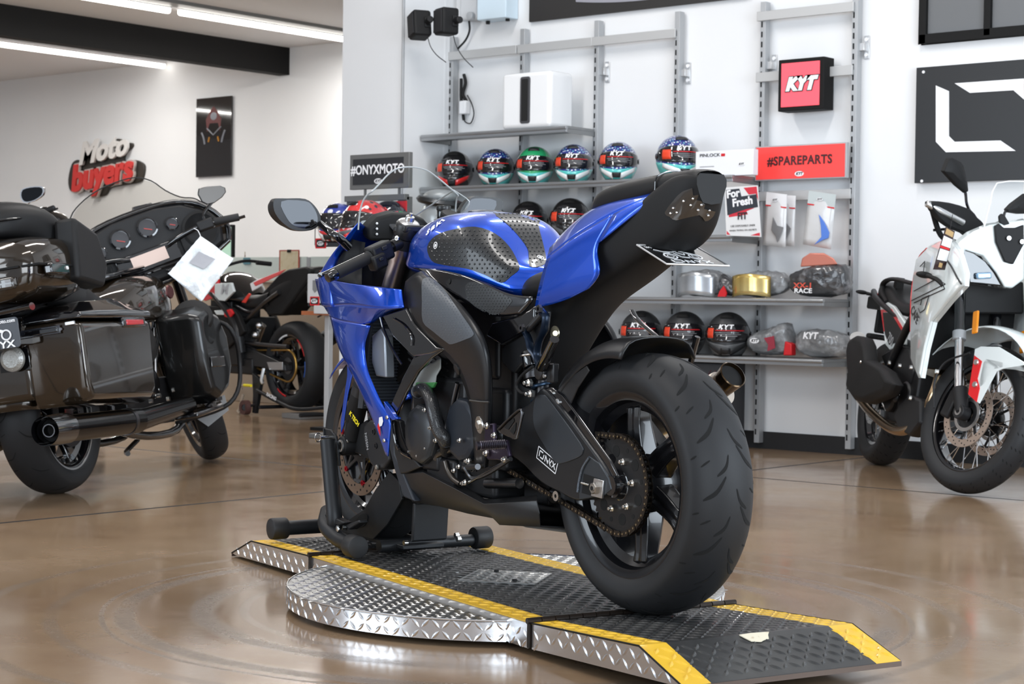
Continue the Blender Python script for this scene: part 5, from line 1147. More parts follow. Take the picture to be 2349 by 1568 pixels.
put_h(hg_,1227,414,8.99,-57,'turquoise chinned helmet with green top, third on the upper helmet shelf',G1,1,True,ZH)
put_h(ht,1316,408,8.99,-57,'turquoise chinned helmet with spotted blue top, right of the green-topped one',G1,z=ZH)
put_h(ht,1418,405,8.99,-57,'turquoise chinned helmet with spotted blue top, left of the wide gap',G1,z=ZH)
put_h(ht,1553,398,8.97,-38,'turquoise chinned helmet turned sideways next to the white box',G1,1.06,z=ZH)
G2='glossy black helmets on the middle helmet shelf'; Z2=1.243-.030
put_h(hb,1045,520,8.99,-57,'glossy black helmet behind the windscreen of the blue motorcycle, on the middle shelf',G2,1,True,Z2)
put_h(hb,1120,520,8.99,-57,'glossy black helmet above the top of the blue fuel tank, behind the far mirror',G2,z=Z2)
put_h(hb,1213,518,8.99,-57,'glossy black helmet directly right of the far mirror, half hidden by the tank',G2,z=Z2)
put_h(hb,1308,515,8.99,-57,'glossy black helmet just left of the raised tail of the blue motorcycle',G2,1.04,z=Z2)
G3='matte black helmets on the lowest shelf'; Z3=.546-.030
put_h(hm,1470,812,8.97,-62,'matte black helmet partly hidden by the rear mudguard of the blue motorcycle',G3,1.05,True,Z3)
put_h(hm,1570,812,8.97,-62,'matte black helmet in the middle of the lowest shelf row',G3,1.05,z=Z3)
put_h(hm,1670,812,8.97,-62,'matte black helmet beside the grey wrapped bag with KYT card',G3,1.05,z=Z3)
# ---------------------------------------------------------------- helmet tree on the left with the grey framed sign
D=7.9
t=root('display_rack','grey metal display rack with framed sign, standing before the white pillar','display rack',MW(0,D,0,0))
def dl(x,y,dy=0): p=WF.y(x,y,D+dy); return Vector((p.x,dy,p.z))
RK=mat('rack_grey',(.17,.17,.165),.45,.4)
a,b=dl(806,356),dl(941,430); 
build('sign_frame',MB().bx((a.x,-.012,b.z),(b.x,.02,a.z)),RK,t,bevel=.003)
build('sign_face',MB().bx((a.x+.03,-.016,b.z+.028),(b.x-.045,-.01,a.z-.028)),mat('slate_print',(.022,.023,.026),.5),t)
text('sign_lettering','#ONYXMOTO',.078,WHITEP,t,TX((a.x+b.x)/2-.008,-.018,(a.z+b.z)/2+.008),.0006,.0018,sx=.86,spacing=1.04); 
kyt(t,((a.x+b.x)/2+.0,-.017,b.z+.045),.026)
for x in (838,916): p=dl(x,428); build('sign_post',MB().bx((p.x-.006,-.006,p.z-.10),(p.x+.006,.006,p.z)),RK,t)
p=dl(925,450); q=dl(795,450)
build('top_bar',MB().bx((q.x,-.02,q.z-.035),(p.x+.03,.02,q.z)),RK,t,bevel=.002); build('rack_column',MB().bx((p.x-.03,.0,0),(p.x+.03,.05,p.z)).bx((q.x,.0,0),(q.x+.05,.05,p.z)),RK,t,bevel=.003)
build('rack_foot',MB().bx((q.x-.1,-.2,0),(p.x+.1,.2,.03)),RK,t,bevel=.004)
r0,r1=dl(893,462),dl(942,500); build('red_panel',MB().bx((r0.x,-.01,r1.z-.05),(r1.x-.03,.0,r0.z)),mat('panel_red',(.60,.03,.03),.4),t)
ar=MB()
for px_,py_ in ((775,560),(835,560)):
    pass
p0,p1=dl(725,562,-.12),dl(790,552,-.12); build('helmet_arm',MB().bx((p0.x,-.13,p0.z-.012),(p1.x+.5,-.11,p0.z+.024)),GLOSSB,t,bevel=.003)
build('arm_hole',MB().cyl((p0.x+.05,-.132,p0.z+.006),(p0.x+.05,-.128,p0.z+.006),.008,n=12),WHITEP,t); build('arm_hole',MB().cyl((p0.x+.10,-.132,p0.z+.006),(p0.x+.10,-.128,p0.z+.006),.010,n=12),WHITEP,t)
build('arm_rod',MB().tube([(p0.x-.01,-.12,p0.z),(p0.x-.01,-.12,p0.z+.10),(p0.x+.05,-.12,p0.z+.12)],.003,n=6,sm=0),RK,t)
def tagcard(px,py,y,lab,par=None,w_=.045):
    c=WF.y(px,py,y); k=root('price_tag',lab,'tag',MW(c.x,y,c.z,0),'red framed tags'); build('tag_frame',MB().bx((-w_,-.002,-w_*.68),(w_,.002,w_*.68)),RED,k); build('tag_card',MB().bx((-w_*.8,-.003,-w_*.5),(w_*.8,-.0015,w_*.5)),BLACKP,k); kyt(k,(0,-.0035,0),.022,BLACKP,WHITEP); return k
tagcard(736,558,D-.135,'small red framed tag under the left mirror, at the rack arm tip')
tagcard(722,690,D-.10,'small red framed tag beside the nose of the blue fairing, below the rack',w_=.04)
multi=pattern('helmet_multi_red',(.60,.03,.03),((.8,.8,.8),(.02,.02,.03)),28); multi2=pattern('helmet_multi_blue',(.03,.05,.28),((.75,.75,.78),(.6,.6,.05)),18)
h1=make_helmet(multi2,multi,HW,sticker=False); put_h(h1,776,543,D-.06,-70,'blue and red racing helmet nearest the left mirror','helmets on the display rack',1.0,True); h1.location.z=WF.y(776,556,D-.1).z-.028
h2=make_helmet(multi,HG,HR,sticker=False); put_h(h2,838,545,D-.34,-105,'red and white racing helmet seen beside the edge of the windscreen','helmets on the display rack',1.04,True); h2.location.z=WF.y(840,558,D-.34).z-.028
h3=make_helmet(HB_,multi2,HM_,sticker=False); put_h(h3,893,520,D-.06,-60,'dark helmet seen through the windscreen of the blue motorcycle','helmets on the display rack',1.0,True); h3.location.z=WF.y(893,552,D-.13).z-.028
# ================================================================ other motorcycles
def steerm(axis,pt,deg): return Matrix.Translation(pt)@Matrix.Rotation(math.radians(deg),4,Vector(axis))@Matrix.Translation(-Vector(pt))
def slab_y(name,F,y,px,th,m,par,bevel=.006,mt=None,**k):
    """panel in a plane y=const of frame F, outline from the photograph, thickness th towards the bike's middle"""
    P=[F.y(a,b,y) for a,b in px]
    if mt: P=[mt@p for p in P]; v=(mt.to_3x3()@Vector((0,-math.copysign(th,y),0)))
    else: v=Vector((0,-math.copysign(th,y),0))
    return build(name,MB().prism(P,v),m,par,bevel=bevel,smooth=50,**k)
def slab_x(name,F,x,px,th,m,par,bevel=.006,mt=None,**k):
    P=[F.x(a,b,x) for a,b in px]; v=Vector((th,0,0))
    if mt: P=[mt@p for p in P]; v=mt.to_3x3()@v
    return build(name,MB().prism(P,v),m,par,bevel=bevel,smooth=50,**k)
def bodyloft(name,ST,m,par,sub=2,mirror='y',bevel=0):
    """stations (x, ztop, halfwidth, zmid, low halfwidth, zlow)"""
    rows=[[Vector((x,y,z)) for y,z in ((0,zt),(w_*.55,zt-(zt-zm)*.12),(w_*.88,zt-(zt-zm)*.45),(w_,zm),(wl,zl+(zm-zl)*.3),(wl*.9,zl),(0,zl-.005))] for x,zt,w_,zm,wl,zl in ST]
    return build(name,MB().grid(rows),m,par,sub=sub,mirror=mirror,smooth=60)
BRZ=mat('bronze_black_paint',(.030,.021,.013),.12,.55,1,.5); GB=GLOSSB
# ---------------------------------------------------------------- touring motorcycle, left
TM=MW(-6.54,4.74,0,math.radians(118),math.radians(-9)); K=Frame(TM)
t=root('touring_motorcycle','dark bronze and black touring motorcycle with trunk and side cases at the left','motorcycle',TM)
SMX=steerm((-math.sin(.45),0,math.cos(.45)),(1.76,0,0),34); KS=Frame(TM@SMX)
def st(v): return SMX@Vector(v)
def sb(name,mb,m,**k):   # built in steered space
    mb.v=[tuple(SMX@Vector(p)) for p in mb.v]; return build(name,mb,m,t,**k)
gr=[([(.2,-.12),(.5,-.02),(.95,.02)],.004,12,0),([(-.2,.14),(-.5,.22),(-.95,.26)],.004,12,0),([(.5,.16),(.9,.2)],.003,12,0)]
c=(0,0,.335); build('rear_tyre',tyre_mb(c,.335,.095,.235,.05,gr,80),[RUBBER,GROOVE],t,smooth=50)
build('rear_rim',rim_mb(c,.23,.075,.03),GB,t,smooth=30); build('rear_hub',MB().lathe([(-.09,.04),(.09,.05)],c,(0,1,0),24),GB,t)
build('rim_pinstripe',MB().lathe([(-.079,.236),(-.080,.243),(-.078,.243),(-.077,.236)],c,(0,1,0),60,False,True),mat('rim_silver',(.45,.45,.45),.3,.8),t)
for k in range(9): build('rear_spoke',spoke_mb(c,.04,.20,.03,.022,.03,.025,2*PI*k/9+.1,0,-.03),GB,t,bevel=.002)
build('rear_brake_disc',disc_mb(Vector((0,-.085,.335)),.145,.09,.006,20),[STEELD,GROOVE],t)
c=(1.62,0,.305); mb=tyre_mb(c,.305,.07,.215,.045,gr,72); sb('front_tyre',mb,[RUBBER,GROOVE],smooth=50)
sb('front_rim',rim_mb(c,.21,.055,.03),GB,smooth=30)
for k in range(9): sb('front_spoke',spoke_mb(c,.03,.185,.022,.016,.03,.02,2*PI*k/9,0,0),STEELD,bevel=.002)
sb('front_hub',MB().lathe([(-.06,.04),(.06,.04)],c,(0,1,0),20),ALU)
rows=[]
for k in range(13):
    a=math.radians(195-185*k/12); rows.append([Vector((1.62+r*math.cos(a),y,.305+r*math.sin(a))) for y,r in ((-.085,.27),(-.082,.32),(-.045,.342),(0,.348),(.045,.342),(.082,.32),(.085,.27))])
sb('front_mudguard',MB().grid(rows),BRZ,sub=1,solid=.004,smooth=60)
P=[KS.x(x,y,1.33) for x,y in ((447,935),(515,905),(525,940),(478,978),(452,960))]; sb('mudguard_flap',MB().prism(P,(.004,0,0)),mat('flap_grey',(.16,.155,.15),.35,.4))
for s in (1,-1): sb('fork_leg',MB().cyl((1.30,s*.11,1.0),(1.60,s*.11,.32),.026,n=18),GB)
# rear mudguard and lower rear end
rows=[]
for k in range(13):
    a=math.radians(25+150*k/12); rows.append([Vector((r*math.cos(a),y,.335+r*math.sin(a))) for y,r in ((-.125,.33),(-.12,.385),(-.06,.405),(0,.41),(.06,.405),(.12,.385),(.125,.33))])
build('rear_mudguard',MB().grid(rows),BRZ,t,sub=1,solid=.004,smooth=60)
build('rear_fascia',MB().bx((-.50,-.20,.40),(-.40,.20,.74)),BRZ,t,bevel=.03,bseg=4)
build('mudguard_strut',MB().box((-.30,-.19,.60),(.36,.05,.16)),GB,t,bevel=.015)
# licence plate and lamp
pq=[K.x(x,y,-.62) for x,y in ((0,729),(36,733),(45,742),(44,788),(36,796),(0,800))]
ex_=Vector((0,-1,0)); cpl=Vector((-.615,-.135,.675))
build('licence_plate',MB().prism([cpl+Vector((0,-u,v)) for u,v in rrect(.19,.12,.014)],(-.004,0,0)),mat('plate_slate',(.04,.045,.055),.35,0,.4),t,bevel=.001)
for y_ in (-1,): 
    q=K.x(22,742,-.622); text('plate_web_lettering','www.onyxmoto.com',.020,WHITEP,t,axes(Vector((-.6225,-.135,.722)),(0,-1,0),(0,0,1)),.0004,.0006)
    q=K.x(25,790,-.622); text('plate_lettering','ONYX',.038,WHITEP,t,axes(Vector((-.6225,-.135,.630)),(0,-1,0),(0,0,1)),.0004,.001,sx=1.3)
art=MB()
for (a,b,r_) in ((-.095,.668,.019),(-.175,.668,.019)): art.torus((-.6225,a,b),(1,0,0),r_,.0035,20,6)
art.box((-.6225,-.14,.690),(.001,.05,.012),(.3,0,0)).box((-.6225,-.115,.698),(.001,.03,.02),(-.5,0,0)); build('plate_artwork',art,WHITEP,t)
build('plate_mount',MB().bx((-.61,-.22,.62),(-.46,-.04,.66)).bx((-.56,-.18,.66),(-.46,-.06,.74)).bx((-.50,-.2,.52),(-.44,-.06,.62)),GB,t,bevel=.006)
build('rear_lamp_lens',MB().lathe([(0,.052),(-.012,.05),(-.022,.035)],(-.525,-.14,.575),(1,0,0),28),mat('clear_lens',(.30,.30,.28),.08,.3,1,bump=(160,.8,.004)),t,smooth=30)
# side cases: shell, lid, lamp, latch; both sides
def bag(s):
    y0,y1=.185*s,.43*s; X=[(-.50,.70),(-.50,.42),(-.47,.36),(.12,.335),(.17,.37),(.20,.66),(.19,.70)]
    bd_=MB(); bd_.loft([[Vector((x*(1 if q else 1),y,z)) for x,z in X] for y,q in ((y0,0),(y1-.05*s,1))]+[[Vector((x*.96,y1,.53+(z-.53)*.88)) for x,z in X]]); build('side_case',bd_,BRZ,t,bevel=.018,bseg=4,smooth=50)
    ld=MB(); L0=[(-.515,.70),(.20,.695),(.205,.725),(.12,.765),(-.05,.79),(-.34,.775),(-.50,.735)]
    ld.loft([[Vector((x,y,z)) for x,z in L0] for y in (y0,)]+[[Vector((x,y1-.06*s,z)) for x,z in L0]]+[[Vector((x*.97,y1+.008*s,min(z,.725))) for x,z in L0]]); build('side_case_lid',ld,GB,t,bevel=.012,bseg=4,smooth=50)
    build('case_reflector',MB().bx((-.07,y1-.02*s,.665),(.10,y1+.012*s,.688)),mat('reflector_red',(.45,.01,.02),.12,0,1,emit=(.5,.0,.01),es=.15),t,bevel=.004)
    build('case_latch',MB().bx((-.10,y1-.02*s,.655),(.13,y1+.008*s,.70)),GB,t,bevel=.008)
    build('case_hinge',MB().bx((-.53,y0+.02*s,.655),(-.515,y0+.16*s,.675)),GB,t,bevel=.003)
    dots=MB()
    for k in range(6): dots.cyl((-.518,y0+(.04+.026*k)*s,.665),(-.512,y0+(.04+.026*k)*s,.665),.006,n=10)
    build('lamp_strip',MB().bx((-.522,y0-.03*s,.648),(-.512,y0+.17*s,.682)),mat('lens_dark',(.02,.022,.028),.08,0,1),t,bevel=.003); build('lamp_led',dots,mat('led_grey',(.12,.12,.14),.2),t)
    build('case_chrome_edge',MB().bx((-.525,y1-.05*s,.675),(-.512,y1-.01*s,.69)),CHROME,t,bevel=.002)
bag(-1); bag(1)
# exhaust, both sides
for s in (-1,1):
    yy=.335*s
    build('silencer',MB().cyl((-.60,yy,.272),(.12,yy,.262),.055,n=36).cyl((.12,yy,.262),(.80,yy*.9,.30),.05,.038,n=32),mat('silencer_black',(.02,.018,.017),.14,.9),t)
    build('silencer_tip',MB().lathe([(-.085,.058),(.005,.062),(.085,.062),(.087,.050),(-.0,.047),(-.06,.047)],(-.64,yy,.273),(1,0,0),36,False),GB,t)
    build('silencer_mouth',MB().cyl((-.66,yy,.273),(-.62,yy,.273),.046,n=30),GROOVE,t); build('inner_pipe',MB().lathe([(-.0,.026),(-.04,.026),(-.04,.022),(0,.022)],(-.655,yy,.273),(1,0,0),24,False,True),STEELD,t)
    build('silencer_band',MB().lathe([(-.012,.0575),(.012,.0575),(.012,.053),(-.012,.053)],(.02,yy,.263),(1,0,0),32,False,True),STEELD,t)
# chassis, engine
build('frame_tube',MB().tube([(.45,-.14,.55),(.3,-.15,.25),(1.0,-.14,.19),(1.30,-.08,.45),(1.34,0,.95)],.02,n=12).tube([(.45,.14,.55),(.3,.15,.25),(1.0,.14,.19),(1.30,.08,.45),(1.34,0,.95)],.02,n=12),GB,t)
eng=MB().box((.72,0,.34),(.52,.30,.22)).cyl((.66,0,.40),(.50,0,.72),.085,n=24).cyl((.76,0,.40),(.94,0,.70),.085,n=24)
for k in range(7): eng.cyl(Vector((.63-.018*k,0,.46+.035*k)),Vector((.627-.018*k,0,.472+.035*k)),.108,n=24).cyl(Vector((.80+.018*k,0,.46+.033*k)),Vector((.803+.018*k,0,.472+.033*k)),.108,n=24)
build('engine_block',eng,ENGINE,t,bevel=.008)
build('air_cleaner',MB().lathe([(0,.085),(-.03,.09),(-.05,.075),(-.055,.04)],(.74,-.13,.60),(0,1,0),28).lathe([(0,.05),(-.02,.05)],(.66,-.20,.62),(0,1,0),20),mat('cleaner_black',(.03,.028,.027),.35,.3),t)
build('timer_cover',MB().lathe([(0,.072),(-.02,.07),(-.03,.05)],(.74,-.15,.42),(0,1,0),22),GB,t)
build('pushrod_tube',MB().cyl((.72,-.16,.42),(.60,-.14,.70),.010,n=10).cyl((.78,-.16,.42),(.90,-.14,.68),.010,n=10),CHROME,t)
for q in ((.70,-.20,.36),(.80,-.20,.34),(.90,-.19,.38),(.86,-.20,.30),(.62,-.19,.34)): build('engine_bolt',MB().lathe([(0,.012),(-.014,.010)],q,(0,1,0),10),BOLT,t,smooth=25)
build('brake_pedal',MB().tube([(.80,-.26,.24),(.95,-.30,.26),(1.05,-.32,.30)],.010,n=8).box((1.06,-.33,.31),(.08,.05,.02)),STEELD,t,bevel=.003)
build('rider_footboard',MB().box((.90,-.31,.26),(.34,.12,.025),(0,-.08,0)),GB,t,bevel=.008); build('rider_footboard',MB().box((.90,.31,.26),(.34,.12,.025),(0,-.08,0)),GB,t,bevel=.008)
build('side_stand',MB().tube([(.72,-.06,.17),(.50,-.10,.13),(.42,-.14,.12)],.012,n=10),GB,t)
build('crash_bar',MB().tube([(1.22,-.10,.72),(1.16,-.40,.66),(1.22,-.42,.45),(1.12,-.38,.28),(1.05,-.12,.22)],.011,n=12).tube([(1.22,.10,.72),(1.16,.40,.66),(1.22,.42,.45),(1.12,.38,.28),(1.05,.12,.22)],.011,n=12),PLASTIC,t)
# lower leg fairings
for s in (-1,1):
    lo=[(.86,.72),(.98,.76),(1.14,.73),(1.23,.62),(1.24,.45),(1.16,.34),(1.02,.29),(.93,.33),(.88,.5)]
    build('leg_fairing',MB().loft([[Vector((x,y*s,z)) for x,z in lo] for y in (.16,.33)]+[[Vector((1.04+(x-1.04)*.86,.385*s,.52+(z-.52)*.86)) for x,z in lo]]),mat('leg_black',(.006,.006,.006),.28,0,.3,.4),t,bevel=.02,bseg=3,smooth=50)
    build('fairing_pocket',MB().lathe([(0,.07),(-.008*-s,.066),(.012*s,.03)],(.98,.385*s,.64),(0,s,0),24),MATTE,t)
    build('glove_door',MB().bx((.93,.385*s,.46),(1.10,.395*s,.51)),GB,t,bevel=.008)
    build('speaker_pod',MB().lathe([(0,.10),(.03,.095),(.04,.06)],(1.0,.30*s,.70),(-.8,.3*s,.5),28),MATTE,t,bevel=.003)
# tank, seat, trunk
bodyloft('fuel_tank',[(1.22,.93,.05,.86,.05,.82),(1.18,.955,.12,.86,.13,.76),(1.08,.965,.17,.85,.18,.73),(.92,.96,.195,.83,.195,.71),(.76,.94,.18,.81,.18,.70),(.62,.90,.14,.79,.15,.70),(.52,.86,.08,.78,.10,.71)],BRZ,t)
build('tank_console',MB().box((.86,0,.963),(.5,.10,.02),(0,-.12,0)).lathe([(0,.04),(.012,.036)],(.95,0,.97),(0,0,1),20),GB,t,bevel=.008)
build('tank_emblem',MB().lathe([(0,.035),(-.006,.03)],(1.03,-.19,.85),(.15,1,0),10),mat('emblem_bronze',(.10,.03,.03),.3,.6),t)
bodyloft('rider_seat',[(.66,.84,.08,.80,.09,.72),(.55,.83,.16,.79,.17,.70),(.38,.83,.20,.78,.20,.69),(.22,.87,.20,.80,.20,.70),(.14,.93,.19,.86,.19,.72),(.08,.90,.18,.84,.18,.72)],LEATHER,t)
bodyloft('passenger_seat',[(.16,.93,.18,.88,.18,.74),(.04,.92,.20,.87,.20,.76),(-.10,.92,.20,.87,.20,.78),(-.20,.95,.18,.9,.18,.78)],LEATHER,t)
tr=[(-.66,.30,.80,1.00),(-.64,.34,.79,1.045),(-.50,.375,.78,1.07),(-.30,.375,.785,1.07),(-.17,.355,.80,1.06),(-.14,.30,.82,1.03)]
def sect(x,w_,z0,z1): 
    return [Vector((x,y,z)) for y,z in ((-w_*.8,z0),(-w_*.96,z0+.06),(-w_,z0+.14),(-w_*.97,z1-.06),(-w_*.85,z1-.01),(0,z1),(w_*.85,z1-.01),(w_*.97,z1-.06),(w_,z0+.14),(w_*.96,z0+.06),(w_*.8,z0),(0,z0-.01))]
build('trunk_body',MB().loft([sect(*a) for a in tr]),BRZ,t,sub=1,smooth=50,bevel=0)
build('trunk_lid_seam',MB().bx((-.665,-.30,.918),(-.30,-.30-.075,.926)).bx((-.672,-.29,.918),(-.66,.29,.926)),BLKP,t)
build('trunk_latch',MB().bx((-.60,-.395,.88),(-.44,-.36,.925)),GB,t,bevel=.008)
build('trunk_latch_button',MB().lathe([(0,.008),(-.005,.007)],(-.47,-.396,.905),(0,1,0),12),WHITEP,t)
lens_=MB().bx((-.69,-.27,.84),(-.655,.27,.885)); build('trunk_lamp',lens_,LM,t,bevel=.008)
ld=MB()
for k in range(12):
    for j in (0,1): ld.box((-.692,-.25+.045*k,.853+.018*j),(.004,.025,.011))
build('trunk_lamp_segment',ld,mat('seg_grey',(.10,.09,.085),.2,0,.5),t)
build('trunk_under_lamp',MB().tube([(-.62,-.30,.765),(-.60,0,.755),(-.62,.30,.765)],.022,n=12,flat=.7),GB,t)
build('trunk_bracket',MB().box((-.35,0,.77),(.5,.30,.05)).box((-.25,0,.70),(.3,.24,.12)),MATTE,t,bevel=.01)
bodyloft('backrest',[(-.12,1.06,.20,.98,.22,.84),(-.18,1.15,.30,1.03,.34,.86),(-.26,1.21,.32,1.09,.32,.90),(-.36,1.235,.30,1.14,.27,1.05),(-.50,1.225,.22,1.14,.20,1.06),(-.58,1.17,.12,1.12,.12,1.06)],LEATHER,t)
build('backrest_wing',MB().loft([[Vector((x,y,z)) for x,z in ((-.38,.86),(-.14,.83),(-.08,.92),(-.14,1.06),(-.34,1.12))] for y in (-.30,-.40)]),LEATHER,t,bevel=.02,bseg=3)
build('luggage_rail',MB().tube([(-.30,-.25,1.10),(-.38,-.22,1.135),(-.55,-.20,1.125),(-.60,0,1.12),(-.55,.20,1.125),(-.38,.22,1.135),(-.30,.25,1.10)],.010,n=10,flat=.6),GB,t)
build('saddle_side',MB().box((.05,-.16,.68),(.5,.06,.16)).box((.05,.16,.68),(.5,.06,.16)),MATTE,t,bevel=.015)
# --- steered batwing fairing
o=[(-.40,.98),(-.42,1.06),(-.36,1.17),(-.26,1.235),(-.12,1.265),(.12,1.265),(.26,1.235),(.36,1.17),(.42,1.06),(.40,.98),(.27,.93),(.12,.90),(-.12,.90),(-.27,.93)]
sb('batwing_shell',MB().loft([[Vector((1.17,y,z)) for y,z in o],[Vector((1.30,y*1.02,z)) for y,z in o],[Vector((1.42,y*.86,z*.96+.04)) for y,z in o],[Vector((1.50,y*.5,z*.75+.26)) for y,z in o]]),BRZ,bevel=.010,bseg=3,smooth=50)
sb('fairing_rim',MB().tube([Vector((1.172,y,z)) for y,z in o+[o[0]]],.014,n=10,sm=3),GB)
sb('fairing_inner',MB().loft([[Vector((1.175,y*.95,z)) for y,z in o],[Vector((1.155,y*.9,1.08+(z-1.08)*.9)) for y,z in o]]),PLASTIC,bevel=.004)
for y,z,r in ((.215,1.135,.030),(.10,1.165,.046),(-.045,1.175,.046),(-.165,1.150,.030)):
    a=MB().lathe([(0,r*1.05),(-.020,r*1.12),(-.022,r*.95),(-.006,r*.92)],(1.155,y,z),(1,0,0),30,False); a.v=[tuple(SMX@Vector(p)) for p in a.v]; g_=build('gauge_bezel',a,CHROME if r<0 else GB,t)
    a=MB().lathe([(0,r*.92),(-.003,r*.92)],(1.150,y,z),(1,0,0),28); a.v=[tuple(SMX@Vector(p)) for p in a.v]; build('gauge_dial',a,mat('dial_face',(.035,.035,.04),.1,0,1),g_)
    a=MB().box((1.145,y,z-r*.2),(.002,r*.9,.004),(.5,0,0)); a.v=[tuple(SMX@Vector(p)) for p in a.v]; build('gauge_needle',a,mat('needle_red',(.5,.06,.05),.4),g_)
for s in (1,-1): sb('fairing_speaker',MB().lathe([(0,.088),(-.02,.092),(-.024,.08),(-.008,.05),(-.004,.0)],(1.160,s*.285,1.075),(1,0,0),34,False),MATTE)
sb('infotainment_unit',MB().prism([Vector((1.148,y,z)) for y,z in ((-.15,1.075),(.17,1.075),(.17,.975),(-.15,.975))],(-.018,0,0)),GB,bevel=.006)
sc=[KS.x(x,y,1.125) for x,y in ((280,601),(337,573),(357,602),(303,625))]; cs=sum(sc,Vector())/4
sb('infotainment_screen',MB().prism([Vector((1.126,y,z)) for y,z in ((-.085,1.058),(.095,1.058),(.095,.995),(-.085,.995))],(-.002,0,0)),mat('screen_glass',(.80,.62,.54),.18,.5))  # pale pink reflection of a light painted into the screen colour
sb('glovebox_panel',MB().prism([Vector((1.148,y,z)) for y,z in ((-.17,1.09),(-.27,1.07),(-.27,.97),(-.17,.985))],(-.006,0,0)),PLASTIC,bevel=.004)
sb('glovebox_panel',MB().prism([Vector((1.148,y,z)) for y,z in ((.19,1.07),(.30,1.04),(.30,.96),(.19,.975))],(-.006,0,0)),PLASTIC,bevel=.004)
sb('radio_trim',MB().tube([(1.13,-.27,.955),(1.12,0,.962),(1.13,.29,.95)],.008,n=8),GB)
sb('switch_panel',MB().prism([Vector((1.12,y,z)) for y,z in ((-.04,.945),(-.20,.950),(-.22,.925),(-.08,.912))],(-.01,0,0)),GB,bevel=.004)
sb('screen_vent',MB().prism([Vector((1.20,y,z)) for y,z in ((-.14,1.26),(-.02,1.275),(-.03,1.30),(-.12,1.29))],(.05,0,.01)),GB,bevel=.004)
# windshield
wr=[(-.37,1.16),(-.355,1.20),(-.325,1.24),(-.27,1.27),(-.215,1.33),(-.17,1.40),(-.10,1.445),(0,1.455),(.10,1.445),(.20,1.41),(.27,1.36),(.31,1.27),(.32,1.18)]
wr2=wr
SMK=thin('smoke_screen',(.74,.73,.70),refl=.06)
rows=[]
for k in range(7):
    f=k/6; rows.append([Vector((1.42-.15*f-(abs(y)**2)*.8*(1-.3*f),y,1.15+(z-1.15)*f)) for y,z in wr])
sb('windshield',MB().grid(rows),SMK,sub=1,solid=0,smooth=60)
sb('windshield_edge',MB().tube(rows[-1],.0035,n=6,sm=3),mat('edge_dark',(.03,.03,.03),.3))
# bars, mirror, card
for s in (-1,1):
    sb('handlebar',MB().tube([(1.16,.0,1.00),(1.13,s*.12,1.06),(1.03,s*.28,1.075),(1.00,s*.44,1.05)],.0135,n=12),GB)
    sb('grip',MB().cyl((1.016,s*.335,1.070),(.998,s*.455,1.048),.019,n=18,bev=.003),GRIPR)
    sb('switch_housing',MB().box((1.022,s*.29,1.072),(.05,.08,.05),(0,0,.1*s)),PLASTIC,bevel=.008); sb('hand_lever',MB().tube([(1.06,s*.28,1.065),(1.09,s*.33,1.06),(1.07,s*.50,1.05)],.008,n=8),GB)
    mp_=[KS.x(x,y,1.05) for x,y in ((453,445),(455,432),(475,427),(505,425),(517,430),(519,440),(510,452),(492,465),(475,469),(463,463))]
    if s>0: mp_=[Vector((p.x,-p.y,p.z)) for p in mp_]
    mp_=[tuple(p) for p in mp_]; cm=sum([Vector(p) for p in mp_],Vector())/10
    sb('mirror_housing',MB().loft([[Vector(p) for p in mp_],[cm+(Vector(p)-cm)*.98+Vector((.015,0,0)) for p in mp_],[cm+(Vector(p)-cm)*.5+Vector((.03,0,0)) for p in mp_]]),GB,bevel=.003); sb('mirror_glass',MB().prism([cm+(Vector(p)-cm)*.92+Vector((-.002,0,0)) for p in mp_],(.001,0,0)),mat('mirror_pale',(.40,.40,.39),.05,1),smooth=0)
    sb('mirror_stem',MB().tube([(1.04,s*.30,1.085),(1.05,s*.31,1.13),cm+Vector((.01,0,-.03))],.007,n=8),GB)
build('key_cover',MB().lathe([(0,.03),(.03,.026)],(1.19,0,.97),(0,0,1),20),GB,t)
kp=mat('bag_foil',(.84,.87,.93),.16,.0,.8,bump=(22,.9,.01),noise=(9,(.80,.84,.84),.35,.6))
P=[KS.x(x,y,.975) for x,y in ((460,541),(475,550),(532,588),(536,594),(500,645),(467,695),(462,692),(425,660),(388,632),(386,627),(420,585))]
ct=root('document_pouch','crinkled silvery plastic pouch hanging from the right handlebar of the touring motorcycle','pouch',TM@SMX@Matrix.Translation(P[0]))
rows=[]; q=[Vector(p)-P[0] for p in (P[0],P[3],P[6],P[9])]
for i in range(15):
    r=[]
    for j in range(15):
        u,v=i/14,j/14; p=(q[0]*(1-u)+q[1]*u)*(1-v)+(q[3]*(1-u)+q[2]*u)*v; zz=.006*math.sin(7*u+5*v)+.005*math.sin(13*v-4*u)+.010*math.exp(-((u-.45)**2)*40)*(1-v)
        e=.0015*(-1)**i if j in (0,14) else (.0015*(-1)**j if i in (0,14) else 0); r.append(p+Vector((-zz,e,e)))
    rows.append(r)
build('pouch_sheet',MB().grid(rows),kp,ct,sub=1,solid=.002,smooth=60)
build('printed_note',MB().prism([rows[3][4]+Vector((-.012,0,0)),rows[9][3]+Vector((-.016,0,0)),rows[8][7]+Vector((-.010,0,0)),rows[3][8]+Vector((-.010,0,0))],(.001,0,0)),mat('note_grey',(.42,.42,.45),.5),ct)
build('hanging_loop',MB().tube([Vector((0,0,0)),Vector((.01,.0,.03)),Vector((.03,.01,.05))],.002,n=6),WHITEP,ct)
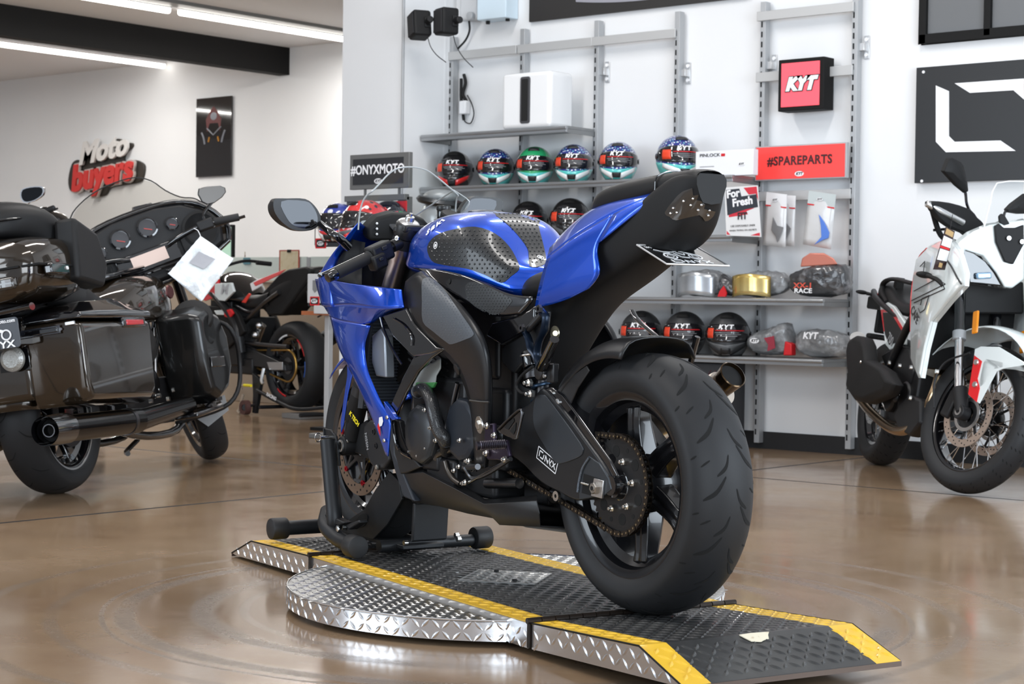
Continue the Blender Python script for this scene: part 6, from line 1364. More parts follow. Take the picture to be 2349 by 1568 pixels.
# ---------------------------------------------------------------- cruiser seen only by bars and mirror, behind the trunk
CRM=MW(-9.55,6.05,0,math.radians(112),math.radians(-6)); CK=Frame(CRM)
t=root('cruiser_motorcycle','black motorcycle mostly hidden behind the trunk, showing one mirror and one grip','motorcycle',CRM)
for x,nm in ((0,'rear'),(1.55,'front')):
    c=(x,0,.31); build(nm+'_tyre',tyre_mb(c,.31,.07,.22,.045,(),48),[RUBBER,GROOVE],t); build(nm+'_rim',rim_mb(c,.215,.05,.025,40),GB,t)
    for k in range(5): build(nm+'_spoke',spoke_mb(c,.03,.19,.04,.03,.03,.02,2*PI*k/5),GB,t)
build('frame_tube',MB().tube([(0,0,.31),(.5,0,.35),(1.05,0,.30),(1.25,0,.85)],.03,n=10).box((.62,0,.42),(.5,.25,.3)),GB,t,bevel=.01)
bodyloft('fuel_tank',[(1.1,.88,.05,.82,.06,.76),(1.0,.93,.14,.84,.14,.74),(.8,.94,.17,.84,.16,.72),(.6,.88,.12,.8,.12,.72),(.5,.82,.06,.78,.06,.72)],GB,t)
bodyloft('seat',[(.55,.78,.1,.74,.1,.68),(.3,.74,.17,.7,.16,.64),(.0,.78,.14,.74,.14,.68),(-.25,.80,.08,.76,.08,.70)],LEATHER,t)
for s in (1,-1): build('fork_leg',MB().cyl((1.20,s*.1,.95),(1.55,s*.1,.31),.024,n=14),GB,t)
pg0,pg1=CK.x(82,492,1.02),CK.x(124,477,1.0); pm0=CK.x(74,448,1.05); hx=CK.x(115,520,1.1)
for s in (1,-1):
    f=lambda v:Vector((v.x,v.y*s,v.z))
    build('handlebar',MB().tube([Vector((1.15,0,.98)),f(Vector((1.1,(pg0.y)*.6,1.06))),f(pg0),f(pg1)],.013,n=10),GB,t); build('grip',MB().cyl(f(pg0),f(pg1),.02,n=16,bev=.003),GRIPR,t); build('hand_lever',MB().tube([f(pg0)+Vector((.05,0,0)),f(pg1)+Vector((.04,0,0))],.007,n=8,sm=0),STEELD,t)
    if s<0: continue
    mo_=[CK.x(x,y,1.05) for x,y in smoothpoly([(46,448),(50,434),(70,428),(93,427),(101,433),(98,447),(80,460),(60,465),(50,460)],2)]
    mo_=[f(p) for p in mo_]; cm=sum(mo_,Vector())/len(mo_)
    build('mirror_housing',MB().loft([mo_,[cm+(p-cm)*.98+Vector((.02,0,0)) for p in mo_],[cm+(p-cm)*.5+Vector((.035,0,0)) for p in mo_]]),CHROME,t); build('mirror_glass',MB().prism([cm+(p-cm)*.88+Vector((-.002,0,0)) for p in mo_],(.001,0,0)),MIRROR,t,smooth=0)
    build('mirror_stem',MB().tube([cm+Vector((.012,0,-.03)),f(CK.x(60,478,1.05)),f(pg0)*.9+Vector((.1,0,.1))],.005,n=8),CHROME,t)
build('headlamp_nacelle',MB().lathe([(-.10,.04),(-.06,.09),(.0,.105),(.08,.10),(.10,.08)],hx+Vector((0,0,0)),(1,0,0),28),GB,t)
build('nacelle_arm',MB().tube([hx,Vector((1.18,0,.97))],.03,n=10,sm=0),GB,t)
# ---------------------------------------------------------------- white adventure motorcycle, right
AMX=MW(-4.835,8.73,0,math.radians(-45.7),math.radians(-8)); A=Frame(AMX)
SAX=steerm((-math.sin(.42),0,math.cos(.42)),(1.62,0,0),25); AS=Frame(AMX@SAX)
t=root('adventure_motorcycle','white adventure motorcycle with red accents and wire wheels at the right edge','motorcycle',AMX)
def sa(name,mb,m,**k): mb.v=[tuple(SAX@Vector(p)) for p in mb.v]; return build(name,mb,m,t,**k)
WP=mat('white_paint',(.74,.80,.80),.16,0,1); RP=mat('red_paint',(.68,.012,.018),.2,0,1)
knob=[([(a,.0),(a+.22,.03)],.004,30,0) for a in (.15,.55,.95)]+[([(-a,.1),(-a-.22,.13)],.004,30,0) for a in (.15,.55,.95)]
c=(1.49,0,.345); sa('front_tyre',tyre_mb(c,.345,.06,.262,.042,knob,96),[RUBBER,GROOVE],smooth=50)
sa('front_rim',rim_mb(c,.255,.038,.010,72,.006),GB,smooth=30)
sa('front_hub',MB().lathe([(-.05,.035),(-.045,.045),(-.02,.03),(.02,.03),(.045,.045),(.05,.035)],c,(0,1,0),28),GB)
def wires(build_,c,r1,n,m,hub=.042,w_=.04):
    for k in range(n):
        a=2*PI*k/n; s=1 if k%2 else -1; a2=a+(.5 if (k//2)%2 else -.5)
        p=Vector(c)+Vector((hub*math.cos(a2),s*w_,hub*math.sin(a2))); q=Vector(c)+Vector((r1*math.cos(a),s*.006,r1*math.sin(a)))
        mb=MB().cyl(p,q,.0022,n=6).cyl(q+(p-q).normalized()*.018,q,.0036,n=6); build_('wire_spoke',mb,m)
wires(lambda n,mb,m:sa(n,mb,m),c,.245,32,CHROME)
ROTL=mat('rotor_pale',(.62,.50,.42),.3,.8)
for s in (-1,1):
    cc=Vector(c)+Vector((0,.072*s,0)); sa('brake_disc',disc_mb(cc,.15,.115,.005,44),[ROTL,GROOVE],smooth=30)
    a=MB()
    for k in range(8):
        an=2*PI*k/8; p=cc+Vector((.116*math.cos(an),0,.116*math.sin(an))); q=cc+Vector((.055*math.cos(an+.3),0,.055*math.sin(an+.3))); d=(p-q).normalized(); g=Vector((-d.z,0,d.x))*.006; a.prism([q-g,p-g,p+g,q+g],(0,.004,0))
    a.lathe([(-.003,.035),(.003,.035),(.003,.06),(-.003,.06)],cc,(0,1,0),30,False,True); sa('disc_carrier',a,ENGINE)
    sa('abs_ring',MB().lathe([(-.002,.062),(.002,.062),(.002,.078),(-.002,.078)],cc+Vector((0,.006*s,0)),(0,1,0),48,False,True),ALU)
    sa('brake_caliper',MB().box(cc+Vector((-.13,-.012*s,.03)),(.06,.06,.13),(0,.2,0)),PLASTIC,bevel=.01)
    sa('fork_upper_tube',MB().cyl((1.17,s*.115,1.02),(1.315,s*.115,.69),.026,n=20),GB); sa('fork_slider',MB().cyl((1.315,s*.115,.69),(1.45,s*.115,.40),.0215,n=20),CHROME)
    sa('fork_seal',MB().cyl((1.308,s*.115,.705),(1.325,s*.115,.668),.031,n=20),STEELG); sa('fork_bottom',MB().cyl((1.43,s*.11,.45),(1.49,s*.11,.345),.036,.03,n=20).cyl((1.49,s*.135,.345),(1.49,s*.085,.345),.034,n=20),PLASTIC,bevel=.003)
    sa('axle_nut',MB().lathe([(0,.019),(-.008*-s,.019),(-.008*-s,.011),(0,.011)],(1.49,s*.137,.345),(0,s,0),20,False,True),ALU)
    sa('fork_reflector',MB().box(Vector((AS.y(2236,738,-.155).x,s*.150,AS.y(2236,738,-.155).z)),(.035,.012,.11),(0,-.35,0)),mat('amber',(.80,.25,.0),.25,0,.5),bevel=.006)
    # mudguard side: white outer, red plate, black inner
    yy=.135*s
    def side(px,dy=0): return [Vector((p.x,(abs(p.y)+dy)*s,p.z)) for p in [AS.y(x,y,-.135) for x,y in px]]
    sa('mudguard_frame',MB().prism(side(((2236,800),(2250,794),(2292,795),(2349,830),(2349,850),(2300,830),(2262,822),(2256,830),(2242,892),(2258,880),(2277,848),(2300,842),(2349,850),(2349,838),(2298,846),(2285,852),(2246,925),(2222,906))),(0,-.006*s,0)),WP,bevel=.002)
    sa('mudguard_panel',MB().prism(side(((2256,826),(2262,820),(2320,825),(2349,842),(2300,841),(2275,850),(2258,890),(2250,862)),-.004),(0,-.006*s,0)),PLASTIC)
    sa('mudguard_red',MB().prism(side(((2236,815),(2253,828),(2243,868),(2248,890),(2241,922),(2222,904)),.003),(0,-.004*s,0)),RP)
    for q in ((2241,831),(2238,882)): p=side((q,),.004)[0]; sa('mudguard_bolt',MB().lathe([(0,.014),(.006,.012)],p,(0,s,0),16),ALU)
    sa('brake_hose',MB().tube([side(((2232,812),),.02)[0],side(((2180,835),),.03)[0],side(((2155,880),),.03)[0],side(((2150,938),),.02)[0]],.005,n=8),PLASTIC)
rows=[]
for k in range(11):
    a=math.radians(20+140*(1-k/10)); rows.append([Vector((1.49+r*math.cos(a),y,.345+r*math.sin(a))) for y,r in ((-.10,.41),(-.075,.43),(0,.44),(.075,.43),(.10,.41))])
sa('front_mudguard',MB().grid(rows),WP,sub=1,solid=.004,smooth=60)
c=(0,0,.33); build('rear_tyre',tyre_mb(c,.33,.078,.232,.05,knob,80),[RUBBER,GROOVE],t,smooth=50); build('rear_rim',rim_mb(c,.225,.055,.015,60),GB,t); build('rear_hub',MB().lathe([(-.07,.04),(.07,.04)],c,(0,1,0),24),GB,t); wires(lambda n,mb,m:build(n,mb,m,t),c,.215,24,ALU)
build('rear_brake_disc',disc_mb(Vector((0,-.08,.33)),.12,.09,.005,20),[ALU,GROOVE],t)
build('swingarm',MB().tube([(0,-.12,.33),(.3,-.13,.36),(.55,-.1,.42)],.028,n=12).tube([(0,.12,.33),(.3,.13,.36),(.55,.1,.42)],.028,n=12),PLASTIC,t)
build('engine_block',MB().box((.80,0,.42),(.46,.32,.34)).box((.92,0,.68),(.3,.26,.25),(0,-.3,0)).cyl((.66,-.19,.40),(.66,-.13,.40),.10,n=28).cyl((.88,-.18,.38),(.88,-.13,.38),.085,n=28),ENGINE,t,bevel=.012)
build('skid_plate',MB().box((.85,0,.24),(.5,.24,.03)),STEELD,t,bevel=.01)
build('radiator',MB().box((1.17,0,.72),(.06,.40,.36),(0,-.12,0)),GROOVE,t); build('frame_tube',MB().tube([(1.2,-.12,.95),(1.0,-.19,.85),(.6,-.18,.55),(.45,-.14,.35)],.02,n=12).tube([(1.2,.12,.95),(1.0,.19,.85),(.6,.18,.55),(.45,.14,.35)],.02,n=12).tube([(.6,-.14,.75),(.1,-.16,.86),(-.25,-.1,.92)],.016,n=10).tube([(.6,.14,.75),(.1,.16,.86),(-.25,.1,.92)],.016,n=10),PLASTIC,t)
build('exhaust_header',MB().tube([(1.08,-.08,.62),(1.22,-.13,.45),(1.12,-.16,.28),(.85,-.18,.22),(.4,-.19,.28),(.1,-.20,.36)],.024,n=14),mat('header_bronze',(.50,.36,.22),.22,1),t)
sl=[A.y(x,y,-.27) for x,y in ((1946,800),(1950,778),(1965,769),(1983,774),(1990,790),(1994,825),(2012,835),(2035,850),(2052,880),(2040,905),(1990,925),(1962,918),(1945,893),(1950,860))]
build('silencer',MB().loft([[p+Vector((0,.05,0)) for p in sl],sl,[sum(sl,Vector())/len(sl)+(p-sum(sl,Vector())/len(sl))*.85+Vector((0,-.025,0)) for p in sl]]),MATTE,t,bevel=.010,bseg=3,smooth=50)
build('silencer_tip',MB().cyl(A.y(1966,790,-.215),A.y(1967,774,-.23),.045,.040,n=26),mat('tip_band',(.34,.34,.34),.45,.8),t)
build('silencer_bolt',MB().lathe([(0,.008),(-.006,.006)],A.y(1975,830,-.30),(0,1,0),12),BOLT,t)
build('passenger_peg_hanger',MB().tube([A.y(1975,828,-.20),A.y(2015,842,-.18),A.y(2052,850,-.16)],.014,n=10).tube([A.y(2005,845,-.18),A.y(2020,890,-.19),A.y(2035,905,-.18)],.010,n=8),PLASTIC,t)
build('side_cover',MB().prism([A.y(x,y,-.17) for x,y in ((2020,815),(2060,790),(2085,800),(2095,850),(2080,900),(2045,880))],(0,.05,0)).lathe([(0,.03),(-.02,.026)],A.y(2060,910,-.2),(0,1,0),18),PLASTIC,t,bevel=.008)
for q in ((2042,832),(2040,862),(2066,838),(2092,842),(2090,912),(2062,905),(2125,838),(2152,852)): build('engine_bolt',MB().lathe([(0,.012),(-.012,.010)],A.y(*q,-.20),(0,1,0),10),BOLT,t,smooth=25)
build('clutch_cover',MB().prism([A.y(x,y,-.19) for x,y in ((2062,925),(2085,905),(2110,915),(2108,970),(2085,1000),(2060,985),(2048,955))],(0,.06,0)),PLASTIC,t,bevel=.012)
# side fairing
sf=[(2105,590),(2135,560),(2178,545),(2200,575),(2215,625),(2213,655),(2180,690),(2141,738),(2125,800),(2113,866),(2107,866),(2092,830),(2091,760),(2093,690),(2098,630)]
for s in (-1,1):
    yy=-.245
    def sd_(px,dy=0): return [Vector((p.x,(abs(p.y)+dy)*s,p.z)) for p in [A.y(x,y,yy) for x,y in px]]
    P=sd_(sf); cm=sum(P,Vector())/len(P)
    fr_=build('side_fairing',MB().loft([P,[cm+(p-cm)*.94+Vector((0,.012*s,0)) for p in P]]),WP,t,bevel=.004,smooth=50)
    build('fairing_back',MB().prism(P,(0,-.02*s,0)),WP,t)
    build('fairing_red_edge',MB().tube(sd_(((2128,570),(2110,592),(2099,635),(2093,690),(2092,760)),.0),.010,n=8,flat=.5),RP,t)
    ln=MB()
    for a in ([(2117,612),(2128,600),(2124,632),(2140,628)],[(2097,690),(2175,652),(2155,640),(2103,668)],[(2103,695),(2174,663),(2168,652)],[(2118,700),(2122,685),(2138,678),(2128,710),(2117,718),(2113,708)]):
        ln.tube(sd_(a,.014),.0022,n=5,sm=0)
    build('fairing_line',ln,BLACKP,t)
    if s<0: text('fairing_lettering','CAPE',.062,BLACKP,t,axes(sum(sd_(((2104,722),),.0135),Vector()),(sd_(((2112,742),))[0]-sd_(((2094,704),))[0]),(.3,0,.95)),.0006,.0014,.25)
    build('fairing_seam',MB().tube(sd_(((2175,592),(2190,612),(2205,640),(2213,652)),.016),.004,n=6),BLACKP,t)
bodyloft('fuel_tank',[(1.16,1.02,.06,.96,.08,.88),(1.05,1.08,.18,.98,.20,.84),(.88,1.07,.20,.96,.21,.82),(.70,.98,.15,.90,.16,.80),(.60,.90,.08,.86,.09,.80)],WP,t)
bodyloft('seat',[(.66,.88,.09,.85,.1,.80),(.50,.86,.13,.83,.14,.78),(.30,.90,.15,.86,.15,.80),(.22,.97,.15,.92,.15,.82),(.0,.985,.14,.94,.14,.86),(-.16,.98,.10,.94,.10,.88)],LEATHER,t)
build('grab_rail',MB().tube([A.y(x,y,-.15) for x,y in ((2036,692),(2025,668),(2028,648),(2050,640),(2095,650))],.016,n=10,flat=.7).box(A.y(2062,650,-.1),(.05,.04,.06)),MATTE,t)
tl=[(2018,702),(2036,692),(2050,702),(2076,740),(2073,790),(2040,802),(2030,790),(2025,750)]
for s in (-1,1):
    def sd2(px,dy=0): return [Vector((p.x,(abs(p.y)+dy)*s,p.z)) for p in [A.y(x,y,-.16) for x,y in px]]
    build('tail_panel',MB().prism(sd2(tl),(0,-.02*s,0)),WP,t,bevel=.005); build('tail_red_trim',MB().prism(sd2(((2021,710),(2046,708),(2072,752),(2070,760),(2044,716),(2026,716),(2031,760),(2028,760)),.002),(0,-.003*s,0)),RP,t)
    build('tail_inset',MB().prism(sd2(((2026,717),(2044,717),(2068,757),(2066,783),(2040,790),(2031,765)),.003),(0,-.003*s,0)),PLASTIC,t)
    if s<0: text('tail_lettering','700',.07,STEELG,t,axes(sd2(((2044,778),),.005)[0],sd2(((2052,792),))[0]-sd2(((2034,764),))[0],(.3,0,1)),.0005,.001,.2)
build('tail_underside',MB().box((-.12,0,.86),(.4,.22,.07)).box((-.30,0,.78),(.04,.10,.16)).box((-.36,0,.68),(.06,.14,.03)),MATTE,t,bevel=.01)
build('tail_lamp',MB().box((-.345,0,.90),(.05,.10,.05)),RED,t,bevel=.012)
for s in (-1,1): build('rear_indicator',MB().tube([(-.26,s*.08,.90),(-.28,s*.13,.905)],[.007,.010],n=8,sm=2).ball((-.285,s*.155,.907),(.016,.035,.012)),MATTE,t)
build('rear_hugger',MB().grid([[Vector((r*math.cos(a),y,.33+r*math.sin(a))) for y,r in ((-.09,.345),(0,.37),(.09,.345))] for a in [math.radians(10+90*k/8) for k in range(9)]]),MATTE,t,solid=.004,sub=1)
# front mask
mk=[(2146,600),(2175,565),(2205,540),(2240,518),(2262,513),(2290,512),(2349,505)]
F1=1.38
rowsL=[]
def mx_(px,x): return [A.x(a,b,x) for a,b in px]
build('front_mask',MB().loft([mx_(((2166,590),(2180,560),(2215,532),(2262,512),(2349,500),(2349,640),(2318,664),(2300,662),(2282,630),(2250,588),(2210,575),(2205,600),(2225,640),(2220,655),(2205,650)),1.33),mx_(((2190,575),(2205,552),(2235,530),(2270,516),(2349,505),(2349,640),(2322,660),(2304,658),(2285,625),(2255,586),(2213,572),(2210,590),(2226,630),(2222,640),(2212,635)),1.40)]),WP,t,bevel=.008,bseg=3,smooth=50)
build('headlamp_recess',MB().prism(mx_(((2208,572),(2228,575),(2262,600),(2285,628),(2298,655),(2250,650),(2225,648)),1.375),(-.05,0,0)),GLOSSB,t,bevel=.004)
build('headlamp_lens',MB().box(A.x(2256,632,1.39),(.03,.07,.03),(.2,0,0)),mat('lens_blue',(.35,.55,.80),.05,.5,1),t,bevel=.008)
build('mask_underside',MB().prism(mx_(((2170,655),(2225,648),(2300,660),(2349,645),(2349,720),(2200,720)),1.25),(-.10,0,0)),MATTE,t,bevel=.01)
build('screen_bracket',MB().prism(mx_(((2282,518),(2292,512),(2303,522),(2330,522),(2349,515),(2349,560),(2325,606),(2305,600),(2285,555)),1.42),(-.02,0,0)).prism(mx_(((2292,495),(2298,489),(2305,493),(2318,515),(2302,520),(2293,508)),1.40),(-.02,0,0)),MATTE,t,bevel=.004)
for q in ((2314,546),(2344,554)): build('bracket_bolt',MB().lathe([(0,.012),(.006,.010)],A.x(*q,1.43),(1,0,0),16),ALU,t)
rows=[mx_([(2262+i*4-k*0,508-i*0) for i in (0,)],1.36)]
sc_=[[A.x(x,y,X) for x,y in row] for row,X in (((( 2258,520),(2290,517),(2349,512)),1.42),(((2272,465),(2305,462),(2349,462)),1.34),(((2283,425),(2290,418),(2349,416)),1.26))]
build('windscreen',MB().grid(sc_),CLEAR,t,sub=2,smooth=60)
build('screen_edge',MB().tube([A.x(2258,520,1.42),A.x(2272,465,1.34),A.x(2287,420,1.26),A.x(2349,416,1.26)],.003,n=6,sm=2),WHITEP,t)
# bars, hand guards, mirror
def BE_(s,f):
    a,b=AS.x(2128,468,1.08),AS.x(2205,512,1.09); p=a.lerp(b,f); return Vector((p.x,p.y*s if s<0 else -p.y*-s,p.z)) if False else Vector((p.x,abs(p.y)*s,p.z))
for s in (-1,1):
    sa('handlebar',MB().tube([(1.14,0,1.10),(1.10,s*.12,1.12),(1.07,s*.20,1.13),BE_(s,.1)],.013,n=12),MATTE); sa('grip',MB().cyl(BE_(s,.85),BE_(s,.1),.019,n=16),GRIPR)
gq=smoothpoly([(2120,466),(2132,460),(2175,464),(2220,478),(2237,498),(2252,512),(2248,525),(2218,544),(2200,534),(2168,520),(2143,500)],2)
P=[AS.y(x,y,-.0)*0+AS.x(x,y,1.12) for x,y in gq]; cm=sum(P,Vector())/len(P)
for s in (1,-1):
    Q=[Vector((p.x,p.y*s,p.z)) for p in P]; cq=Vector((cm.x,cm.y*s,cm.z))
    sa('hand_guard',MB().loft([Q,[cq+(p-cq)*.9+Vector((.03,0,0)) for p in Q]]),MATTE,bevel=.004,smooth=50)
    a,b=AS.x(2125,466,1.13),AS.x(2212,512,1.16); a.y*=s; b.y*=s
    sa('hand_guard_light',MB().cyl(a,a+(b-a)*.98,.016,n=14,bev=.004),ALU)
    mo=[AS.x(x,y,1.06) for x,y in ((2172,362),(2180,360),(2200,370),(2206,378),(2216,420),(2218,440),(2212,443),(2190,425),(2160,392))]
    mo=[Vector((p.x,p.y*s,p.z)) for p in mo]; c_=sum(mo,Vector())/len(mo)
    sa('mirror',MB().loft([[p+Vector((-.01,0,0)) for p in mo],[c_+(p-c_)*.95+Vector((.015,0,0)) for p in mo],[c_+(p-c_)*.5+Vector((.03,0,0)) for p in mo]]),MATTE,bevel=.003)
    p,q=AS.x(2214,440,1.06),AS.x(2228,490,1.08); p.y*=s;q.y*=s; r_=Vector((1.06,s*.24,1.14)); sa('mirror_stem',MB().tube([p,q,r_],.007,n=8),GLOSSB)
for s in (-1,1):
    p,q,r_=A.y(2165,655,-.25),A.y(2148,640,-.27),A.y(2120,630,-.30); p.y*=-s;q.y*=-s;r_.y*=-s
    build('front_indicator',MB().tube([p,q,r_],[.012,.009],n=8,sm=2).ball(r_+Vector((0,0,0)),(.025,.04,.016)),MATTE,t)
# hanging sales tag
TGX=AS.y(2165,570,-.43).x
P=[AS.x(x,y,TGX) for x,y in ((2169,520),(2190,530),(2167,619),(2140,618),(2152,575))]
tg=root('sales_tag','tall printed sales tag hanging below the hand guard of the white motorcycle','tag',AMX@SAX@Matrix.Translation(P[0]))
q=[p-P[0] for p in P]
build('tag_card',MB().prism([q[0],q[1],q[2],q[3]],(.002,0,0)),mat('tag_black',(.03,.012,.012),.3,0,.5),tg)
def tq(u0,u1,v0,v1): return [q[0].lerp(q[1],u).lerp(q[3].lerp(q[2],u),v)+Vector((.003,0,0)) for u,v in ((u0,v0),(u1,v0+.02),(u1,v1+.02),(u0,v1))]
build('tag_white_field',MB().prism(tq(.05,.95,.20,.42),(.0006,0,0)).prism(tq(.05,.95,.50,.76),(.0006,0,0)),WHITEP,tg); build('tag_red_field',MB().prism(tq(.0,.9,.43,.48),(.0006,0,0)),RED,tg); build('tag_gold_emblem',MB().prism(tq(.35,.65,.82,.93),(.0006,0,0)),mat('gold_print',(.5,.33,.15),.4),tg); build('tag_gold_field',MB().prism(tq(.1,.9,.02,.15),(.0006,0,0)),mat('gold_print',(.5,.33,.15),.4),tg)
build('tag_string',MB().tube([(q[0]+q[1])/2,Vector((.02,0,.06))],.0015,n=5,sm=0),BLACKP,tg)
# ---------------------------------------------------------------- naked motorcycle on a paddock stand, centre left
NMX=MW(-9.6386,9.0024,.045,math.radians(170)); N_=Frame(NMX)
t=root('naked_motorcycle','black, red and white naked motorcycle with gold chain on a paddock stand','motorcycle',NMX)
c=(0,0,.32); build('rear_tyre',tyre_mb(c,.32,.10,.225,.062,(),80),[RUBBER,GROOVE],t,smooth=50); build('rear_rim',rim_mb(c,.22,.075,.03,60),GB,t)
for k in range(5):
    for d in (-.12,.12): build('rear_spoke',spoke_mb(c,.05,.195,.03,.024,.03,.025,2*PI*k/5+d+.3,0,.03),GB,t,bevel=.002)
build('rear_hub',MB().lathe([(-.08,.05),(.08,.06)],c,(0,1,0),24),GB,t)
for a0,a1,m_ in ((20,60,RED),(-20,10,mat('stripe_blue',(.02,.12,.5),.4)),(230,262,RED),(95,125,WHITEP)):
    build('rim_stripe',MB().grid([[Vector((r*math.cos(math.radians(a)),.0765,.32+r*math.sin(math.radians(a)))) for a in [180-(a0+(a1-a0)*k/10) for k in range(11)]] for r in (.212,.224)]),m_,t,solid=.001)
c2=(0,.07,.32); build('rear_sprocket',MB().lathe([(-.003,.03),(.003,.03),(.003,.105),(-.003,.105)],c2,(0,1,0),48,False,True),PLASTIC,t)
GOLD=mat('gold_chain',(.50,.30,.08),.35,.9); cp2=chain_path((0,.32),.112,(.56,.37),.045)
o=build('drive_chain',MB().grid([[Vector((c_[0]*k_+ (1-k_)*0,y,c_[1])) for c_ in cp2] for y,k_ in ((.074,1),(.088,1))]),GOLD,t,solid=.012); 
def npx(name,px,y,th,m,bev=.004): return slab_y(name,N_,y,px,th,m,t,bev)
npx('swingarm',((552,790),(575,800),(625,822),(652,836),(655,850),(630,852),(600,842),(560,838),(548,815)),.12,.05,FRAME,.006)
npx('axle_block',((612,830),(648,830),(648,848),(618,848)),.128,.006,ALU,.001)
build('rear_shock',MB().cyl(N_.y(602,745,.02),N_.y(585,790,.02),.03,n=16).ball(N_.y(595,746,.07),.03).ball(N_.y(586,768,.07),.03),ALU,t)
build('sub_frame',MB().tube([N_.y(x,y,.12) for x,y in ((528,770),(560,740),(600,700),(640,670))],.018,n=10).tube([N_.y(x,y,.12) for x,y in ((540,700),(575,715),(610,690))],.014,n=10).tube([N_.y(x,y,.12) for x,y in ((560,785),(600,790),(660,795))],.016,n=10),STEELD,t)
bodyloft('tail_unit',[(-.33,1.01,.03,.99,.03,.95),(-.30,1.035,.07,1.0,.07,.93),(-.15,1.02,.10,.95,.09,.80),(.05,.98,.115,.86,.10,.70),(.25,.90,.115,.80,.10,.66),(.36,.84,.08,.80,.08,.72)],MATTE,t)
bodyloft('rider_seat',[(.62,.84,.08,.81,.1,.74),(.50,.82,.13,.79,.14,.72),(.34,.82,.15,.79,.15,.72),(.22,.86,.12,.83,.12,.74)],LEATHER,t)
npx('tail_side',((600,672),(640,628),(660,617),(700,611),(711,618),(706,640),(670,690),(645,722),(612,722)),.10,.20,MATTE,.012)
npx('tail_white_panel',((573,650),(590,640),(603,637),(600,655),(578,668)),.115,.01,WHITEP); npx('tail_red_panel',((580,648),(600,638),(640,622),(655,617),(640,630),(604,648),(585,656)),.12,.01,mat('light_red',(.75,.10,.10),.35))
npx('seat_red_stripe',((553,693),(570,672),(575,674),(562,695)),.155,.01,mat('stripe_red',(.75,.05,.03),.4))
bodyloft('fuel_tank',[(1.02,.92,.07,.86,.09,.78),(.95,.99,.15,.88,.18,.76),(.82,1.01,.19,.88,.20,.76),(.70,.97,.17,.86,.17,.76),(.58,.88,.12,.82,.12,.76),(.52,.84,.06,.80,.08,.76)],GB,t)
npx('tank_side_red',((480,640),(500,640),(498,680),(470,690),(455,680)),.205,.02,RP); npx('tank_side_white',((492,650),(530,648),(536,668),(515,690),(492,688)),.212,.02,WP)
text('tank_lettering','M',.10,mat('grey_letter',(.45,.46,.48),.4),t,axes(N_.y(514,664,.214),(-1,0,0),(0,0,1)),.001,.004,.25,sx=1.3)
npx('side_panel',((470,700),(530,705),(545,722),(560,760),(520,800),(480,800),(465,740)),.18,.04,MATTE,.008); npx('red_vent',((512,712),(528,708),(534,718),(526,730),(514,726)),.205,.02,RED,.006); npx('white_vent',((490,712),(510,710),(514,722),(496,722)),.205,.02,WP,.005)
build('engine_block',MB().box((.75,0,.48),(.44,.32,.36)).box((.85,0,.70),(.3,.26,.2)).box((.65,0,.30),(.5,.26,.12)),ENGINE,t,bevel=.012)
build('frame_spar',MB().tube([(1.05,.14,.86),(.8,.19,.80),(.55,.17,.60),(.50,.15,.40)],.035,n=12,flat=.6).tube([(1.05,-.14,.86),(.8,-.19,.80),(.55,-.17,.60),(.50,-.15,.40)],.035,n=12,flat=.6),FRAME,t)
c=(1.45,0,.30); build('front_tyre',tyre_mb(c,.30,.06,.22,.046,(),60),[RUBBER,GROOVE],t); build('front_rim',rim_mb(c,.215,.045,.02,48),GB,t)
for k in range(5): build('front_spoke',spoke_mb(c,.03,.195,.03,.024,.03,.02,2*PI*k/5),GB,t)
for s in (1,-1): build('fork_leg',MB().cyl((1.12,s*.1,.98),(1.45,s*.1,.30),.026,n=14),GOLD,t); build('handlebar',MB().tube([(1.1,0,1.02),(1.05,s*.2,1.08),(.98,s*.38,1.06)],.012,n=10),MATTE,t); build('grip',MB().cyl((1.0,s*.27,1.07),(.98,s*.39,1.06),.018,n=14),GRIPR,t)
build('headlamp',MB().box((1.25,0,.92),(.12,.22,.16)),GB,t,bevel=.03,bseg=3); build('front_mudguard',MB().grid([[Vector((1.45+r*math.cos(a),y,.30+r*math.sin(a))) for y,r in ((-.07,.31),(0,.325),(.07,.31))] for a in [math.radians(40+100*k/8) for k in range(9)]]),GB,t,solid=.004,sub=1)
PT=[N_.x(x,y,-.30) for x,y in ((620,704),(652,702),(648,735),(618,735))]
q=Vector((-.28,.02,.80)); build('licence_plate',MB().box(q,(.004,.17,.11),(0,.25,0)),PB,t,bevel=.001); text('plate_lettering','ONYX',.034,mat('dim_white',(.35,.35,.36),.5),t,axes(q+Vector((-.004,0,-.038)),(0,-1,0),(.25,0,1)),.0005,.001,sx=1.25)
build('plate_artwork',MB().torus(q+Vector((-.004,.035,.01)),(1,0,.2),.016,.003,18,5).torus(q+Vector((-.004,-.035,.01)),(1,0,.2),.016,.003,18,5).box(q+Vector((-.004,0,.028)),(.002,.06,.012)),mat('dim_white',(.35,.35,.36),.5),t)
build('plate_arm',MB().tube([q,Vector((-.24,0,.90)),Vector((-.2,0,.94))],.01,n=8).tube([q+Vector((0,-.06,-.04)),Vector((-.2,-.09,.70)),Vector((-.12,-.09,.67))],.006,n=8),PLASTIC,t)
build('silencer',MB().cyl((.3,-.17,.34),(-.02,-.20,.50),.05,.055,n=24),mat('silencer_dark',(.05,.045,.045),.2,.9),t); build('silencer_mouth',MB().cyl((-.02,-.20,.50),(-.03,-.2005,.505),.045,n=24),GROOVE,t)
build('rear_light',MB().box(N_.y(595,590,0)*0+Vector((-.335,0,.985)),(.02,.08,.025)),mat('dark_red_lens',(.15,.01,.01),.1,0,.6),t,bevel=.004)
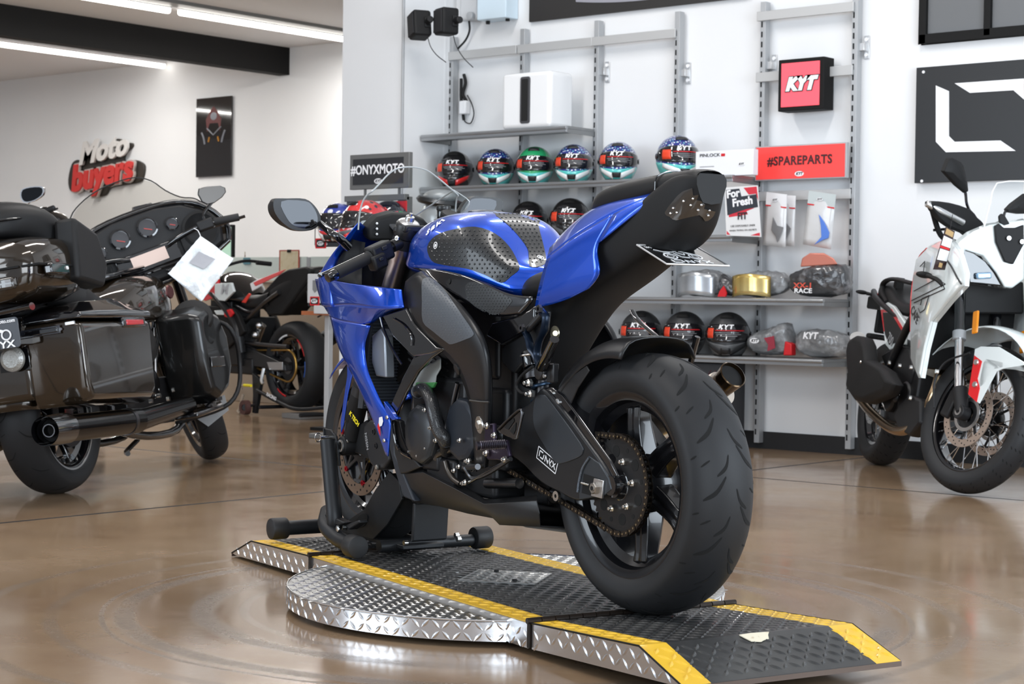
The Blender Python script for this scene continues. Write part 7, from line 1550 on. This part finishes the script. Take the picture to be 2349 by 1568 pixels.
# paddock stand
s_=root('paddock_stand','black paddock stand with roller and white lettering lifting the naked motorcycle','stand',NMX)
def ny(x,y,Y=.17): return N_.y(x,y,Y)
build('main_tube',MB().tube([ny(590,895),ny(640,922),ny(682,938),ny(750,934,.1)],.014,n=10),SB,s_); build('upright',MB().prism([ny(578,855),ny(598,872),ny(592,905),ny(585,948),ny(578,946),ny(580,905)],(0,-.03,0)),SB,s_,bevel=.003)
build('far_upright',MB().tube([Vector((.16,-.17,.30)),Vector((.14,-.17,.08)),Vector((.18,-.17,.0))],.014,n=10),SB,s_); build('cross_bar',MB().cyl((.18,-.19,.02),(.18,.2,.02),.014,n=12).cyl((-.30,-.17,-.012),(-.30,.17,-.012),.014,n=12).cyl((.15,-.17,.06),(-.3,-.17,-.012),.013,n=10),SB,s_)
build('roller',MB().lathe([(-.022,.052),(.022,.052),(.022,.02),(-.022,.02)],ny(563,934,.2),(0,1,0),26,False,True),mat('roller_rust',(.09,.04,.035),.6),s_); build('roller_hub',MB().cyl(ny(563,934,.175),ny(563,934,.22),.024,n=18).cyl(ny(563,934,.2),ny(590,926,.16),.01,n=8),PLASTIC,s_)
build('spool_hook',MB().tube([ny(605,845,.15),ny(600,870,.17),ny(603,880,.17)],.012,n=8),ALU,s_)
build('front_bracket',MB().tube([Vector((.40,.2,.10)),Vector((.46,.2,-.02)),Vector((.44,.2,-.035)),ny(545,942,.2)],.010,n=8).tube([Vector((.42,.2,.14)),ny(545,885,.2),ny(575,883,.2)],.009,n=8),mat('cream_tube',(.60,.52,.42),.3,.5),s_)
build('yellow_sleeve',MB().cyl(ny(560,883,.2),ny(576,884,.2),.011,n=10),YELP,s_)
text('stand_lettering','RACING',.035,WHITEP,s_,axes(ny(622,909,.188),ny(640,919,.188)-ny(604,899,.188),(0,0,1)),.0005,.001,.2)
build('wheel_block',MB().bx((-.25,-.14,-.045),(-.02,.14,-.01)),mat('block_grey',(.22,.21,.20),.6),s_,bevel=.004)
CRT=bpy.data.textures.new('crumple','VORONOI'); CRT.noise_scale=.035; CRT.distance_metric='DISTANCE'
# ================================================================ goods on the shelves
def hull(name,F,y,px,d,m,par,org,seed=1,amp=.008,sub=1,front=.8):
    """crumpled soft packet: outline in the plane y, depth d towards the wall"""
    rn=random.Random(seed); P=[F.y(a,b,y)-org for a,b in px]; c=sum(P,Vector())/len(P); R=[]
    for dy,k in ((d,.85),(d*.55,1.0),(d*.15,.98),(-.01,front),(-.025,front*.5),(-.028,.12)):
        R.append([c+(p-c)*k+Vector((rn.uniform(-amp,amp),dy+rn.uniform(-amp,amp),rn.uniform(-amp,amp) if p.z>c.z else 0)) for p in P])
    o_=build(name,MB().loft(R),m,par,sub=2,smooth=22); q=o_.modifiers.new('crumple','DISPLACE'); q.texture=CRT; q.strength=.016; q.mid_level=.5; q.texture_coords='GLOBAL'; return o_
PLG=mat('plastic_bag_grey',(.20,.205,.21),.22,0,.7,bump=(40,.8,.006),noise=(14,(.42,.43,.44),.5,.7)); PLD=mat('plastic_bag_dark',(.05,.05,.053),.22,0,.7,bump=(40,.8,.006),noise=(12,(.25,.25,.26),.55,.72))
def item(name,lab,cat,px,py,y,grp=None): o=WF.y(px,py,y); return root(name,lab,cat,Matrix.Translation(o),grp),o
VS=mat('visor_silver',(.38,.40,.42),.25,.7,noise=(3,(.60,.62,.64),.4,.6)); VG=mat('visor_gold',(.72,.50,.14),.22,.75,noise=(3,(.85,.68,.30),.4,.6)); VO=mat('visor_orange',(.62,.22,.16),.3,.3)
def visor_sheet(name,px0,px1,y0,y1,y,m,par,org,bulge=.05):
    rows=[]
    for j in range(6):
        r=[]
        for i in range(13):
            u=i/12; x=px0+(px1-px0)*u; yy=y0+(y1-y0)*j/5+6*(2*u-1)**2; p=WF.y(x,yy,y)-org; p.y-=bulge*(1-(2*u-1)**2); r.append(p)
        rows.append(r)
    return build(name,MB().grid(rows),m,par,solid=.002,smooth=60)
t,o=item('wrapped_visor','silver helmet visor in grey plastic, leftmost beside the undertail','visor',1600,680,8.96,'wrapped visors and bags')
hull('plastic_bag',WF,8.96,[(1548,680),(1545,650),(1556,622),(1600,616),(1640,618),(1655,640),(1660,680)],.12,PLG,t,o,2); visor_sheet('visor_sheet',1554,1640,624,676,8.93,VS,t,o)
t,o=item('card_header','dark red and black packet between the silver and the gold visor','packet',1660,680,8.93,'wrapped visors and bags'); hull('packet',WF,8.93,[(1642,680),(1645,640),(1652,622),(1668,640),(1682,650),(1690,680)],.1,PLD,t,o,3)
build('red_tip',MB().prism([WF.y(a,b,8.895)-o for a,b in ((1646,680),(1650,668),(1660,655),(1666,672),(1664,680))],(0,.01,0)),RED,t)
t,o=item('wrapped_visor','gold mirrored helmet visor in clear plastic on the wrapped goods shelf','visor',1740,682,8.96,'wrapped visors and bags')
hull('plastic_bag',WF,8.97,[(1672,682),(1676,655),(1690,632),(1720,620),(1770,618),(1805,630),(1808,682)],.12,PLG,t,o,4); visor_sheet('visor_sheet',1680,1768,628,676,8.93,VG,t,o)
t,o=item('wrapped_helmet_bag','crumpled plastic bag reading RACE with orange visor poking out on top','bag',1870,683,8.95,'wrapped visors and bags')
hull('plastic_bag',WF,8.95,[(1802,683),(1803,640),(1808,622),(1850,612),(1900,608),(1935,600),(1943,650),(1938,683)],.14,PLD,t,o,5,.012)
build('orange_visor',MB().loft([[WF.y(a,b,yy)-o for a,b in ((1836,612),(1840,592),(1858,580),(1890,580),(1912,592),(1922,606))] for yy in (8.95,9.0,9.05)]),VO,t,bevel=.006)
p=WF.y(1842,655,8.905)-o; text('print_lettering','XX-1',.042,mat('print_orange',(.70,.10,.06),.4),t,TX(p.x,p.y,p.z),.0005,.001,sx=1.3); p=WF.y(1842,667,8.903)-o; text('print_lettering','RACE',.036,WHITEP,t,TX(p.x,p.y,p.z),.0005,.001,sx=1.3)
t,o=item('wrapped_bag','tilted grey plastic bag with red print on the lowest shelf','bag',1750,817,8.95,'wrapped bags on the lowest shelf')
hull('plastic_bag',WF,8.95,[(1708,815),(1700,770),(1735,762),(1780,745),(1806,728),(1812,790),(1800,817)],.12,PLG,t,o,6,.010)
build('red_print',MB().prism([WF.y(a,b,8.905)-o for a,b in ((1752,775),(1775,770),(1778,798),(1760,805),(1762,790))],(0,.004,0)),mat('print_maroon',(.30,.03,.05),.4),t)
build('red_liner',MB().prism([WF.y(a,b,8.94)-o for a,b in ((1796,815),(1800,782),(1815,788),(1816,815))],(0,.05,0)),RED,t,bevel=.006)
q=WF.y(1731,781,8.90)-o; kyt(t,(q.x,q.y,q.z),.024)
t,o=item('wrapped_bag','grey plastic bag with KYT card beside the silencer of the white motorcycle','bag',1880,822,8.95,'wrapped bags on the lowest shelf')
hull('plastic_bag',WF,8.95,[(1818,820),(1815,780),(1825,755),(1880,752),(1935,762),(1948,800),(1945,824)],.13,PLG,t,o,7,.010); p=WF.y(1858,770,8.90)-o; text('print_lettering','KYT',.05,WHITEP,t,TX(p.x,p.y,p.z),.0005,.002,.2)
# white pinlock box
t,o=item('product_box','white box with small print lying beside the sideways helmet','box',1668,398,8.90)
a,b=WF.y(1596,348,8.88)-o,WF.y(1738,400,8.88)-o; build('box_body',MB().bx((a.x,-.02,b.z-.0),(b.x-.03,.03,a.z)),mat('box_white',(.82,.83,.86),.45),t,bevel=.002)
text('print_lettering','PINLOCK',.026,BLACKP,t,TX(a.x+.10,-.022,a.z-.025),.0004,.0003,sx=1.3); build('red_mark',MB().bx((a.x+.178,-.0215,a.z-.034),(a.x+.205,-.020,a.z-.018)),RED,t); kyt(t,(b.x-.11,-.0205,(a.z+b.z)/2-.01),.018)
build('small_line_print',MB().bx((a.x+.03,-.0212,b.z+.055),(a.x+.13,-.02,b.z+.059)),STK,t)
# show card
t,o=item('show_card','upright show card reading For Fresh FIT under the helmet shelf','sign',1700,545,8.83)
C0=[(1662,430),(1738,425),(1746,543),(1666,540)]; P=[WF.y(x,y,8.83)-o for x,y in C0]
def cq(u,v,dy=-.002): return P[0].lerp(P[1],u).lerp(P[3].lerp(P[2],u),v)+Vector((0,dy,0))
def cpoly(L,dy): return [cq(u,v,dy) for u,v in L]
build('card_sheet',MB().prism(P,(0,.004,0)),mat('card_white',(.74,.74,.74),.5),t)
build('black_shape',MB().prism(cpoly([(.04,.05),(.45,.04),(.5,.2),(.95,.17),(.97,.42),(.62,.46),(.06,.58)],-.0015),(0,.001,0)),mat('ink_black',(.025,.03,.04),.5),t)
build('red_shape',MB().prism(cpoly([(.58,.03),(.97,.02),(.99,.30),(.93,.16),(.72,.17)],-.0012),(0,.001,0)).prism(cpoly([(.10,.62),(.10,.56),(.75,.42),(.85,.44),(.62,.50),(.66,.56)],-.001),(0,.001,0)).prism(cpoly([(.9,.93),(.97,.92),(.97,.98),(.7,.98)],-.001),(0,.001,0)).prism(cpoly([(.02,.9),(.12,.98),(.02,.98)],-.001),(0,.001,0)),mat('ink_red',(.60,.03,.05),.5),t)
for s_l,u,v,z_ in (('For',.26,.14,.062),('Fresh',.53,.31,.062)): p=cq(u,v,-.004); text('lettering',s_l,z_,WHITEP,t,axes(p,P[1]-P[0]+Vector((0,0,.02)),(0,0,1)),.0004,.0024)
p=cq(.5,.60,-.004); text('lettering','FIT',.055,BLACKP,t,axes(p,P[1]-P[0],(0,0,1)),.0004,.0014,sx=.9)
p=cq(.5,.79,-.003); text('small_lettering','USE DISPOSABLE LINER',.016,BLACKP,t,axes(p,P[1]-P[0],(0,0,1)),.0003,0); p=cq(.5,.88,-.003); text('small_lettering','WHEN TRYING ON HELMETS',.014,BLACKP,t,axes(p,P[1]-P[0],(0,0,1)),.0003,0)
# hanging spare part bags
def hbag(px,w_,hdr,y,lab,content,mm,grp='hanging spare part bags'):
    t,o=item('hanging_part_bag',lab,'bag',px[0][0],px[0][1],y,grp)
    P=[WF.y(a,b,y)-o for a,b in px]
    def q(u,v,dy=0): return P[0].lerp(P[1],u).lerp(P[3].lerp(P[2],u),v)+Vector((0,dy,0))
    rows=[[q(u/6,v/8,-.012*math.sin(PI*v/8)*math.sin(PI*u/6)) for u in range(7)] for v in range(9)]
    build('clear_pouch',MB().grid(rows),mm,t,solid=.002,smooth=60)
    build('header_card',MB().prism([q(0,0,-.006),q(1,0,-.006),q(1,.24,-.006),q(0,.24,-.006)],(0,.004,0)),hdr,t); build('red_line',MB().prism([q(0,.235,-.007),q(1,.235,-.007),q(1,.26,-.007),q(0,.26,-.007)],(0,.003,0)),RED,t)
    ox=q(.45,.13,-.009); kyt(t,(ox.x,ox.y,ox.z),.016)
    if content: build('spare_part',MB().prism([q(u,v,-.020) for u,v in content[0]],(0,.006,0)),content[1],t,bevel=.002)
    build('hook_rod',MB().cyl(q(.5,.03,.0),q(.5,.03,.16),.004,n=8),CHROME,t)
PCH=mat('pouch_clear',(.66,.66,.66),.25,0,.5,bump=(25,.5,.004))
DG=mat('part_grey',(.22,.22,.225),.35); DB=mat('part_blue',(.10,.22,.66),.25)
hbag(((1778,446),(1826,449),(1822,565),(1766,560)),.1,mat('header_white',(.78,.78,.79),.5),9.06,'clear hanging bag with white header, the rear one behind its twin',([(.3,.5),(.5,.45),(.9,.65),(.7,.9),(.5,.75)],DG),PCH)
hbag(((1760,440),(1806,446),(1802,568),(1750,562)),.1,mat('header_white',(.78,.78,.79),.5),9.00,'clear hanging bag with white header and grey part, front and leftmost',([(.45,.45),(.65,.6),(.95,.62),(.7,.92),(.62,.8),(.4,.7)],DG),PCH)
hbag(((1857,437),(1918,446),(1906,572),(1842,560)),.1,mat('header_bluegrey',(.52,.57,.57),.4),9.00,'clear hanging bag with blue grey header and curved blue part',([(.5,.40),(.72,.52),(.95,.70),(.93,.80),(.75,.85),(.45,.97),(.68,.80),(.62,.6)],DB),PCH)
# ================================================================ left hall: letters, poster, counter
t=root('wall_letters','dimensional wall sign reading Moto in white script over buyers in red','sign',MW(-16.33,YL-.02,0,0))
tz=2.33
o_=[(152,405),(160,370),(172,360),(183,362),(196,340),(208,338),(232,335),(250,322),(262,312),(275,314),(283,320),(298,322),(297,332),(283,345),(280,362),(300,360),(316,364),(326,375),(322,402),(312,412),(280,418),(248,425),(238,440),(218,444),(200,432),(170,434),(156,430)]
P=[WF.y(a,b,YL-.03)-Vector((-16.33,YL-.02,0)) for a,b in smoothpoly(o_,3)]
build('backing_shape',MB().prism([p+Vector((.03,0,-.03)) for p in P],(0,.06,0)),mat('sign_brown_black',(.035,.03,.025),.5),t,bevel=.01)
c=WF.y(246,372,YL-.05)-Vector((-16.33,YL-.02,0))
m1=WF.y(238,345,YL-.05)-Vector((-16.33,YL-.02,0)); m2=WF.y(236,400,YL-.05)-Vector((-16.33,YL-.02,0))
d_=(Vector((.62,0,.06))); WL_=mat('letter_white',(.72,.70,.68),.5); RL_=mat('letter_red',(.60,.04,.035),.45); ED=mat('letter_edge',(.50,.45,.42),.5)
text('script_lettering','Moto',.33,WL_,t,axes(m1+Vector((0,-.02,0)),d_,(0,0,1)),.012,.012,.35,sx=1.15)
text('letter_outline','buyers',.385,ED,t,axes(m2+Vector((0,-.005,0)),d_,(0,0,1)),.012,.032,.22,sx=1.02,spacing=1.0)
text('red_lettering','buyers',.385,RL_,t,axes(m2+Vector((0,-.025,0)),d_,(0,0,1)),.014,.016,.22,sx=1.02,spacing=1.0)
t=plate('wall_poster','tall glossy dark poster of a motorcycle front, right of the wall letters','poster',-14.765,-14.22,2.075,2.88,YL-.03,.02,mat('poster_gloss',(.012,.010,.010),.06,0,1))
g=mat('poster_dim_red',(.10,.012,.012),.3); g2=mat('poster_dim_grey',(.22,.23,.26),.3); g3=mat('poster_amber',(.45,.20,.03),.3)
build('print_red',MB().prism([(x,-.001,z) for x,z in ((-.10,.05),(-.12,.18),(-.03,.29),(.0,.31),(.05,.27),(.12,.18),(.10,.05),(.07,.14),(-.06,.14))],(0,.001,0)),g,t)
build('print_grey',MB().tube([(-.10,-.001,.09),(.0,-.001,.02),(.12,-.001,.10)],.008,n=6,sm=0).tube([(-.18,-.001,.05),(-.15,-.001,.0),(-.13,-.001,-.07)],.012,n=6).tube([(.18,-.001,.06),(.15,-.001,.0),(.13,-.001,-.06)],.012,n=6).ball((0,-.001,.21),(.05,.002,.04)),g2,t)
build('print_amber',MB().tube([(-.06,-.001,.0),(-.075,-.001,-.05)],.010,n=6,sm=0).tube([(.07,-.001,.0),(.085,-.001,-.05)],.010,n=6,sm=0),g3,t)
# reception counter
t=root('reception_counter','beige reception counter with frosted glass screen behind the naked motorcycle','counter',MW(-10.8,10.0,0,0))
BE=mat('counter_beige',(.42,.34,.26),.5); FG=mat('frosted_glass',(.56,.62,.58),.35,0,0,.5)
build('counter_front',MB().bx((-2.6,0,0),(1.85,.5,.97)),BE,t,bevel=.004); build('counter_top',MB().bx((-2.62,-.02,.97),(1.87,.55,.985)),mat('counter_top',(.52,.45,.36),.4),t)
for a,b in ((-2.6,.17),(.21,1.85)): build('glass_screen',MB().bx((a,.02,.985),(b,.032,1.175)),FG,t,bevel=.002)
build('glass_clip',MB().bx((.17,.015,1.0),(.21,.037,1.17)),STEELG,t)
def wat(px,py,y): return WF.y(px,py,y)
a=wat(636,573,9.99); b=wat(682,640,9.99)
k=root('certificate','cream certificate with red border clipped on the frosted counter glass','certificate',MW((a.x+b.x)/2,10.012,(a.z+b.z)/2,0)); w_,h_=(b.x-a.x)/2,(a.z-b.z)/2
build('border_sheet',MB().bx((-w_,-.001,-h_),(w_,.001,h_)),mat('cert_red',(.38,.06,.04),.5),k); build('cream_sheet',MB().bx((-w_*.88,-.002,-h_*.92),(w_*.88,0,h_*.92)),mat('cert_cream',(.60,.52,.36),.5,noise=(30,(.50,.40,.22),.5,.8)),k); build('clip',MB().bx((-.02,-.008,h_*.82),(.02,.004,h_*1.02)),BLKP,k)
p=wat(553,598,9.95); k=root('phone_holder','small blue grey pane hanging on the frosted counter glass','pane',MW(p.x,10.012,p.z,0)); build('pane_sheet',MB().prism([(x,-.003,z) for x,z in rrect(.085,.055,.01)],(0,.004,0)),mat('pane_teal',(.10,.22,.26),.2),k)
p=wat(583,565,10.3); k=root('desk_flag','small striped flag on a thin stick standing on the counter','flag',MW(p.x,10.2,.985,0)); build('flag_stick',MB().cyl((0,0,0),(0,0,.24),.003,n=8),BRASS,k); build('flag_cloth',MB().prism([(0,0,.23),(.025,.0,.12),(.02,0,.10),(-.025,0,.11)],(0,.002,0)),mat('flag_red',(.35,.12,.12),.6),k); build('flag_canton',MB().prism([(0,-.001,.23),(.008,-.001,.18),(-.012,-.001,.18)],(0,.001,0)),mat('flag_blue',(.05,.06,.15),.6),k)
a=wat(512,516,10.4); b=wat(541,572,10.4); k=root('green_screen_stand','pale green framed screen on the counter behind the pouch','screen',MW((a.x+b.x)/2,10.35,.985,0)); h_=a.z-.985
build('frame',MB().bx((-.16,0,0),(.10,.03,h_)),BLKP,k,bevel=.006); build('pale_screen',MB().bx((-.145,-.004,.02),(.08,.004,h_-.02)),mat('screen_green',(.42,.62,.50),.3,emit=(.4,.6,.48),es=.25),k); build('blue_patch',MB().bx((-.03,-.006,.12),(.03,.0,.2)),mat('screen_blue',(.15,.38,.48),.3),k)
k=root('pen_cup','black pen cup beside the green framed screen','cup',MW(wat(547,560,10.3).x,10.2,.985,0)); build('cup_body',MB().lathe([(0,.025),(.14,.032),(.14,.028),(.01,.022)],(0,0,0),(0,0,1),18),BLKP,k); build('pen',MB().cyl((0,0,.02),(.02,.01,.19),.004,n=6),BLKP,k)
for i,(px_,w_) in enumerate(((607,.03),(622,.024))):
    k=root('paper_cup','%s cream paper cup standing inside the counter glass'%('larger' if i==0 else 'smaller'),'cup',MW(wat(px_,640,10.2).x,10.25,.985,0)); build('cup_body',MB().lathe([(0,w_*.8),(.085,w_),(.085,w_*.9),(.004,w_*.7)],(0,0,0),(0,0,1),16),mat('cup_cream',(.62,.56,.44),.5),k)
# hanging packets at the rack beside the fairing
for i,(q0,q1,zz) in enumerate((((708,628),(742,695),0),((722,700),(760,720),1))):
    a=wat(*q0,8.1); b=wat(*q1,8.1); k=root('hanging_packet',('pale packet with grey bottle print beside the nose of the blue fairing','small white packet under the red framed tag by the fairing')[i],'packet',MW((a.x+b.x)/2,8.1,a.z,0)); build('packet_body',MB().bx(((a.x-b.x)/2,-.01,b.z-a.z),((b.x-a.x)/2,.01,0)),mat('packet_white',(.62,.62,.62),.4),k,bevel=.004)
    if i==0: build('printed_bottle',MB().prism([(x,-.0115,z) for x,z in ((-.02,-.10),(.0,-.12),(.03,-.10),(.03,-.04),(-.02,-.04))],(0,.001,0)),DG,k)
    build('packet_hook',MB().cyl((0,0,-.01),(0,.12,-.005),.004,n=8),STEELG,k)
k=root('parts_stand','slim grey stand with small orange shelf beside the blue fairing','display rack',MW(wat(735,700,8.25).x,8.25,0,0)); build('stand_column',MB().bx((.06,-.02,0),(.10,.02,1.05)),mat('stand_panel_grey',(.45,.45,.45),.5),k,bevel=.004); build('stand_shelf',MB().bx((-.05,-.12,.74),(.14,-.02,.765)),mat('shelf_orange',(.42,.13,.05),.5),k); build('stand_base',MB().bx((.0,-.08,0),(.16,.08,.02)),BLKP,k)
# dark tyre and helmet bag behind the front wheel
q=WF.z(792,952,0); k=root('spare_tyre','black tyre standing behind the fairing of the blue motorcycle','tyre',MW(q.x,q.y,0,math.radians(25))); build('tyre_body',tyre_mb((0,0,.33),.33,.10,.22,.06,(),60),[RUBBER,GROOVE],k)
# open-face helmet and visor stand seen through the screen
k=root('visor_demo_bust','grey demonstration helmet bust seen through the right side of the windscreen','helmet stand',MW(*WF.y(1010,470,8.5).to_tuple()[:2],0,0))
z0=WF.y(1010,470,8.5).z
build('bust_column',MB().lathe([(0,.16),(.02,.16),(.03,.05),(z0-.25,.05),(z0-.2,.11),(z0-.05,.13),(z0,.10)],(0,0,0),(0,0,1),28),mat('bust_silver',(.50,.51,.52),.3,.3),k,smooth=50)
build('bust_brim',MB().lathe([(-.02,.14),(.0,.155),(.02,.14)],(0,0,z0+.02),(.2,0,1),30),STEELD,k); build('bust_cap',MB().ball((0,0,z0+.05),(.11,.11,.05)),STEELG,k)

# ================================================================ small pieces belong to the part that carries them
NEST={'rear_spoke':'rear_rim','front_spoke':'front_rim','wire_spoke':'front_rim rear_rim','rim_stripe':'rear_rim','rim_pinstripe':'rear_rim','sprocket_nut':'rear_sprocket','disc_carrier':'brake_disc','disc_bobbin':'brake_disc','abs_ring':'brake_disc',
'caliper_recess':'brake_caliper','caliper_lettering':'brake_caliper','caliper_bolt':'brake_caliper','caliper_bracket':'brake_caliper','pad_badge':'tank_grip_pad tank_centre_pad','tank_letter':'fuel_tank','tank_cap':'fuel_tank','tank_console':'fuel_tank','tank_emblem':'fuel_tank','tank_lettering':'fuel_tank',
'tail_light_led':'tail_light','plate_rim':'licence_plate','plate_web_lettering':'licence_plate','plate_artwork':'licence_plate','plate_lettering':'licence_plate','logo_border':'swingarm','logo_mark':'swingarm','swingarm_guard':'swingarm','axle_plate':'swingarm','weld_bead':'swingarm','axle_slot':'swingarm','adjuster_bolt':'swingarm','axle_hole':'axle_nut',
'hugger_bolt':'rear_hugger','hugger_side':'rear_hugger','fairing_bolt':'fairing_leg','fairing_letter_r':'fairing_leg','fairing_letter_red':'fairing_leg','fairing_tab':'fairing_leg','screen_edge':'windscreen','mirror_glass':'mirror_housing','switch_button':'switch_housing','fork_cap_nut':'fork_cap',
'frame_plug':'frame_spar','frame_weld':'frame_spar','frame_grip_pad':'frame_spar','pivot_nut':'frame_spar','cover_bolt':'clutch_cover gearbox_cover','hose_clamp':'coolant_hose','coolant_fill':'coolant_bottle','radiator_fin':'radiator_core','radiator_tank':'radiator_core','silencer_tip':'silencer','silencer_mouth':'silencer','inner_pipe':'silencer','silencer_band':'silencer','silencer_bolt':'silencer',
'rearset_bolt':'footpeg_bracket','heel_guard_slot':'heel_guard','heel_guard_rim':'heel_guard','grip':'handlebar','bar_end_weight':'handlebar','side_grip_pad':'side_cover','cover_hole':'side_cover','mudguard_bolt':'mudguard_frame','mudguard_red':'mudguard_frame','mudguard_panel':'mudguard_frame','mudguard_stay':'front_mudguard','mudguard_flap':'front_mudguard','fork_lettering':'fork_shroud','fork_band':'fork_shroud',
'side_case_lid':'side_case','case_reflector':'side_case','case_latch':'side_case','case_hinge':'side_case','lamp_strip':'side_case','lamp_led':'side_case','case_chrome_edge':'side_case','trunk_latch':'trunk_body','trunk_lid_seam':'trunk_body','trunk_lamp':'trunk_body','trunk_lamp_segment':'trunk_body','trunk_latch_button':'trunk_body','luggage_rail':'trunk_body',
'windshield_edge':'windshield','infotainment_screen':'infotainment_unit','glove_door':'leg_fairing','fairing_pocket':'leg_fairing','engine_bolt':'engine_block','timer_cover':'engine_block','pushrod_tube':'engine_block','cooling_fin_set':'engine_block','fairing_line':'side_fairing','fairing_seam':'side_fairing','fairing_lettering':'side_fairing','fairing_red_edge':'side_fairing','fairing_back':'side_fairing','tail_red_trim':'tail_panel','tail_inset':'tail_panel','tail_lettering':'tail_panel','bracket_bolt':'screen_bracket','hand_guard_light':'hand_guard','axle_nut':'swingarm fork_bottom',
'visor_sticker_red':'visor','visor_sticker_band':'visor','visor_sticker_print':'visor','visor_letter':'visor','visor_pivot':'visor','chin_accent':'chin_bar','chin_vent':'chin_bar','top_vent':'shell','rear_spoiler':'shell','neck_trim':'shell','bracket_screw':'wall_bracket','slot_row':'post','sign_face':'sign_frame','sign_lettering':'sign_frame','rubber_cap':'front_crossbar rear_crossbar side_leg','cradle_hole':'cradle_side','hatch_bolt':'hatch_plate','turntable_lip':'turntable_top','roller_hub':'roller','dash_glass':'dash_cluster','dash_lamp':'dash_cluster','tachometer_scale':'dash_cluster','tachometer_redline':'dash_cluster','stripe_print':'box_body','hand_hole':'box_body','slot_opening':'slot_rim','grille':'cabinet','pot_band':'brake_fluid_pot','reservoir_cap':'brake_reservoir','hanger_bolt':'peg_hanger_strap','seat_seam':'pillion_seat'}
def base(n): return n.rsplit('.',1)[0] if n[-3:].isdigit() and '.' in n else n
for r in [o for o in SC.objects if o.parent is None and o.type=='EMPTY']:
    ch=list(r.children); ctr={c:sum((Vector(v) for v in c.bound_box),Vector())/8 for c in ch if c.type=='MESH'}
    for c in ch:
        tg_=NEST.get(base(c.name))
        if not tg_ or c not in ctr or c.matrix_basis!=Matrix.Identity(4) and c.type!='MESH': continue
        P_=[q for q in ch if base(q.name) in tg_.split() and q in ctr and q is not c and q.matrix_basis==Matrix.Identity(4)]
        if not P_: continue
        cc=c.matrix_basis@ctr[c]; c.parent=min(P_,key=lambda q:(ctr[q]-cc).length)
